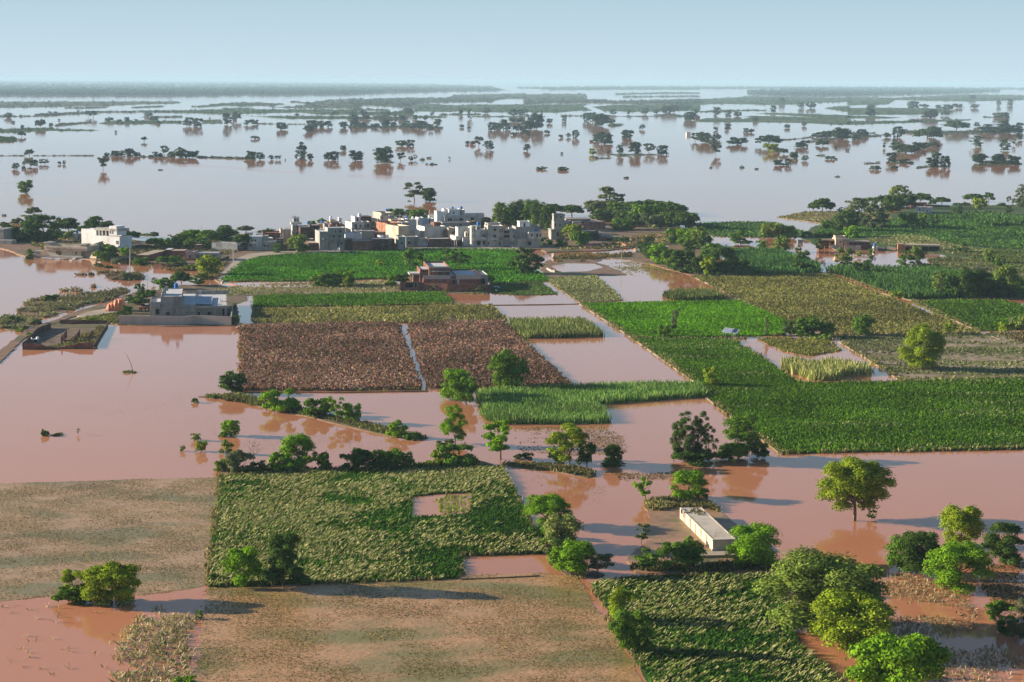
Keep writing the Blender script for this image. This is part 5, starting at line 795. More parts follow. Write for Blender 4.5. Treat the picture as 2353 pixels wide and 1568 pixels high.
def hut(f, x, y, w, h, label, col):
    P = gp(f, x, y); s = mpp(f, P); W_, H_ = w * s, h * s; root = empty('flooded_hut', (P[0], P[1], -.2), GA); tag(root, label, 'hut')
    bm = bmesh.new(); bmesh.ops.create_cube(bm, size=1, matrix=Matrix.Translation((0, W_ * .4, H_ / 2)) @ Matrix.Diagonal((W_, W_ * .8, H_, 1))); me = bpy.data.meshes.new('wall'); bm.to_mesh(me); bm.free(); link('wall', me, noise_mat('hut_wall', tuple(c * .8 for c in col), col, .5), root)
    bm = bmesh.new(); bmesh.ops.create_cube(bm, size=1, matrix=Matrix.Translation((0, W_ * .4, H_ + .15)) @ Matrix.Diagonal((W_ * 1.1, W_ * .9, .3, 1))); me = bpy.data.meshes.new('roof'); bm.to_mesh(me); bm.free(); link('roof', me, M['road'], root)
hut('K5', 104, 428, 32, 24, 'white flooded hut standing alone beside the ragged tree clump', (.7, .68, .66))
hut('K5', 175, 300, 30, 22, 'dark red flooded hut beside a round tree on the far green island', (.25, .10, .08))
hut('K2', 800, 545, 50, 30, 'dark flooded hut under the flat topped tree in the middle distance', (.2, .13, .12))
hut('K3', 1630, 876, 30, 38, 'small red brick hut half hidden by an open tree in the flood', (.3, .13, .09))
hut('K2', 468, 524, 28, 16, 'tiny white hut on a grassy island in the left flood', (.75, .74, .72))
hut('K4', 510, 478, 26, 14, 'low dark flooded hut left of a round tree in the lake', (.16, .13, .12))
hut('K4', 1328, 298, 34, 20, 'dark reddish hut at the end of the grassy bank in the haze', (.22, .11, .10))
# ------------------------------------------------------------------ buildings
def wall_mat(name, c, dirt=(.16, .13, .10), amt=.5, scale=.35, rough=.9):
    """plaster or brick with streaks of dirt running down and damp blotches"""
    m, n, l, b = nt(name)
    tc = n.new('ShaderNodeTexCoord'); mp = n.new('ShaderNodeMapping'); mp.inputs['Scale'].default_value = (1, 1, .35); l.new(tc.outputs['Object'], mp.inputs[0])
    n1 = n.new('ShaderNodeTexNoise'); n1.inputs['Scale'].default_value = scale; n1.inputs['Detail'].default_value = 8; n1.inputs['Roughness'].default_value = .7; l.new(mp.outputs[0], n1.inputs[0])
    r1 = n.new('ShaderNodeValToRGB'); r1.color_ramp.elements[0].position = .46; r1.color_ramp.elements[1].position = .70
    l.new(n1.outputs[0], r1.inputs[0])
    n2 = n.new('ShaderNodeTexNoise'); n2.inputs['Scale'].default_value = 2.5; n2.inputs['Detail'].default_value = 5; l.new(tc.outputs['Object'], n2.inputs[0])
    r2 = n.new('ShaderNodeValToRGB'); r2.color_ramp.elements[0].color = (*[x * .8 for x in c], 1); r2.color_ramp.elements[1].color = (*[min(.85, x * 1.12) for x in c], 1); l.new(n2.outputs[0], r2.inputs[0])
    ml = n.new('ShaderNodeMath'); ml.operation = 'MULTIPLY'; ml.inputs[1].default_value = amt; l.new(r1.outputs[0], ml.inputs[0])
    mx = n.new('ShaderNodeMixRGB'); mx.inputs[2].default_value = (*dirt, 1); l.new(ml.outputs[0], mx.inputs[0]); l.new(r2.outputs[0], mx.inputs[1]); l.new(mx.outputs[0], b.inputs['Base Color'])
    b.inputs['Roughness'].default_value = rough; b.inputs['Specular IOR Level'].default_value = .2
    return m
def brick_mat(name, c1, c2, mortar):
    m, n, l, b = nt(name)
    tc = n.new('ShaderNodeTexCoord'); sp = n.new('ShaderNodeSeparateXYZ'); l.new(tc.outputs['Object'], sp.inputs[0]); ad = n.new('ShaderNodeMath'); l.new(sp.outputs[0], ad.inputs[0]); l.new(sp.outputs[1], ad.inputs[1])
    cb = n.new('ShaderNodeCombineXYZ'); l.new(ad.outputs[0], cb.inputs[0]); l.new(sp.outputs[2], cb.inputs[1])
    bk = n.new('ShaderNodeTexBrick'); bk.inputs['Scale'].default_value = 4; bk.inputs['Color1'].default_value = (*c1, 1); bk.inputs['Color2'].default_value = (*c2, 1); bk.inputs['Mortar'].default_value = (*mortar, 1); bk.inputs['Mortar Size'].default_value = .02; l.new(cb.outputs[0], bk.inputs[0])
    nz = n.new('ShaderNodeTexNoise'); nz.inputs['Scale'].default_value = .5; nz.inputs['Detail'].default_value = 6; l.new(tc.outputs['Object'], nz.inputs[0])
    cr = n.new('ShaderNodeValToRGB'); cr.color_ramp.elements[0].position = .35; cr.color_ramp.elements[0].color = (.55, .5, .5, 1); cr.color_ramp.elements[1].position = .65; cr.color_ramp.elements[1].color = (1.1, 1.05, 1, 1); l.new(nz.outputs[0], cr.inputs[0])
    mx = n.new('ShaderNodeMixRGB'); mx.blend_type = 'MULTIPLY'; mx.inputs[0].default_value = 1; l.new(bk.outputs[0], mx.inputs[1]); l.new(cr.outputs[0], mx.inputs[2]); l.new(mx.outputs[0], b.inputs['Base Color']); b.inputs['Roughness'].default_value = .9; b.inputs['Specular IOR Level'].default_value = .2
    return m
M['white'] = wall_mat('whitewash', (.62, .59, .54), (.24, .20, .16), .75)
M['bwhite'] = wall_mat('clean_whitewash', (.76, .75, .73), (.40, .35, .29), .5, .2)
M['grey'] = wall_mat('grey_plaster', (.34, .325, .30), (.13, .115, .10), .8)
M['pale'] = wall_mat('pale_plaster', (.45, .42, .375), (.17, .145, .12), .8)
M['cream'] = wall_mat('cream_plaster', (.56, .47, .34), (.22, .16, .11), .8, .28)
M['blue'] = wall_mat('pale_blue_plaster', (.48, .58, .63), (.25, .23, .21), .5)
M['teal_wall'] = wall_mat('dull_teal_board', (.20, .30, .31), (.12, .12, .11), .5)
M['pink'] = wall_mat('pink_plaster', (.50, .30, .27), (.28, .17, .13), .5)
M['brick'] = brick_mat('red_brick', (.26, .11, .08), (.20, .085, .06), (.22, .16, .13))
M['obrick'] = brick_mat('orange_brick', (.42, .19, .12), (.34, .15, .09), (.34, .24, .18))
M['dbrick'] = brick_mat('dark_brick', (.14, .075, .06), (.105, .055, .045), (.13, .10, .09))
M['rooft'] = wall_mat('tan_earth_roof', (.42, .33, .24), (.24, .19, .14), .5)
M['rooft2'] = wall_mat('stained_tan_roof', (.52, .45, .36), (.24, .19, .13), .75, .22)
M['roofg'] = wall_mat('grey_roof', (.40, .38, .36), (.18, .165, .15), .6)
M['roofw'] = wall_mat('pale_roof', (.56, .55, .54), (.27, .26, .25), .55)
M['cem'] = wall_mat('raw_cement', (.42, .40, .36), (.22, .20, .17), .5)
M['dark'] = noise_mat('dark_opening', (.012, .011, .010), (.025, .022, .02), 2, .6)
M['wood'] = noise_mat('door_wood', (.10, .05, .03), (.16, .09, .05), 3, .7)
M['steel'] = noise_mat('painted_steel', (.30, .32, .33), (.42, .43, .44), 2, .5)
M['tankb'] = noise_mat('blue_plastic', (.03, .16, .45), (.05, .20, .52), 2, .45)
M['tankp'] = noise_mat('pink_plastic', (.55, .25, .22), (.62, .30, .26), 2, .45)
M['tankw'] = noise_mat('white_plastic', (.75, .75, .74), (.8, .8, .79), 2, .45)
M['pole'] = noise_mat('concrete_pole', (.42, .40, .37), (.52, .50, .46), 2, .9)
M['tin'] = noise_mat('tin_sheet', (.36, .37, .38), (.50, .51, .52), 1.2, .45)
class MB:
    def __init__(s): s.bm = bmesh.new()
    def box(s, x0, x1, y0, y1, z0, z1, bev=0):
        if x1 < x0: x0, x1 = x1, x0
        if z1 < z0: z0, z1 = z1, z0
        bmesh.ops.create_cube(s.bm, size=1, matrix=Matrix.Translation(((x0 + x1) / 2, (y0 + y1) / 2, (z0 + z1) / 2)) @ Matrix.Diagonal((max(x1 - x0, .01), max(y1 - y0, .01), max(z1 - z0, .01), 1)))
        return s
    def cyl(s, x, y, z0, z1, r, n=16, r2=None):
        bmesh.ops.create_cone(s.bm, cap_ends=True, segments=n, radius1=r, radius2=r if r2 is None else r2, depth=z1 - z0, matrix=Matrix.Translation((x, y, (z0 + z1) / 2)))
        return s
    def poly(s, pts, z0, z1):
        a = [s.bm.verts.new((p[0], p[1], z0)) for p in pts]; b = [s.bm.verts.new((p[0], p[1], z1)) for p in pts]
        s.bm.faces.new(a); s.bm.faces.new(b)
        for i in range(len(a)): j = (i + 1) % len(a); s.bm.faces.new((a[i], a[j], b[j], b[i]))
        return s
    def build(s, name, mat, parent=None, label=None):
        bmesh.ops.recalc_face_normals(s.bm, faces=s.bm.faces)
        me = bpy.data.meshes.new(name); s.bm.to_mesh(me); s.bm.free()
        o = link(name, me, mat, parent)
        if label: o['label'] = label
        return o
class House:
    """a building placed on the ground; fronts are read off the photograph at their own depth, then built in metres"""
    def __init__(s, label, f, x, yb, rot=0.0, z=.35, name='house', cat='house', group=None):
        s.f = f; s.P = gp(f, x, yb, z); s.a = GA + R(rot); s.z = z
        s.v = np.array([math.cos(s.a), math.sin(s.a), 0]); s.u = np.array([-math.sin(s.a), math.cos(s.a), 0])
        s.root = empty(name, tuple(s.P), s.a); tag(s.root, label, cat, group); s.parts = {}; s.wins = []
        s.s = mpp(f, s.P)
    def pt(s, x, y, d=0.0):
        r = ray(s.f, x, y); o = s.P + s.u * d; t = np.dot(o - CAMP, s.u) / np.dot(r, s.u); q = CAMP + r * t - s.P
        return float(np.dot(q, s.v)), float(q[2])
    def depth(s, x, y, z):
        r = ray(s.f, x, y); t = (s.P[2] + z - CAM_H) / r[2]; return float(np.dot(CAMP + r * t - s.P, s.u))
    def part(s, name, mat, shared=False):
        k = (name, mat, 0 if shared else len(s.parts) + 1)
        if k not in s.parts: s.parts[k] = MB()
        return s.parts[k]
    def body(s, x0, x1, yt, d0, dep, wall, roof='roofg', yb=None, par=.7, pw=.18, name='wall', slab=0, ybk=None):
        """walls with a parapet and a roof; yb None: down to the ground"""
        a, zt = s.pt(x0, yt, d0); b, _ = s.pt(x1, yt, d0)
        zb = -1.0 if yb is None else s.pt(x0, yb, d0)[1]
        if ybk is not None: dep = s.depth(x0, ybk, zt) - d0
        w = s.part(name, wall)
        zr = zt - par
        w.box(a, b, d0, d0 + dep, zb, zr)
        if par > .05:
            w.box(a, b, d0, d0 + pw, zr + .002, zt).box(a, b, d0 + dep - pw, d0 + dep, zr + .002, zt).box(a, a + pw, d0 + pw, d0 + dep - pw, zr + .002, zt).box(b - pw, b, d0 + pw, d0 + dep - pw, zr + .002, zt)
        s.part('roof', roof).box(a + pw + .01, b - pw - .01, d0 + pw + .01, d0 + dep - pw - .01, zr + .003, zr + .06)
        if slab: s.part('ledge', wall).box(a - slab, b + slab, d0 - slab, d0 + dep, zr - .25, zr - .06)
        return a, b, zt
    def box(s, name, mat, x0, x1, yt, yb, d0, dep):
        a, zt = s.pt(x0, yt, d0); b, _ = s.pt(x1, yt, d0); zb = -.6 if yb is None else s.pt(x0, yb, d0)[1]
        s.part(name, mat).box(a, b, d0, d0 + dep, zb, zt); return a, b, zb, zt
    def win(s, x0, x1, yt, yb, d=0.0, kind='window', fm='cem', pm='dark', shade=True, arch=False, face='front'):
        a, zt = s.pt(x0, yt, d); b, _ = s.pt(x1, yt, d); zb = s.pt(x0, yb, d)[1]
        s.wins.append((kind, a, b, zb, zt, d, fm, pm, shade))
    def swin(s, x, y0, w, zb, zt, kind='window', fm='cem', pm='dark'):
        """opening in the left side wall: x local of that wall, y0 local start"""
        s.wins.append((kind, None, x, zb, zt, (y0, w), fm, pm, False))
    def done(s):
        for (n_, m_, _), mb in s.parts.items(): mb.build(n_, M[m_], s.root)
        for kind, a, b, zb, zt, d, fm, pm, shade in s.wins:
            f, p = MB(), MB(); t = .09
            if a is None:
                y0, w = d; f.box(b - .07, b + .02, y0, y0 + t, zb, zt).box(b - .07, b + .02, y0 + w - t, y0 + w, zb, zt).box(b - .07, b + .02, y0 + t, y0 + w - t, zt - t, zt)
                p.box(b - .03, b + .05, y0 + t, y0 + w - t, zb, zt - t)
            else:
                f.box(a, a + t, d - .07, d + .03, zb, zt).box(b - t, b, d - .07, d + .03, zb, zt).box(a + t, b - t, d - .07, d + .03, zt - t, zt)
                if kind == 'window': f.box(a - .05, b + .05, d - .14, d + .03, zb - .1, zb - .003)
                if shade: f.box(a - .15, b + .15, d - .5, d + .03, zt + .08, zt + .17)
                if kind == 'window' and b - a > .9: f.box((a + b) / 2 - .035, (a + b) / 2 + .035, d - .06, d - .02, zb, zt - t)
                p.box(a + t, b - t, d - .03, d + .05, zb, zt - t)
            o = f.build(kind, M[fm], s.root); p.build('pane' if kind == 'window' else 'door_leaf_or_shade', M[pm], o)  # near-black fills paint the shade of doorways and bays left uncut
        return s.root
def tank(f, x, y, yb, z, mat, label, r=.55, h=1.3):
    """a water tank standing on a roof: found at height z above the water"""
    P = gp(f, x, yb, z); root = empty('water_tank', tuple(P)); tag(root, label, 'water tank', 'water tanks on the roofs')
    b = MB().cyl(0, 0, .12, h, r, 14); b.cyl(0, 0, h, h + .22, r, 14, r * .5)
    for k in range(3): b.cyl(0, 0, .3 + k * .35, .36 + k * .35, r * 1.05, 14)
    b.build('body', M[mat], root); MB().cyl(0, 0, h + .2, h + .32, r * .45, 12).build('lid', M[mat], root)
    MB().box(-r, r, -r, r, 0, .12).build('stand', M['cem'], root)
def dish(P, label, r=.9, az=2.6):
    root = empty('satellite_dish', tuple(P), az); tag(root, label, 'satellite dish', 'satellite dishes on the brick roof')
    bm = bmesh.new(); rings = []
    for i in range(5):
        q = i / 4; rr = r * q; rings.append([bm.verts.new((rr * math.cos(6.283 * k / 14), -.22 * (q * q) * r - .0, 1.2 + rr * math.sin(6.283 * k / 14))) for k in range(14)] if i else [bm.verts.new((0, 0, 1.2))])
    for k in range(14): bm.faces.new((rings[0][0], rings[1][k], rings[1][(k + 1) % 14]))
    for i in range(1, 4):
        for k in range(14): bm.faces.new((rings[i][k], rings[i + 1][k], rings[i + 1][(k + 1) % 14], rings[i][(k + 1) % 14]))
    me = bpy.data.meshes.new('bowl'); bm.to_mesh(me); bm.free(); link('bowl', me, M['tankw'], root)
    bm = bmesh.new(); tube(bm, [(0, 0, 0), (0, .1, .6), (0, .02, 1.2)], .05, .04); tube(bm, [(0, 0, 1.0), (0, -.7, 1.25)], .02, .02); me = bpy.data.meshes.new('mast'); bm.to_mesh(me); bm.free(); link('mast', me, M['steel'], root)
def pole(f, x, yt, yb, label, z=.3, arm=True, mat='pole', rad=.16, lean=0):
    P = gp(f, x, yb, z); h = (yb - yt) * mpp(f, P) * 1.01; root = empty('utility_pole', tuple(P)); tag(root, label, 'utility pole', 'utility poles')
    if lean: root.rotation_euler = (0, lean, 0)
    bm = bmesh.new(); tube(bm, [(0, 0, -.4), (0, 0, h * .5), (0, 0, h)], rad * 1.3, rad * .75, 8); me = bpy.data.meshes.new('shaft'); bm.to_mesh(me); bm.free(); link('shaft', me, M[mat], root)
    if arm:
        b = MB().box(-.9, .9, -.06, .06, h - .75, h - .62)
        for q in (-.8, 0, .8): b.cyl(q, 0, h - .62, h - .42, .06, 6)
        b.build('crossarm', M['steel'], root)
    return root
# ---------------- the village, from its left end
h = House('white three tiered tower house with ornaments on top at the left end of the village', 'V1', 300, 640, 4)
h.body(300, 392, 345, 0, 5, 'white', 'roofg', par=.5); h.body(280, 462, 305, 1.5, 4, 'white', 'roofg', 345, par=.9, slab=.3); h.body(318, 410, 230, 2.5, 2.2, 'white', 'roofw', 310, par=.2, slab=.5)
for q in (300, 330, 356, 385, 412): a, zt = h.pt(q, 195 if q in (330, 356) else 208, 3); h.part('ornament', 'white').poly([(a - .25, 3), (a + .25, 3), (a + .15, 3.4), (a - .15, 3.4)], zt - .9, zt)
for q in (322, 365): h.win(q, q + 22, 480, 580, 0, 'door', 'white')
for q in (305, 340, 372): h.win(q, q + 15, 372, 420, 0)
h.win(335, 365, 245, 290, 2.5); h.win(385, 420, 262, 290, 2.5); h.done()
h = House('small tan brick house with a pale flat roof left of the tower house', 'V1', 128, 610, -3); h.body(128, 268, 425, 0, 7, 'cream', 'roofw', par=.3); h.win(136, 156, 440, 505); h.done()
h = House('blocky dark brick house beside the tower house', 'V1', 440, 660, 6); h.body(440, 618, 390, 0, 12, 'dbrick', 'roofg', par=.3); h.win(640, 668, 430, 460, 1); h.done()
h = House('low dark roofed house between the dark brick house and the cream sided house', 'V1', 618, 640, 4); h.body(619, 780, 358, 2, 11, 'dbrick', 'roofg', par=.4); h.done()
h = House('single storey tan roofed house under the domed light green tree', 'V1', 585, 792, 6); h.body(585, 772, 668, 0, 18, 'dbrick', 'rooft', par=.15); h.body(560, 690, 600, 14, 7, 'dbrick', 'rooft', par=.1); h.done()
h = House('grey three storey house with a cream side wall and arched doorway', 'V1', 775, 798, 6.5)
h.body(775, 1210, 468, 0, 14, 'grey', 'roofw', par=.3); a, b, zt = h.body(918, 1225, 402, .05, 9, 'grey', 'roofw', 470, par=.35)
h.box('balcony', 'grey', 835, 1240, 586, 612, -1.3, 1.3); h.box('balcony', 'grey', 915, 1225, 494, 516, -.8, .8)
for x0, x1, y0, y1 in ((1042, 1062, 440, 490), (1115, 1155, 437, 487), (1008, 1050, 527, 570), (1103, 1147, 525, 568), (930, 958, 660, 692), (1003, 1028, 650, 672), (1132, 1186, 650, 692)): h.win(x0, x1, y0, y1)
h.win(1078, 1112, 642, 724, 0, 'door', 'cem'); h.box('pilaster', 'pale', 826, 836, 600, 790, -.25, .25); h.box('pilaster', 'pale', 958, 966, 616, 790, -.25, .25); h.box('pilaster', 'pale', 1196, 1208, 612, 700, -.25, .25)
h.box('step', 'cem', 990, 1180, 770, None, -1.2, 1.2); h.done()
h = House('white two storey house with a roof room and a lit left side', 'V1', 1338, 610, 14)
h.body(1338, 1556, 305, 0, 11, 'white', 'roofg', par=.3, slab=.3); h.body(1388, 1490, 205, 1, 6, 'bwhite', 'roofg', 300, par=.4, slab=.25); h.win(1420, 1455, 235, 288, 1, 'door'); h.win(1382, 1430, 338, 402, 0, 'window', 'blue'); h.win(1472, 1508, 352, 388); h.box('balcony', 'grey', 1332, 1560, 405, 432, -1, 1); h.box('cupola', 'bwhite', 1460, 1505, 148, 205, 5, 1.2); h.done()
h = House('recessed balcony house behind the red water tank', 'V1', 1560, 600, 8); h.body(1560, 1665, 300, 0, 9, 'pale', 'roofg', par=.6); h.win(1562, 1585, 350, 400); h.win(1600, 1650, 338, 400); h.body(1490, 1680, 205, 10, 7, 'dbrick', 'roofg', par=.4); h.done()
h = House('cluster of low cream roofed rooms behind the dark flat roofs', 'V1', 910, 560, 4); h.body(910, 1175, 310, 0, 9, 'obrick', 'roofg', par=.5); h.body(962, 1062, 262, 6, 5, 'cream', 'rooft', 330, par=.3); h.body(1112, 1162, 222, 9, 4, 'bwhite', 'roofw', 300, par=.6); h.body(1080, 1215, 350, -6, 5, 'dbrick', 'roofg', par=.4); h.done()
h = House('tall cream walled house at the back top of the village', 'V1', 1720, 430, 18, group=None); h.body(1850, 2062, 140, 0, 12, 'cream', 'roofg', par=.9); h.done()
h = House('pale house with a small square window below the tall cream walled house', 'V1', 1830, 440, 8); h.body(1832, 2010, 190, 0, 8, 'pale', 'roofg', par=.4); h.body(2010, 2085, 215, 1, 7, 'grey', 'roofg', par=.3); h.win(1855, 1882, 215, 245); h.win(1690, 1740, 290, 370, 2); h.body(1680, 1785, 240, 2, 5, 'grey', 'roofg', par=.5); h.done()
h = House('big house with a bare orange brick side wall in the middle of the village', 'V1', 1945, 640, 24); h.body(1945, 2205, 318, 0, 13, 'obrick', 'roofg', par=.9); h.done()
h = House('pale yellow walled house with a stained dark front', 'V1', 2150, 690, 22); h.body(2150, 2352, 372, 0, 14, 'cream', 'roofg', par=.9); h.done()
h = House('low white walled brick room with a tan roof in the middle of the village', 'V1', 1758, 650, 18); h.body(1758, 1952, 478, 0, 9, 'brick', 'rooft', par=.2); h.win(1838, 1862, 500, 524, 0, 'window', 'white'); h.done()
h = House('long low brick house with a grey tin edge along the road', 'V1', 1355, 802, 3); h.body(1355, 1690, 630, 0, 10, 'brick', 'roofg', par=.25, slab=.35); h.body(1690, 2085, 600, .6, 9, 'dbrick', 'roofg', par=.3); h.body(1215, 1352, 602, 4, 8, 'dbrick', 'roofg', par=.3); h.win(1870, 1900, 690, 760, .6, 'door'); h.win(1990, 2040, 630, 670, .6); h.done()
h = House('low blue grey courtyard house behind the tin edged brick house', 'V1', 1225, 680, 6); h.body(1225, 1520, 500, 0, 9, 'blue', 'roofw', par=.5); h.body(1410, 1530, 450, 5, 6, 'grey', 'roofw', 520, par=.3); h.body(1500, 1740, 456, 9, 6, 'grey', 'roofg', par=.2); h.done()
P_ = gp('V1', 1595, 580, 3.2)
def cloth(name, label, cat, f, quad, z, mat, sag=.25, nx=10, ny=6):
    c = [gp(f, x, y, zz) for (x, y), zz in zip(quad, z)]; bm = bmesh.new(); r = random.Random(3); g = []
    for j in range(ny + 1):
        row = []
        for i in range(nx + 1):
            s_, t_ = i / nx, j / ny; p = (c[0] * (1 - s_) + c[1] * s_) * (1 - t_) + (c[3] * (1 - s_) + c[2] * s_) * t_
            row.append(bm.verts.new((p[0], p[1], p[2] - sag * math.sin(3.14 * s_) * math.sin(3.14 * t_) * r.uniform(.6, 1.4))))
        g.append(row)
    for j in range(ny):
        for i in range(nx): bm.faces.new((g[j][i], g[j][i + 1], g[j + 1][i + 1], g[j + 1][i]))
    me = bpy.data.meshes.new(name); bm.to_mesh(me); bm.free(); o = link(name, me, mat); tag(o, label, cat); sm = o.modifiers.new('thick', 'SOLIDIFY'); sm.thickness = .03
M['teal'] = noise_mat('teal_cloth', (.02, .22, .18), (.03, .28, .23), 1, .8); M['crimson'] = noise_mat('crimson_cloth', (.30, .06, .09), (.40, .10, .13), 1.2, .8)
cloth('awning', 'teal green sheet stretched over a village courtyard', 'awning', 'V1', [(1520, 540), (1660, 535), (1605, 482), (1525, 486)], (3.0, 3.0, 3.6, 3.6), M['teal'])
h = House('brick corner house between the tin edged house and the grey windowed row', 'V1', 2150, 790, 4); h.body(2148, 2276, 556, 0, 10, 'grey', 'roofg', par=.5); h.win(2190, 2228, 650, 690); h.body(2070, 2148, 690, 1.5, 5, 'obrick', 'rooft', par=.1); h.done()
h = House('two grey joined roadside rooms with small square windows', 'V2', 240, 695, 3); h.body(238, 418, 545, 0, 9, 'grey', 'roofg', par=.4, slab=.25); h.body(418, 566, 570, .4, 8, 'pale', 'roofw', par=.5); h.win(258, 306, 612, 652); h.win(358, 396, 604, 624); h.box('gate', 'blue', 482, 560, 628, 686, .25, .2); h.box('pilaster', 'pale', 234, 244, 550, 690, -.2, .2); h.done()
h = House('small white gabled room above the grey roadside rooms', 'V2', 365, 640, 6); h.body(365, 435, 450, 0, 6, 'white', 'roofg', par=.4); h.body(435, 512, 470, .5, 6, 'grey', 'roofg', par=.6); h.done()
h = House('large blank white walled house with a broken top edge', 'V2', 508, 640, 14); h.body(508, 822, 395, 0, 12, 'white', 'roofg', par=.9); h.body(645, 750, 330, 9, 5, 'brick', 'roofg', 390, par=.2); h.done()
h = House('cream narrow house with a bright left wall', 'V2', 858, 640, 14); h.body(858, 962, 415, 0, 9, 'cream', 'roofw', par=.2); h.win(908, 940, 468, 500); h.done()
h = House('white garage house with a dark open bay on the road', 'V2', 968, 680, 12); h.body(968, 1066, 535, 0, 9, 'white', 'roofw', par=.5); h.win(985, 1056, 596, 676, 0, 'door', 'pale'); h.done()
h = House('low brown brick row beside the white garage house', 'V2', 575, 700, 3); h.body(575, 890, 575, 0, 9, 'dbrick', 'roofg', par=.3); h.body(830, 945, 600, .8, 8, 'brick', 'roofg', par=.2); h.win(885, 905, 640, 690, .8, 'door'); h.done()
# the round house and its neighbours
h = House('white three storey house with a rounded corner tower and domed bay', 'V2', 1190, 692, 2, group=None)
h.body(1262, 1432, 440, .6, 10, 'white', 'roofw', par=.5); h.body(1270, 1335, 385, 3, 6, 'white', 'roofw', 445, par=.3); h.body(1000, 1190, 410, 6, 9, 'white', 'roofw', par=.7)
a, zt = h.pt(1226, 382, 0); _, z0 = h.pt(1226, 690, 0); rr = 45 * h.s
t_ = h.part('tower', 'white'); t_.cyl(a, rr, -1, zt, rr, 20); t_.cyl(a, rr, zt - 1.0, zt - .7, rr * 1.12, 20)
for q in (1204, 1236):
    for y0, y1 in ((415, 470), (505, 560), (600, 650)):
        aa, zz = h.pt(q, y0, 0); _, zb = h.pt(q, y1, 0); y_ = rr - math.sqrt(max(.01, rr * rr - (aa + .25 - a) ** 2)); h.wins.append(('window', aa, aa + .55, zb, zz, y_ + .04, 'white', 'dark', False))
h.box('balcony', 'white', 1268, 1432, 556, 584, -1.2, .15); h.box('balcony', 'white', 1268, 1432, 580, 590, -1.2, 1.8); h.win(1274, 1334, 606, 672, .6, 'door', 'white'); h.win(1364, 1400, 608, 660, .6); h.box('pilaster', 'white', 1334, 1348, 590, 690, -1.1, .4)
a, zt = h.pt(1368, 495, .6); bx = h.part('bay', 'white'); rb = 46 * h.s; zbb = h.pt(1368, 552, .6)[1]; bx.cyl(a, .8, zbb, zt, rb, 8); h.part('dome', 'pale').cyl(a, .8, zt, zt + 1.35, rb * 1.12, 12, rb * .45)
h.wins.append(('window', a - .7, a + .7, zbb + .25, zt - .1, .8 - rb, 'white', 'dark', False)); h.win(1284, 1316, 408, 425, 3); h.win(1284, 1316, 435, 450, 3)
a, zt = h.pt(1138, 482, 4.5); zbb = h.pt(1138, 545, 4.5)[1]; bx.cyl(a, 5.2, zbb, zt, 46 * h.s, 8); h.part('dome', 'pale').cyl(a, 5.2, zt, zt + .9, 52 * h.s, 12, 24 * h.s)
for q in (-1.0, 0.1): h.wins.append(('window', a + q, a + q + .7, zbb + .3, zt - .1, 5.2 - 46 * h.s * .95, 'white', 'dark', False))
h.body(1072, 1190, 560, 2.5, 4, 'pale', 'roofw', par=.2); h.win(1084, 1158, 596, 672, 2.5, 'door', 'white', 'tin'); h.box('step', 'cem', 1275, 1410, 684, None, -1.8, 1.6); h.done()
h = House('grey white three storey house with paired tall windows beside the round tower', 'V2', 1478, 694, 2)
h.body(1440, 1668, 385, 0, 11, 'pale', 'roofw', par=.5, slab=.3)
for x0, x1, y0, y1 in ((1524, 1566, 422, 458), (1520, 1562, 514, 560), (1522, 1556, 596, 614), (1456, 1474, 505, 526)): h.win(x0, x1, y0, y1)
for y0, y1 in ((432, 482), (540, 592)):
    for q in (1608, 1626, 1645): h.win(q, q + 14, y0, y1, 0, shade=False)
h.win(1604, 1628, 626, 672, 0, 'door', 'pale'); h.box('balcony', 'white', 1486, 1598, 560, 590, -1.1, .15); h.box('balcony', 'white', 1486, 1598, 586, 592, -1.1, 1.1); h.box('stair_wall', 'cream', 1440, 1500, 360, 440, 3, 1.5); h.win(1438, 1462, 614, 664, -.01, 'window', 'white'); h.box('plinth', 'cem', 1436, 1670, 682, None, -.3, .3); h.done()
h = House('narrow house with stacked dark balconies and a roller gate', 'V2', 1668, 690, 2); h.body(1669, 1762, 440, 1.2, 9, 'pale', 'roofg', par=.5); h.win(1674, 1756, 455, 492, 1.2); h.win(1674, 1756, 516, 556, 1.2); h.box('balcony', 'pale', 1668, 1760, 494, 512, .1, 1.1); h.box('balcony', 'pale', 1668, 1760, 558, 588, .1, 1.1); h.win(1672, 1748, 614, 680, 1.2, 'door', 'pale', 'tin'); h.done()
h = House('white bay fronted house with a curved balcony', 'V2', 1765, 690, 2); h.body(1765, 1868, 470, 0, 9, 'white', 'roofw', par=.5, slab=.35); a, zt = h.pt(1838, 500, 0); zb = h.pt(1838, 592, 0)[1]; rb = 52 * h.s; h.part('bay', 'white').cyl(a, .6, zb, zt, rb, 8); h.part('dome', 'pale').cyl(a, .6, zt, zt + 1.0, rb * 1.15, 12, rb * .5); h.part('balcony', 'white').cyl(a, .6, zb - .2, zb + .8, rb * 1.2, 10)
for q in (-1.1, .3): h.wins.append(('window', a + q, a + q + .8, zb + .9, zt - .15, .6 - rb * .96, 'white', 'dark', False))
h.win(1772, 1790, 615, 660, 0); h.win(1804, 1824, 622, 660, 0, 'door', 'white'); h.box('pilaster', 'white', 1832, 1852, 596, 694, -.9, .5); h.body(1762, 1895, 415, 6, 5, 'white', 'roofw', 470, par=.8); h.done()
h = House('broad grey end house with a roof room overlooking the mud slope', 'V2', 1872, 702, 2); h.body(1872, 2212, 572, 0, 10, 'pale', 'roofw', par=.3, slab=.35); h.body(1850, 2125, 398, 3, 11, 'grey', 'roofw', par=.6); h.body(2040, 2228, 475, -.3, 6, 'white', 'roofw', 580, par=.4, slab=.4); h.body(1905, 2062, 318, 6, 6, 'bwhite', 'roofw', 400, par=.3, slab=.3)
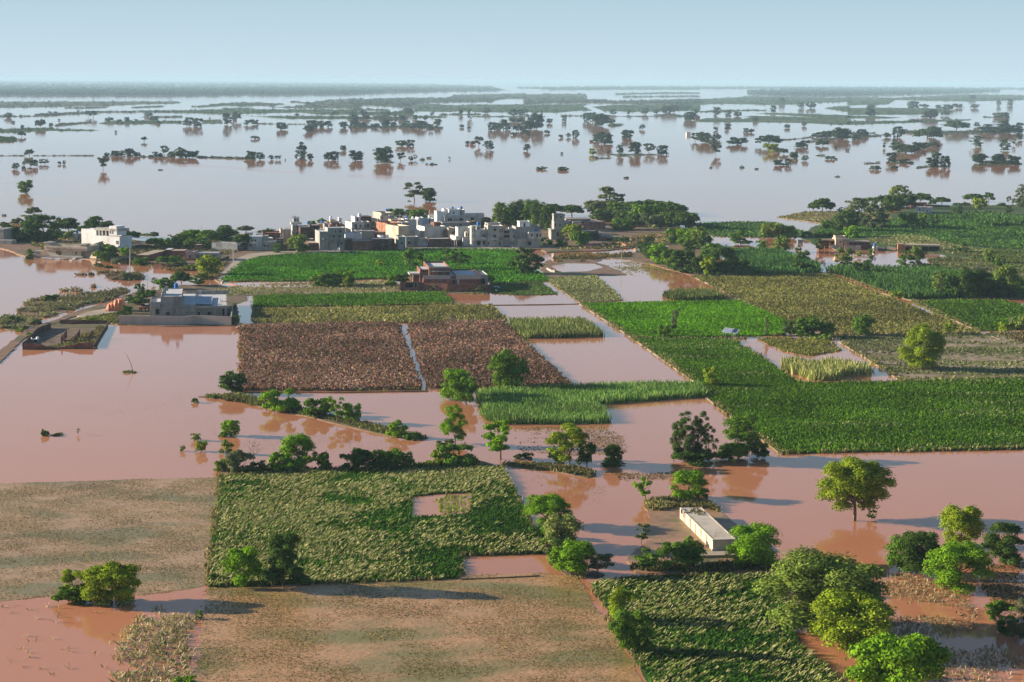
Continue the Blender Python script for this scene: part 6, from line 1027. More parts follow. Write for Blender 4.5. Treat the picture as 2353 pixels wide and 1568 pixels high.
for x0, x1, y0, y1 in ((2070, 2102, 506, 534), (2150, 2182, 498, 544), (2200, 2222, 500, 540)): h.win(x0, x1, y0, y1, -.3)
h.win(1962, 1990, 345, 396, 6, 'door'); h.win(2022, 2080, 612, 668, 0, 'door', 'pale'); h.win(1870, 1886, 622, 640, 0); h.box('step', 'cem', 1808, 1900, 698, None, -1.5, 2); h.body(2070, 2210, 380, 8, 6, 'grey', 'roofg', par=.5); h.done()
h = House('wide white two storey house with blue tanks at the back of the village', 'V2', 800, 440, 8); h.body(800, 1385, 232, 0, 12, 'white', 'roofw', par=.25, slab=.5); h.body(868, 1035, 140, 1, 6, 'bwhite', 'roofw', 232, par=.3); h.body(1035, 1100, 148, 2, 6, 'white', 'roofw', 232, par=.3); h.body(795, 868, 135, 4, 5, 'bwhite', 'roofw', 232, par=.3); h.body(690, 795, 170, 2, 6, 'bwhite', 'roofg', par=.3); h.box('parapet', 'white', 1105, 1382, 196, 234, .05, .2)
h.win(850, 920, 272, 318); h.win(1018, 1080, 272, 312); h.win(1184, 1236, 262, 298); h.win(1026, 1050, 165, 218, 2, 'door'); h.win(928, 948, 178, 206, 1); h.win(696, 708, 172, 220, 2); h.win(868, 882, 166, 220, .9, 'door'); h.box('awning_slab', 'grey', 925, 1010, 285, 305, -2.2, 2.2); h.done()
h = House('pale house with two bluish doors left of the wide white house', 'V2', 500, 460, 8); h.body(500, 652, 278, 0, 7, 'blue', 'roofg', par=.3); h.win(514, 546, 292, 350, 0, 'door', 'pale', 'steel'); h.win(570, 594, 292, 345, 0, 'door', 'pale', 'wood'); h.body(418, 496, 262, 1, 7, 'bwhite', 'roofw', par=.3); h.done()
h = House('row of cream rooms with small roofs behind the pale yellow walled house', 'V2', 15, 480, 8); h.body(15, 165, 290, 0, 7, 'cream', 'roofw', par=.4); h.body(200, 268, 285, 2, 7, 'white', 'roofw', par=.3); h.body(275, 395, 288, 3, 7, 'white', 'roofw', par=.4); h.body(90, 200, 300, 3, 8, 'dbrick', 'roofg', par=.4); h.win(70, 84, 312, 350); h.done()
h = House('long dark grey wall house below the wide white house', 'V2', 770, 560, 5); h.body(770, 1180, 332, 0, 9, 'grey', 'roofg', par=.5); h.win(1020, 1056, 356, 396); h.body(1075, 1180, 395, -5, 5, 'grey', 'roofw', par=.5); h.done()
h = House('ruined cream shell house with broken wall tops near the wood', 'V2', 1240, 440, 8); h.body(1240, 1340, 300, 0, 8, 'cream', 'rooft', par=.8); h.box('wall', 'cream', 1250, 1295, 262, 310, .3, .4); h.box('wall', 'cream', 1325, 1352, 270, 330, 3, .4); h.body(1345, 1480, 270, 3, 8, 'dbrick', 'roofg', par=.6); h.win(1360, 1386, 290, 330, 3); h.win(1410, 1440, 280, 330, 3); h.done()
r_ = empty('unfinished_pillars', tuple(gp('V2', 575, 420, .35)), GA); tag(r_, 'bare white unfinished pillars standing on a roof in the village middle', 'unfinished house'); h = House('x', 'V2', 530, 420, 8); bpy.data.objects.remove(h.root); h.root = r_
h.body(530, 630, 238, 0, 6, 'white', 'roofw', par=.2)
for q, y in ((532, 150), (556, 190), (586, 160), (578, 200), (625, 165), (602, 195)): h.box('pillar', 'white', q, q + 8, y, 240, random.Random(q).uniform(.2, 5), .3)
h.done()
h = House('grey tower house with a square roof room beside the domed tree', 'V3', 165, 470, 0); h.body(150, 335, 330, 0, 9, 'grey', 'roofg', par=.3, slab=.5); h.body(190, 435, 222, 2, 8, 'grey', 'roofg', 335, par=.5); h.body(185, 332, 122, 4, 5, 'grey', 'roofg', 225, par=.5, slab=.4); h.win(200, 220, 245, 290, 2); h.win(258, 280, 252, 292, 2); h.win(205, 222, 148, 182, 4); h.win(270, 294, 150, 182, 4); h.win(220, 255, 368, 420, 0, 'door'); h.win(360, 390, 258, 282, 2); h.done()
h = House('flat roofed brown shed with shaded open bays near the wood', 'V3', 440, 280, 0); h.body(350, 682, 188, 4, 10, 'cem', 'rooft', par=.05, slab=.5); h.body(440, 560, 228, 0, 5, 'cem', 'rooft', par=.05); h.win(575, 600, 215, 250, 4, 'door'); h.win(610, 680, 205, 245, 4, 'door'); h.done()
h = House('small red brick hut with a lit end wall near the wood', 'V3', 690, 330, 22, name='hut', cat='hut'); h.body(692, 880, 230, 0, 8, 'obrick', 'roofg', par=.15); h.swin(0, 2.0, 1.2, 1.2, 2.6); h.done()
h = House('long open brick cattle shed with white pillars above the mud slope', 'V3', 770, 480, 8, name='shed', cat='shed')
h.body(570, 785, 360, 8, 7, 'dbrick', 'rooft', par=.1); h.body(845, 965, 400, 0, 22, 'cem', 'rooft', 420, par=.05); h.body(850, 985, 430, -4, 4, 'brick', 'rooft', par=.05)
for k in range(5): h.part('pillar', 'pale').box(h.pt(845, 430)[0] - .1, h.pt(845, 430)[0] + .3, k * 4.6, k * 4.6 + .4, -.6, h.pt(845, 420)[1] - .002)
h.part('wall', 'dbrick').box(h.pt(900, 430)[0], h.pt(955, 430)[0], .6, 21, -.6, h.pt(845, 420)[1] - .004); h.win(650, 690, 385, 420, 8, 'door'); h.win(705, 760, 385, 420, 8, 'door'); h.win(890, 970, 445, 490, -4, 'door'); h.done()
cloth('tarpaulin', 'crimson cloth spread over a heap beside the cattle shed', 'tarpaulin', 'V3', [(635, 568), (785, 566), (770, 520), (650, 522)], (.5, .5, 1.6, 1.6), M['crimson'])
# smaller houses that fill the gaps of the village
for lab, f, x0, x1, yt, yb, mat, roof, rot in (
    ('plain brick room between the cream rooms and the tin edged house', 'V1', 1000, 1190, 400, 660, 'brick', 'rooft', 6), ('narrow grey block behind the red water tank', 'V1', 860, 990, 335, 600, 'grey', 'roofg', 3),
    ('dark brick block behind the teal awning courtyard', 'V1', 1540, 1740, 405, 600, 'dbrick', 'roofg', 10), ('stained cream room below the tall cream walled house', 'V1', 2060, 2200, 262, 470, 'cream', 'roofg', 12),
    ('pale small block right of the orange brick side wall', 'V1', 2210, 2345, 305, 520, 'pale', 'roofw', 12), ('grey block behind the blank white walled house', 'V2', 655, 775, 345, 560, 'grey', 'roofg', 8),
    ('brick sliver house between the blank white wall and cream narrow house', 'V2', 815, 868, 450, 640, 'brick', 'roofg', 10), ('dark brick block under the ruined cream shell', 'V2', 1175, 1265, 320, 520, 'dbrick', 'roofg', 8),
    ('orange brick room behind the garage house', 'V2', 955, 1040, 440, 640, 'obrick', 'rooft', 8), ('low grey hall behind the three storey house with paired windows', 'V2', 1440, 1640, 345, 560, 'grey', 'roofg', 5),
    ('dark low house right of the pale tower house', 'V3', 440, 560, 262, 400, 'dbrick', 'rooft', 0), ('brick room in trees behind the cattle shed', 'V3', 1230, 1300, 218, 300, 'obrick', 'rooft', 4), ('pale tin roofed room among the wood trees', 'V3', 1520, 1590, 218, 300, 'pale', 'tin', -4),
    ('low dark shed between the pale blue house and tower house', 'L2', 2235, 2330, 330, 480, 'dbrick', 'rooft', 2), ('small mud brick room right of the blank white building', 'L2', 1700, 1790, 430, 500, 'dbrick', 'rooft', -8)):
    h = House(lab, f, x0, yb, rot); a, b, zt = h.body(x0, x1, yt, 0, 8, mat, roof, par=.4)
    w_ = x1 - x0; k_ = (yb - yt) / max(3.0, zt) ; h.win(x0 + w_ * .2, x0 + w_ * .2 + k_ * 1.0, yt + k_ * 1.0, yt + k_ * 2.0); h.win(x0 + w_ * .6, x0 + w_ * .6 + k_ * .9, yt + k_ * 1.0, yt + k_ * 2.0); h.done()
# walls that stand alone
def wall(label, f, pts, hpx, mat, z=.25, th=.3, name='brick_wall', cat='wall', dz=None, tops=None):
    P = [gp(f, x, y, z) for x, y in pts]; root = MB(); O = P[0]; s_ = mpp(f, O); bm = root.bm
    for i, (a, b) in enumerate(zip(P[:-1], P[1:])):
        d = (b - a); L = np.linalg.norm(d[:2]); n_ = max(1, int(L / 1.2)); nn = np.array([-d[1], d[0], 0]) / L * th / 2
        for k in range(n_):
            p, q = a + d * k / n_, a + d * (k + 1) / n_
            t = (k + .5) / n_; hh = (hpx[i] + (hpx[i + 1] - hpx[i]) * t if isinstance(hpx, (list, tuple)) else hpx) * s_
            hh += (random.Random(i * 50 + k).uniform(-.06, .06) if tops else 0)
            vs = [bm.verts.new(tuple(w_ - O)) for w_ in (p - nn, q - nn, q + nn, p + nn)]; vt = [bm.verts.new((v_.co.x, v_.co.y, hh)) for v_ in vs]
            for v_ in vs: v_.co.z = -.8
            bm.faces.new(vt)
            for e in range(4): bm.faces.new((vs[e], vs[(e + 1) % 4], vt[(e + 1) % 4], vt[e]))
    o = root.build(name, M[mat]); o.location = tuple(O); tag(o, label, cat); return o
wall('low dark boundary wall at the road left of the domed light green tree', 'V1', [(55, 800), (235, 800)], 100, 'dbrick'); wall('brick roadside wall under the domed light green tree', 'V1', [(240, 806), (770, 800)], 40, 'dbrick')
wall('leaning orange brick wall on the mud slope right of the cattle shed', 'V3', [(1070, 545), (1155, 570)], [32, 36], 'obrick'); wall('broken pale wall stub at the edge of the mud pools', 'V3', [(90, 860), (150, 900), (200, 905)], [14, 26, 26], 'cem')
wall('freestanding brick panel, first of the four below the barn', 'L2', [(532, 738), (590, 740)], 58, 'brick'); wall('freestanding brick panel, second of the four below the barn', 'L2', [(598, 742), (648, 744)], 56, 'brick'); wall('freestanding brick panel, third of the four below the barn', 'L2', [(654, 744), (704, 744)], 56, 'brick'); wall('freestanding brick panel, fourth of the four below the barn', 'L2', [(716, 744), (814, 742)], 56, 'brick')
wall('dark boundary wall along the road right of the long low house', 'L2', [(1430, 660), (1575, 610)], [35, 40], 'dbrick'); wall('grey blue compound wall in front of the pale blue house', 'L2', [(1800, 490), (1860, 498), (2055, 496)], [70, 60, 60], 'pale')
wall('reddish compound wall right of the white house', 'L1', [(1985, 640), (2200, 640)], 50, 'dbrick'); wall('low brown wall on the mud between the pole and the barn', 'L1', [(1770, 840), (1990, 830)], [45, 50], 'dbrick')
# ---------------- left end: white house, veranda house, barn
h = House('tall bright white house with an open upper gallery at the left', 'L1', 1395, 640, -36, z=.4)
h.body(1370, 1757, 450, 0, 9, 'bwhite', 'roofw', par=.5); h.body(1195, 1730, 352, 10.2, 6, 'bwhite', 'roofw', par=.3); h.box('cornice', 'pale', 1385, 1720, 345, 375, .6, 9); h.win(1706, 1746, 525, 578, 0, 'window', 'bwhite', shade=False)
for q in (1405, 1450, 1496, 1550, 1598): h.box('pillar', 'bwhite', q, q + 9, 370, 452, .7, .3)
h.box('gallery_shade_wall', 'dark', 1410, 1600, 372, 446, 2.8, .2); h.box('upper_room', 'bwhite', 1604, 1716, 368, 448, .7, 7); h.win(1612, 1632, 368, 420, .7); h.win(1648, 1664, 380, 424, .7); h.box('roof_block', 'bwhite', 1605, 1712, 312, 350, 2, 6); h.done()  # near-black back wall paints the shade inside the open gallery
h = House('small room with a blue roof tank between the dark trees and the white house', 'L1', 1095, 530, -20); h.body(1085, 1195, 425, 0, 7, 'cem', 'roofg', par=.1, slab=.6); h.win(1145, 1170, 460, 512, 0, 'door'); h.done()
h = House('arched grey room behind the right corner of the white house', 'L1', 1740, 470, -10); h.body(1735, 1858, 375, 0, 6, 'cem', 'roofg', par=.1); h.win(1788, 1826, 410, 442, 0); h.done()
h = House('pale house cut by the left edge beside dark trees', 'L1', -60, 560, -20); h.body(-80, 52, 355, 0, 12, 'grey', 'roofg', par=.2, slab=.4); h.box('wall', 'grey', -80, 170, 520, None, -6, 5); h.done()
h = House('cream single storey house with an arched roof parapet standing at the water', 'L1', 690, 770, -22, z=.3)
h.body(652, 1280, 600, 0, 12, 'cream', 'roofw', 668, par=.9); h.body(690, 1190, 650, .9, 10, 'cream', 'roofw', par=.02)
for k in range(22):
    x_ = 655 + k * 28.5; a, zt = h.pt(x_ + 4, 606 + k * 1.1, -.05); h.part('arch_band', 'pale', True).cyl(a + .5, -.02, zt - .9, zt - .35, .3, 6)
h.body(668, 752, 545, 1.5, 4, 'pale', 'roofg', 610, par=.1, slab=.9); h.body(1178, 1262, 575, 1.5, 4, 'pale', 'roofg', 630, par=.1, slab=.9); h.win(858, 902, 682, 742, .9, 'door', 'cem', 'wood'); h.win(822, 858, 680, 720, .9); h.win(1104, 1136, 696, 730, .9); h.win(716, 736, 664, 684, .9); h.box('wall', 'cream', 890, 1165, 580, 612, 11, .4)
h.box('plinth', 'cem', 640, 1200, 748, None, -1.6, 2.5); h.done()
wall('cream ribbed boundary wall joined to the arched parapet house', 'L1', [(1190, 775), (1420, 795)], [90, 85], 'cream'); wall('tall stained wall between the veranda house and the white house', 'L1', [(1285, 690), (1510, 660), (1600, 690)], [80, 130, 90], 'pale')
h = House('tiny brick outhouse half sunk at the water edge left', 'L1', 470, 760, -22, name='shed', cat='shed'); h.body(480, 590, 680, 0, 4, 'cem', 'roofg', par=.05); h.done()
r_ = random.Random(5)
for k, (x, y, w) in enumerate(((700, 790, 190), (850, 803, 90), (960, 796, 100), (1060, 818, 60), (1200, 815, 70), (1110, 790, 60))):
    P = gp('L1', x, y, .25); s_ = mpp('L1', P); b = MB(); b.poly([(-w * s_ / 2, -.8), (w * s_ * .4, -1.2), (w * s_ / 2, .9), (-w * s_ * .4, 1.1)], 0, .22); o = b.build('concrete_slab', M['roofw']); o.location = tuple(P); o.rotation_euler = (r_.uniform(-.2, .2), r_.uniform(-.12, .12), -.3 + r_.uniform(-.2, .2)); tag(o, ORD[[0, 1, 2, 3, 5, 4][k]] + ' broken slab from the left at the feet of the arched parapet house', 'concrete slab', 'broken slabs at the water')
h = House('long dark brick barn with a tan earth roof and a windowless side', 'L2', 288, 640, -16, name='barn', cat='barn'); a, b, zt = h.body(286, 456, 556, 0, 26, 'brick', 'rooft', par=.05, pw=.05); h.done()
h = House('long low house with a pink end and white pillared veranda', 'L2', 978, 630, -9); h.body(978, 1100, 512, 0, 9, 'pink', 'roofg', par=.5); h.body(1100, 1432, 520, 2.6, 7, 'pale', 'roofg', par=.3); h.part('roof', 'roofg').box(h.pt(1100, 522)[0] + .02, h.pt(1432, 522)[0], -.02, 3, h.pt(1100, 552)[1], h.pt(1100, 526)[1]); h.win(1022, 1056, 556, 604, 0, 'door', 'cem', 'wood')
for q in (1100, 1172, 1250, 1330, 1418): h.box('pillar', 'white', q, q + 12, 550, None, .05, .4)
h.win(1186, 1216, 566, 612, 2.6, 'door', 'pale', 'wood'); h.win(1272, 1290, 575, 600, 2.6); h.win(1312, 1330, 572, 590, 2.6); h.box('plinth', 'brick', 978, 1440, 606, None, -.6, .55); h.done()
h = House('brown roofed rooms between the barn and the pink ended house', 'L2', 780, 600, -6); h.body(780, 972, 498, 0, 8, 'brick', 'rooft', par=.05, slab=.4); h.body(690, 780, 485, 4, 9, 'dbrick', 'roofw', par=.05); h.win(915, 945, 540, 585, 0, 'door'); h.done()
h = House('tiny brick hut in the grove above the pink ended house', 'L2', 1105, 490, -6, name='hut', cat='hut'); h.body(1105, 1200, 415, 0, 5, 'brick', 'rooft', par=.05, slab=.4); h.win(1120, 1180, 455, 470, 0); h.done()
h = House('long blank white building with a blue shaded corner left of the round tree', 'L2', 1338, 490, -22); h.body(1338, 1692, 388, 0, 8, 'white', 'roofg', par=.5); h.win(1398, 1410, 400, 414, 0, shade=False); h.done()
h = House('pale blue house with two dark openings left of the village road', 'L2', 1865, 470, -2); h.body(1865, 2035, 300, 0, 9, 'blue', 'roofw', par=.2, slab=.4); h.win(1882, 1912, 345, 372); h.win(1925, 1955, 345, 370); h.body(1845, 1950, 395, -6, 5, 'pale', 'roofw', par=.3); h.win(1855, 1895, 412, 436, -6, 'door', 'blue'); h.body(1800, 1900, 245, 14, 9, 'pale', 'roofw', par=.2); h.body(1950, 2040, 272, 9, 5, 'pale', 'roofw', par=.2); h.done()
h = House('grey yard house with a dark gate near the road bend', 'L2', 2060, 490, -2); h.body(2060, 2232, 368, 0, 8, 'pale', 'roofg', par=.4); h.win(2105, 2126, 414, 440, 0, 'door', 'pale'); h.win(2058, 2088, 414, 440, -.01, 'door', 'pale'); h.body(2045, 2120, 290, 8, 7, 'grey', 'roofg', par=.2); h.done()
h = House('small pale room with a white window ring behind the grey yard house', 'L2', 2120, 420, 10); h.body(2108, 2195, 325, 0, 8, 'pale', 'roofw', par=.2); h.win(2120, 2138, 340, 358, 0, 'window', 'white'); h.done()
h = House('red roofed low brick house left of the tower house', 'L2', 2045, 380, 2); h.body(2045, 2300, 250, 0, 12, 'brick', 'obrick', par=.6); h.body(2290, 2353, 200, -1, 8, 'cream', 'roofw', par=.3); h.done()
# ---------------- the grey concrete house in the water
h = House('grey concrete house with stair tower and long pale roof behind a boundary wall', 'L3', 1025, 755, 1.0, z=.3)
h.body(1025, 1370, 560, 0, 14, 'grey', 'roofw', par=.1); h.body(1370, 1576, 590, -.8, 9, 'grey', 'roofw', par=.15, slab=.1); h.body(1576, 2078, 566, -.4, 19, 'grey', 'roofw', 606, par=.2, pw=.3, ybk=378); h.body(1576, 2075, 600, 1.4, 20, 'grey', 'roofw', par=.02)
h.body(1032, 1366, 420, .6, 9.5, 'grey', 'roofw', 556, par=.3, slab=.1, ybk=290); h.body(860, 1030, 505, .2, 7, 'grey', 'roofw', par=.6, pw=.2, slab=.15, ybk=425); h.body(885, 1022, 560, -1.2, 1.6, 'grey', 'roofw', 606, par=.3)
h.body(1366, 1580, 545, .3, 9, 'grey', 'roofw', par=.02, ybk=380); d_ = h.depth(1700, 378, h.pt(1700, 566, -.4)[1]); h.box('parapet', 'pale', 1415, 2105, 330, 376, d_, .2); h.box('parapet', 'white', 1635, 1662, 322, 376, d_ - .25, .2)
for k, q in enumerate((1050, 1072, 1094)): h.box('stair_step', 'pale', q, q + 16, 340 - k * 26, 430, 5 + k * 2, 3)
h.box('stair_wall', 'pale', 1100, 1150, 258, 330, 9, .25)
for x0, x1, y0, y1, d in ((1108, 1176, 660, 714, 0), (1608, 1650, 658, 716, 1.4), (1760, 1828, 654, 716, 1.4), (1414, 1455, 654, 674, -.8), (1494, 1545, 654, 674, -.8)): h.win(x0, x1, y0, y1, d, shade=False)
h.win(1992, 2032, 606, 722, 1.4, 'door', 'cem'); h.win(945, 1012, 608, 700, .18, 'door', 'cem')
for q in (1876, 2046): h.box('pillar', 'pale', q, q + 12, 604, None, -.3, .3)
h.box('pillar', 'pale', 905, 925, 604, None, -1.1, .3); h.done()
wall('long weathered grey boundary wall along the water before the concrete house', 'L3', [(385, 850), (1395, 862), (1575, 850), (2135, 866), (2160, 620)], [130, 130, 138, 132, 80], 'cem', name='boundary_wall')
tank('L3', 1274, 230, 292, 9.2, 'tankb', 'blue and white water tank on the stair tower roof of the concrete house', .7, 1.5)
b = MB().cyl(0, 0, 0, .35, .42, 12).cyl(0, 0, .35, .6, .42, 12, .2); o = b.build('cooking_pot', M['tankw']); o.location = tuple(gp('L3', 1278, 540, 4.6)); tag(o, 'small white pot on the ledge before the stair tower', 'pot')
b = MB(); P = gp('L3', 1990, 520, 4.4)
for q, w in ((0, 1.6), (1.2, 1.2), (-.6, 1.0)): b.box(q, q + w, -.5, .5, .55, .65); b.box(q, q + .08, -.5, -.42, 0, .55); b.box(q + w - .08, q + w, .42, .5, 0, .55); b.box(q, q + .07, .4, .48, .65, 1.5)
o = b.build('furniture_pile', M['wood']); o.location = tuple(P); tag(o, 'heap of wooden chairs and cots saved on the concrete house roof', 'furniture pile')
cloth('blue_sheet', 'flat bluish sheet lying across the long concrete roof', 'cloth', 'L3', [(1400, 540), (1835, 540), (1850, 415), (1440, 415)], (4.66, 4.66, 4.66, 4.66), noise_mat('streaky_blue', (.24, .30, .38), (.42, .45, .48), .35, .7, stretch=(.3, 1, 1)), .0)  # flat sheet over the pale roof, streaked in bluish grey
# tarpaulin covered load, tractor
def load():
    P = gp('L3', 335, 636, .35); s_ = mpp('L3', P); root = empty('covered_load', tuple(P), .12); tag(root, 'orange tarpaulin covered load parked on the paved apron', 'covered load')
    bm = bmesh.new(); r = random.Random(4); nx, ny = 22, 12; L = 320 * s_; D = 5.0; g = []
    for j in range(ny + 1):
        row = []
        for i in range(nx + 1):
            x, y = (i / nx - .5) * L, (j / ny - .5) * D
            hh = (3.3 + .9 * i / nx) * (1 - abs(j / ny * 2 - 1) ** 5) * (1 - abs(i / nx * 2 - 1) ** 7)
            if i < 9: hh *= .72
            if 6 < i < 10: hh *= .86
            row.append(bm.verts.new((x + r.uniform(-.12, .12), y + r.uniform(-.15, .15) + .25 * math.sin(i * 1.7), max(.0, hh + .18 * math.sin(i * 2.1 + j) + r.uniform(-.1, .1)))))
        g.append(row)
    for j in range(ny):
        for i in range(nx): bm.faces.new((g[j][i], g[j][i + 1], g[j + 1][i + 1], g[j + 1][i]))
    me = bpy.data.meshes.new('tarpaulin'); bm.to_mesh(me); bm.free(); link('tarpaulin', me, noise_mat('orange_tarp', (.62, .20, .09), (.75, .30, .15), .6, .6), root)
    MB().box(-L * .42, L * .42, -1.8, 1.8, .1, .5).build('trailer_bed', M['wood'], root)
    for q in (-L * .3, L * .3):
        bm = bmesh.new(); bmesh.ops.create_cone(bm, cap_ends=True, segments=14, radius1=.45, radius2=.45, depth=.3, matrix=Matrix.Translation((q, -2.0, .3)) @ Matrix.Rotation(math.pi / 2, 4, 'X')); me = bpy.data.meshes.new('wheel'); bm.to_mesh(me); bm.free(); link('wheel', me, M['dark'], root)
load()
def tractor(f, x, y, label, rz=0.0, z=.3):
    P = gp(f, x, y, z); root = empty('tractor', tuple(P), rz); tag(root, label, 'tractor')
    red = noise_mat('tractor_red', (.30, .04, .03), (.38, .06, .04), 2, .4)
    MB().box(-2.0, -.2, -.4, .4, .8, 1.5).box(-2.05, -1.95, -.35, .35, .75, 1.45).box(-.2, 1.0, -.45, .45, .7, 1.1).build('hood', red, root)
    MB().box(.3, .9, -.3, .3, 1.1, 1.35).box(.8, .95, -.3, .3, 1.35, 1.9).build('seat', M['dark'], root)
    MB().box(-.1, 1.1, -.7, .7, 2.5, 2.62).build('canopy', M['tankw'], root)
    MB().box(-.08, -.02, -.62, -.56, 1.0, 2.5).box(-.08, -.02, .56, .62, 1.0, 2.5).box(1.0, 1.06, -.62, -.56, 1.0, 2.5).box(1.0, 1.06, .56, .62, 1.0, 2.5).build('canopy_post', M['dark'], root)
    MB().box(.1, 1.2, -.98, -.55, 1.55, 1.65).box(.1, 1.2, .55, .98, 1.55, 1.65).build('mudguard', red, root)
    bm = bmesh.new(); tube(bm, [(-1.3, .15, 1.5), (-1.3, .15, 2.2)], .05, .05); me = bpy.data.meshes.new('exhaust'); bm.to_mesh(me); bm.free(); link('exhaust', me, M['dark'], root)
    for q, yy, r in ((.65, .8, .8), (.65, -.8, .8), (-1.6, .65, .42), (-1.6, -.65, .42)):
        bm = bmesh.new(); bmesh.ops.create_cone(bm, cap_ends=True, segments=18, radius1=r, radius2=r, depth=.35, matrix=Matrix.Translation((q, yy, r)) @ Matrix.Rotation(math.pi / 2, 4, 'X')); me = bpy.data.meshes.new('wheel'); bm.to_mesh(me); bm.free(); w = link('wheel', me, M['dark'], root)
        bm = bmesh.new(); bmesh.ops.create_cone(bm, cap_ends=True, segments=14, radius1=r * .5, radius2=r * .5, depth=.4, matrix=Matrix.Translation((q, yy, r)) @ Matrix.Rotation(math.pi / 2, 4, 'X')); me = bpy.data.meshes.new('rim'); bm.to_mesh(me); bm.free(); link('rim', me, M['pole'], w)
tractor('L3', 790, 655, 'red tractor with a white canopy parked left of the concrete house', 0.1)
# ---------------- unfinished brick house among the fields
h = House('unfinished two storey brick house with concrete bands and a flat roof', 'H', 505, 545, 0.0, z=.25)
h.body(515, 955, 380, 4, 12, 'brick', 'roofw', par=.05); h.part('band', 'cem').box(h.pt(515, 380, 3.95)[0], h.pt(880, 380, 3.95)[0], 3.85, 4.1, h.pt(515, 378, 4)[1] - .55, h.pt(515, 345, 4)[1])
h.body(955, 1290, 342, 3, 9, 'brick', 'roofw', par=.55, pw=.2, ybk=262); h.part('band', 'cem').box(h.pt(955, 342, 2.9)[0] - .05, h.pt(1290, 342, 2.9)[0] + .05, 2.88, 3.0, h.pt(955, 398, 2.9)[1], h.pt(955, 342, 2.9)[1] + .01)
h.body(872, 954, 352, 4.1, 9, 'brick', 'roofw', par=.1, pw=.2, ybk=280); h.body(1291, 1382, 335, 9, 12, 'cem', 'roofw', par=.7, pw=.2, ybk=278)
h.body(592, 872, 228, 5, 12, 'brick', 'roofw', par=.75, pw=.25, ybk=152); h.part('band', 'cem').box(h.pt(592, 228, 4.95)[0] - .06, h.pt(872, 228, 4.95)[0] + .06, 4.9, 5.0, h.pt(592, 246, 5)[1], h.pt(592, 226, 5)[1]); h.part('band', 'cem').box(h.pt(645, 290, 4)[0], h.pt(872, 290, 4)[0], 3.6, 5.0, h.pt(645, 296, 4)[1], h.pt(645, 288, 4)[1])
h.body(472, 591, 262, 8, 7, 'brick', 'roofw', par=.3, pw=.2, ybk=215); h.body(330, 470, 318, 7, 7, 'cem', 'roofw', 340, par=.15, ybk=290); h.body(385, 475, 350, 9, 6, 'brick', 'roofg', par=.05)
for q in (345, 375, 462): h.box('pillar', 'pale', q, q + 10, 336, None, 7.1, .35)
h.box('pillar', 'pale', 972, 998, 398, 470, 2.75, .3)
for x0, x1, y0, y1, d in ((712, 772, 296, 342, 5), (820, 872, 292, 356, 5), (612, 640, 300, 340, 5), (716, 776, 410, 440, 4), (832, 856, 412, 426, 4), (1268, 1350, 385, 462, 8.9)): h.win(x0, x1, y0, y1, d, fm='cem')
h.win(894, 944, 404, 460, 4, 'door', 'cem'); h.win(502, 560, 270, 312, 8, fm='pale'); h.done()
wall('dark brick boundary wall of the unfinished house, long front run', 'H', [(500, 548), (850, 560)], [108, 105], 'brick', name='boundary_wall'); wall('dark brick boundary wall right of the corner pier, unfinished house', 'H', [(862, 566), (1405, 566), (1408, 470)], [100, 100, 60], 'brick', name='boundary_wall')
h = House('dark gateway front with a patterned iron gate left of the unfinished house', 'H', 200, 552, 0, z=.2, name='gateway', cat='gateway'); h.box('wall', 'brick', 205, 500, 435, None, 0, .35); h.box('pier', 'obrick', 190, 212, 462, None, -.1, .5); h.win(268, 380, 438, 505, 0, 'gate', 'cem', 'dark', False); h.win(398, 430, 440, 505, 0, 'gate', 'cem', 'dark', False); h.done()
b = MB(); bb = b.bm; P = gp('H', 850, 566, .2); b.box(-.35, .35, -.35, .35, -.5, 4.6); o = b.build('gate_pier', M['obrick']); o.location = tuple(P); tag(o, 'tall lit brick corner pier before the unfinished house', 'pier')
for k, (x, y, w) in enumerate(((1500, 500, 90), (1500, 548, 60), (1470, 505, 50), (1540, 515, 45))):
    P = gp('H', x, y, .22); s_ = mpp('H', P); bm = bmesh.new(); r_ = random.Random(k); n_ = 10; vs = [bm.verts.new((w * s_ / 2 * math.cos(6.283 * i / n_) * r_.uniform(.6, 1.1), w * s_ * .8 * math.sin(6.283 * i / n_) * r_.uniform(.6, 1.1), r_.uniform(.0, .3))) for i in range(n_)]; c_ = bm.verts.new((0, 0, .35))
    for i in range(n_): bm.faces.new((vs[i], vs[(i + 1) % n_], c_))
    me = bpy.data.meshes.new('plastic_sheet'); bm.to_mesh(me); bm.free(); o = link('plastic_sheet', me, M['tankw']); o.location = tuple(P); tag(o, 'crumpled white plastic sheeting on the grass right of the unfinished house', 'plastic sheet', 'white plastic sheets on the grass')
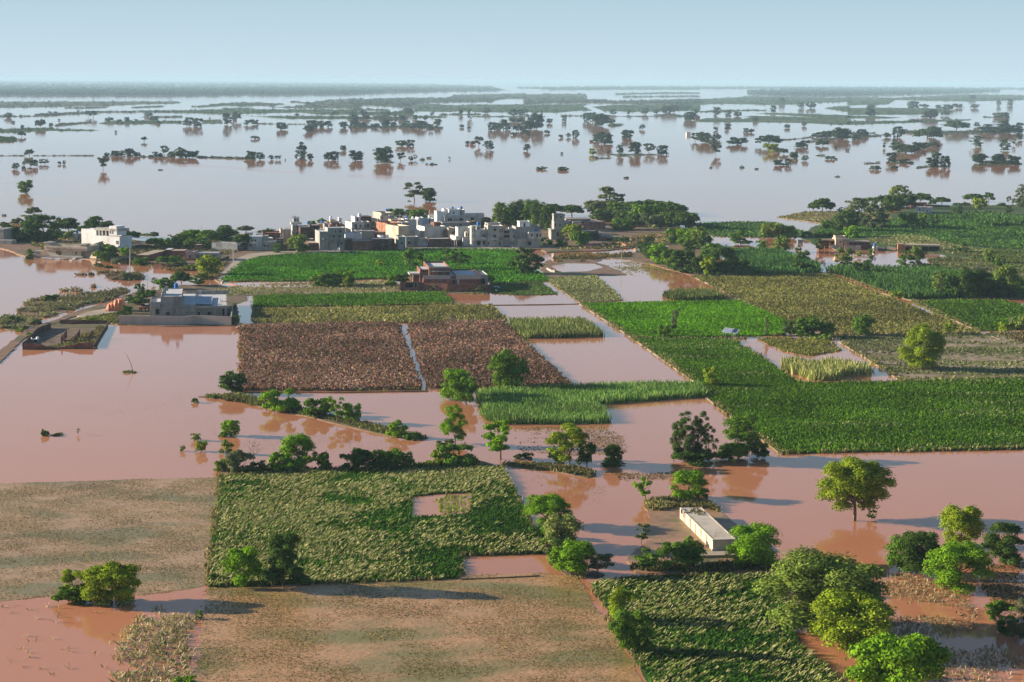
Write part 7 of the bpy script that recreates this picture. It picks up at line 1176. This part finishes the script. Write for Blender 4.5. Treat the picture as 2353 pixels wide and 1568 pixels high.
# ---------------- roofless plot
ZP = .25
wall('dark sloping brick wall along the track side of the roofless plot', 'L4', [(470, 1105), (555, 985), (760, 800), (1035, 680)], [130, 75, 125, 110], 'dbrick', tops=True, name='plot_wall', cat='wall')
wall('broken red brick wall dipping into the water at the front of the plot', 'L4', [(475, 1115), (820, 1112), (1100, 1108), (1330, 1106), (1680, 1100), (1905, 1096)], [130, 95, 28, 45, 120, 125], 'brick', z=.05, tops=True, name='plot_wall', cat='wall')
wall('dark wall along the water on the right of the roofless plot', 'L4', [(1925, 1085), (2060, 850), (2200, 640)], [70, 60, 50], 'dbrick', z=.05, tops=True, name='plot_wall', cat='wall'); wall('red brick wall at the back of the roofless plot', 'L4', [(1230, 590), (1800, 588), (2180, 580)], [80, 70, 55], 'brick', tops=True, name='plot_wall', cat='wall')
for k, (x, y, hp, w) in enumerate(((1265, 1020, 165, 46), (1290, 940, 130, 40), (1330, 920, 155, 40), (1358, 885, 165, 40), (1535, 1000, 150, 44), (1560, 960, 155, 40), (1600, 900, 140, 40), (1628, 880, 165, 34), (1815, 980, 145, 44), (1840, 930, 130, 40), (1868, 900, 150, 38), (1900, 870, 155, 34))):
    P = gp('L4', x, y, ZP); s_ = mpp('L4', P); w *= .72; b = MB().box(-w * s_ / 2, w * s_ / 2, -.25, .25, -.5, hp * s_).box(-w * s_ / 2 - .03, w * s_ / 2 + .03, -.28, .28, -.5, .25); o = b.build('brick_pillar', M['brick']); o.location = tuple(P); o.rotation_euler = (0, 0, GA); tag(o, ('front', 'second', 'third', 'rear')[k % 4] + ' bare brick pillar of the ' + ('track side', 'middle', 'water side')[k // 4] + ' line in the roofless plot', 'brick pillar', 'bare brick pillars in the roofless plot')
wall('low brick footing between the middle pillars of the roofless plot', 'L4', [(1310, 970), (1520, 968)], 45, 'dbrick', name='brick_footing', cat='footing'); wall('low brick footing toward the water side pillars', 'L4', [(1590, 966), (1800, 964)], 40, 'dbrick', name='brick_footing', cat='footing')
# pump or machine with white top in the plot
root = empty('hand_cart', tuple(gp('L4', 720, 960, ZP)), .4); tag(root, 'small white topped cart standing inside the roofless plot', 'cart'); MB().box(-1.1, 1.1, -.6, .6, .7, .85).box(-1.1, -1.0, -.6, .6, .85, 1.25).box(.4, 1.1, -.6, .6, .85, 1.4).build('tray', M['tankw'], root)
for q in (-.7, .7):
    bm = bmesh.new(); bmesh.ops.create_cone(bm, cap_ends=True, segments=14, radius1=.4, radius2=.4, depth=.12, matrix=Matrix.Translation((0, q, .4)) @ Matrix.Rotation(math.pi / 2, 4, 'X')); me = bpy.data.meshes.new('wheel'); bm.to_mesh(me); bm.free(); link('wheel', me, M['dark'], root)
# ---------------- long cream shed
h = House('long cream walled shed with a stained pale flat roof standing in the flood', 'G4', 726, 530, 0, z=.05, name='shed', cat='shed')
a, b, zt = h.body(726, 846, 470, 0, 26, 'cream', 'rooft2', par=.12, pw=.2); h.part('roof_rim', 'cem').box(a - .15, b + .15, -.12, .05, zt - .22, zt - .1)
for k in range(1, 6): h.part('pilaster', 'cream').box(a - .12, a, k * 4.3, k * 4.3 + .4, -.6, zt - .16)
h.swin(a, 21.5, 1.3, .9, 2.3, 'door', 'cem'); h.swin(a, 23.5, 1.6, 1.2, 2.2); h.box('plinth', 'cem', 722, 856, 520, None, -.25, .25); h.done()
r_ = MB(); 
for k, (x0, x1, y0, y1) in enumerate(((560, 870, 535, 552),)):
    p = [gp('G4', 668, 545, .1), gp('G4', 862, 543, .1), gp('G4', 905, 562, .1), gp('G4', 660, 566, .1)]; O = p[0]; r_.poly([(q[0] - O[0], q[1] - O[1]) for q in p], -.3, .45); o = r_.build('loading_platform', M['rooft']); o.location = tuple(O); tag(o, 'low concrete platform at the near end of the cream shed', 'platform')
crop('roof_weeds', 'dry weeds and debris scattered on the cream shed roof', 'G4', [(600, 320), (640, 310), (690, 330), (650, 345)], [(.10, .10, .04), (.16, .14, .07)], .35, .3, .6, .5, 4, ground=False, z=zt, seed=90, cat='weeds', keep=lambda x, y, r: r.random(len(x)) < .7)
b = MB(); bb = b.bm; tube(bb, [(0, 0, 0), (.5, .3, 1.3)], .06, .04); o = b.build('stick', M['deadwood']); o.location = tuple(gp('G4', 733, 458, zt - .1)); tag(o, 'stick leaning on the near edge of the cream shed roof', 'stick')
# leaning dead pole, floating timbers
bm = bmesh.new(); P = gp('G1', 893, 146, 0); s_ = mpp('G1', P); tube(bm, [(0, 0, -.3), (-8 * s_, 0, 40 * s_), (-24 * s_, 0, 80 * s_), (-42 * s_, 0, 118 * s_)], .14, .05); me = bpy.data.meshes.new('dead_pole'); bm.to_mesh(me); bm.free(); o = link('dead_pole', me, M['deadwood']); o.location = tuple(P); tag(o, 'thin leaning dead pole alone in the open flood water', 'pole')
# ---------------- solar panel
P = gp('G3', 380, 412, .25); root = empty('solar_panel', tuple(P), R(-50)); tag(root, 'tilted grey solar panel rack at the corner of the vivid rice', 'solar panel')
b = MB(); b.box(-3.2, 3.2, -1.0, 1.0, -.04, .04); o = b.build('panel', M['tin'], root); o.location = (0, 0, 1.7); o.rotation_euler = (R(38), 0, 0)
c_ = MB()
for k in range(5): c_.box(-3.1 + k * 1.25, -3.1 + k * 1.25 + 1.15, -.94, .94, .045, .06)
cells = c_.build('cells', noise_mat('solar_cells', (.10, .13, .18), (.17, .20, .26), 3, .35, spec=.3), o)
for q in (-2.6, 0, 2.6):
    bm = bmesh.new(); tube(bm, [(q, -.6, -.3), (q, -.6, 1.2)], .06, .06); tube(bm, [(q, .6, -.3), (q, .6, 2.1)], .06, .06); me = bpy.data.meshes.new('post'); bm.to_mesh(me); bm.free(); link('post', me, M['steel'], root)
# ---------------- right hand farm
h = House('ruined cream farmhouse with an open dark veranda among flood water', 'R1', 480, 730, -8, z=.2); h.body(375, 515, 620, 3, 10, 'cream', 'rooft', par=.1); h.body(372, 480, 590, 6, 6, 'cream', 'rooft', 640, par=.6); h.body(450, 742, 655, 7, 7, 'dbrick', 'rooft', par=.05); h.part('roof', 'rooft').box(h.pt(455, 640)[0], h.pt(742, 640)[0], 2.4, 7, h.pt(455, 640, 2.4)[1] - .3, h.pt(455, 640, 2.4)[1])
h.body(200, 372, 630, 9, 6, 'dbrick', 'rooft', par=.05); h.part('roof', 'rooft').box(h.pt(198, 625, 6)[0], h.pt(372, 625, 6)[0], 6, 9, h.pt(198, 640, 6)[1], h.pt(198, 625, 6)[1])
for q in (455, 500, 555, 605, 672, 735): h.box('pillar', 'obrick', q, q + 9, 650, None, 2.5, .4)
for q in (205, 258, 312, 360): h.box('pillar', 'obrick', q, q + 8, 640, None, 6.1, .4)
h.box('wall', 'pale', 470, 640, 690, None, -1.5, .3); h.box('wall', 'dbrick', 610, 760, 685, None, 0, .3); h.win(418, 432, 640, 660, 3, shade=False); h.done()
h = House('open fronted brick shed with a pale flat roof at the flood edge', 'R1', 1030, 745, -16, z=.2, name='shed', cat='shed'); h.body(1030, 1098, 676, 0, 8, 'obrick', 'rooft', par=.1); h.body(1030, 1468, 690, 7.2, 1.0, 'dbrick', 'rooft', par=.02); h.part('roof', 'rooft').box(h.pt(1098, 690)[0], h.pt(1470, 690)[0], -.3, 8.3, h.pt(1098, 697)[1], h.pt(1098, 682)[1])
for q in (1098, 1146, 1215, 1272, 1344, 1458): h.box('pillar', 'obrick', q, q + 12, 698, None, -.1, .45)
h.box('wall', 'dark', 1100, 1460, 700, None, 6.6, .3); h.done()  # near-black panel before the back wall paints the shed's inner shade
h = House('white walled farm hut with two dark windows on the far right shore', 'R1', 1220, 340, -24, z=.3); h.body(1218, 1385, 285, 0, 7, 'white', 'rooft', par=.5); h.win(1250, 1264, 302, 320, 0, shade=False); h.win(1330, 1345, 318, 334, 0, shade=False); h.done()
h = House('low brown roofed mud rooms behind the white walled farm hut', 'R1', 1180, 270, -6); h.body(1170, 1335, 238, 0, 6, 'dbrick', 'rooft', par=.05); h.body(1330, 1480, 265, -8, 7, 'brick', 'rooft', par=.05); h.body(1480, 1580, 270, -5, 6, 'dbrick', 'roofg', par=.3); h.win(1490, 1510, 285, 305, -5); h.done()
h = House('small teal sided kiosk in the flooded yard left of the ruined farmhouse', 'E', 415, 580, -8, name='kiosk', cat='kiosk'); h.body(417, 462, 556, 0, 3, 'teal_wall', 'roofg', par=.05, slab=.3); h.done()
h = House('small brick pump room with a blue tank right of the ruined farmhouse', 'R1', 775, 742, -8, name='pump_room', cat='pump room'); h.body(775, 822, 706, 0, 4, 'pale', 'rooft', par=.1); h.body(822, 900, 720, 1, 4, 'dbrick', 'roofg', par=.1); h.done()
tank('R1', 786, 690, 704, 2.6, 'tankb', 'little blue tank on the pump room of the ruined farmhouse', .7, 1.3)
for k, (x, y, rz) in enumerate(((300, 690, .3), (345, 715, .9), (372, 730, 1.1), (960, 735, -.3))):
    P = gp('R1', x, y, .2); b = MB().poly([(-2.2, -1.2), (2.0, -1.5), (2.4, 1.1), (-1.8, 1.4)], 0, .3); o = b.build('fallen_slab', M['rooft']); o.location = tuple(P + np.array([0, 0, .6])); o.rotation_euler = (.35, -.3 if k < 3 else .2, rz); tag(o, ('pale fallen roof slab furthest left of the ruined farmhouse', 'fallen slab leaning beside the ruined farmhouse corner', 'fallen slab at the ruined farmhouse corner by the water', 'long fallen slab between the ruined farmhouse and the open shed')[k], 'fallen slab')
# ---------------- poles, tanks, dishes
pole('L2', 1640, 412, 694, 'grey concrete pole at the road junction before the rice field'); pole('L1', 1912, 615, 878, 'weathered pole with a crossarm below the white house', lean=.02); pole('L3', 815, 68, 350, 'slim grey pole behind the concrete house bushes', arm=False)
pole('V1', 1684, 576, 798, 'pale concrete pole before the tin edged brick house'); pole('V2', 984, 580, 706, 'leaning thin pole before the white garage house', arm=False, rad=.12, lean=-.06); pole('V1', 97, 520, 690, 'left of two pale poles beside the tan brick house', arm=False); pole('V1', 143, 480, 690, 'right of two pale poles beside the tan brick house', arm=False)
pole('V3', 1092, 610, 862, 'tall thin steel pole standing at the drowned grass right of the mud slope', z=0, arm=False, mat='steel', rad=.10); pole('V2', 2030, 20, 330, 'white mast rising through the wood behind the round house', arm=False, mat='tankw', rad=.12); pole('R1', 560, 750, 865, 'concrete pole in the water before the ruined farmhouse', z=0)
tank('V1', 578, 310, 345, 7.0, 'tankb', 'blue tank on the dark flat roofs by a thin aerial', .7, 1.4); tank('V1', 823, 290, 322, 6.5, 'tankb', 'pale blue tank among the bushes behind the dark flat roofs', .7, 1.2); tank('V1', 955, 362, 402, 9.4, 'tankp', 'reddish pink tank on the grey three storey house', .7, 1.4); tank('V1', 972, 215, 256, 8.6, 'tankw', 'tall white tank on the low cream roofed rooms', .7, 1.6); tank('V1', 1132, 315, 346, 6.5, 'tankw', 'squat white tank in front of the low cream roofed rooms', .7, 1.1); tank('V1', 1948, 95, 122, 9.4, 'tankb', 'blue tank on the tall cream walled house', .7, 1.4)
tank('V2', 918, 122, 142, 9.8, 'tankb', 'blue tank on the left roof edge of the wide white house', .75, 1.2); tank('V2', 1048, 115, 140, 9.6, 'tankb', 'blue tank on the right roof edge of the wide white house', .75, 1.4); tank('V2', 247, 245, 275, 6.6, 'tankb', 'blue tank above the row of cream rooms', .65, 1.3); tank('V2', 335, 255, 285, 6.5, 'tankw', 'white tank above the row of cream rooms', .65, 1.2); tank('V2', 675, 230, 250, 6.9, 'tankb', 'small blue tank below the wide white house', .6, 1.0); tank('V2', 850, 212, 236, 7.1, 'tankb', 'blue tank on the ledge of the wide white house', .5, 1.0); tank('V2', 1300, 345, 382, 10.6, 'tankb', 'large blue tank on top of the rounded tower house', .8, 1.6); tank('V2', 2142, 440, 470, 7.4, 'tankb', 'blue tank on the broad grey end house', .55, 1.1); tank('L1', 1135, 390, 420, 4.0, 'tankb', 'little blue tank on the small room by the dark trees', .6, 1.2)
for k, (x, y) in enumerate(((1805, 600), (1840, 606), (1880, 598), (1955, 596))): dish(gp('V1', x, y, 5.2), ('white dish furthest left on the brick roof by the road', 'small second dish from the left on the brick roof', 'third dish from the left on the brick roof', 'dish furthest right on the brick roof by the road')[k], (.85, .6, .8, .9)[k], 2.5 + .3 * k)
dish(gp('V1', 1615, 315, 7.0), 'grey dish on the recessed balcony house', .85, 2.9)
# ---------------- people
def person(f, x, y, label, shirt, h=1.72, z=.43, rz=0.0, arm=.12, stride=.12):
    P = gp(f, x, y, z)
    V_ = [(0, 0, .92), (0, .01, 1.12), (0, .0, 1.36), (0, 0, 1.47), (0, .0, 1.52), (0, -.02, 1.62), (0, -.01, 1.72),
          (.19, 0, 1.40), (.24, .02, 1.14), (.25, -.06, .90), (.25, -.08, .82), (-.19, 0, 1.40), (-.24, .02, 1.14), (-.25, -.06, .90), (-.25, -.08, .82),
          (.10, 0, .88), (.11, -stride * .5, .50), (.11, -stride * .2, .09), (.11, -.18 - stride * .2, .04), (-.10, 0, .88), (-.11, stride * .5, .50), (-.11, stride, .09), (-.11, stride - .17, .04)]
    E_ = [(0, 1), (1, 2), (2, 3), (3, 4), (4, 5), (5, 6), (2, 7), (7, 8), (8, 9), (9, 10), (2, 11), (11, 12), (12, 13), (13, 14), (0, 15), (15, 16), (16, 17), (17, 18), (0, 19), (19, 20), (20, 21), (21, 22)]
    rad = [.15, .14, .16, .08, .065, .10, .085, .07, .05, .04, .035, .07, .05, .04, .035, .10, .07, .045, .04, .10, .07, .045, .04]
    def grow(name, V_, E_, rad, mat, parent, root_i=0):
        me = bpy.data.meshes.new(name); me.from_pydata(V_, E_, []); o = link(name, me, mat, parent)
        sk = o.modifiers.new('skin', 'SKIN'); me.skin_vertices.new() if not me.skin_vertices else None
        for i, q in enumerate(rad): me.skin_vertices[0].data[i].radius = (q, q)
        me.skin_vertices[0].data[root_i].use_root = True; sb = o.modifiers.new('sub', 'SUBSURF'); sb.levels = sb.render_levels = 1; return o
    root = empty('person', tuple(P), rz); tag(root, label, 'person', 'people on the village road'); root.scale = (h / 1.74,) * 3
    grow('body', V_, E_, rad, M['skin'], root)
    # long tunic and loose trousers
    grow('tunic', [(0, 0, 1.0), (0, .005, 1.2), (0, 0, 1.42), (.2, 0, 1.40), (.25, .02, 1.14), (.255, -.05, .95), (-.2, 0, 1.40), (-.25, .02, 1.14), (-.255, -.05, .95), (0, 0, .75), (0, 0, .52)], [(0, 1), (1, 2), (2, 3), (3, 4), (4, 5), (2, 6), (6, 7), (7, 8), (0, 9), (9, 10)], [.18, .17, .175, .085, .065, .055, .085, .065, .055, .20, .22], shirt, root)
    grow('trousers', [(0, 0, .85), (.10, 0, .8), (.11, -stride * .5, .50), (.11, -stride * .2, .14), (-.10, 0, .8), (-.11, stride * .5, .50), (-.11, stride, .14)], [(0, 1), (1, 2), (2, 3), (0, 4), (4, 5), (5, 6)], [.14, .12, .095, .085, .12, .095, .085], shirt, root)
    grow('hair', [(0, .03, 1.66), (0, .0, 1.74), (0, .05, 1.60)], [(0, 1), (0, 2)], [.10, .075, .06], M['dark'], root)
M['skin'] = noise_mat('skin', (.26, .14, .085), (.32, .18, .11), 5, .6); M['wcloth'] = noise_mat('white_cotton', (.72, .71, .68), (.8, .79, .77), 4, .9); M['lcloth'] = noise_mat('pale_blue_cotton', (.55, .60, .66), (.62, .67, .72), 4, .9); M['rcloth'] = noise_mat('red_cotton', (.5, .06, .08), (.6, .09, .1), 4, .9); M['bcloth'] = noise_mat('dark_blue_cotton', (.06, .10, .2), (.09, .14, .26), 4, .9)
person('V1', 1099, 806, 'person in pale blue tunic standing left of a companion on the village road', M['lcloth'], 1.75, rz=.3); person('V1', 1124, 802, 'person in white tunic standing right of a companion on the village road', M['wcloth'], 1.72, rz=-.5, stride=.05)
person('V2', 838, 694, 'person in dark blue by the low brown brick row', M['bcloth'], 1.68, rz=1.2)
person('R1', 176, 792, 'person in red wading before the ruined farmhouse', M['rcloth'], 1.6, z=-.35, rz=.8)
haze()
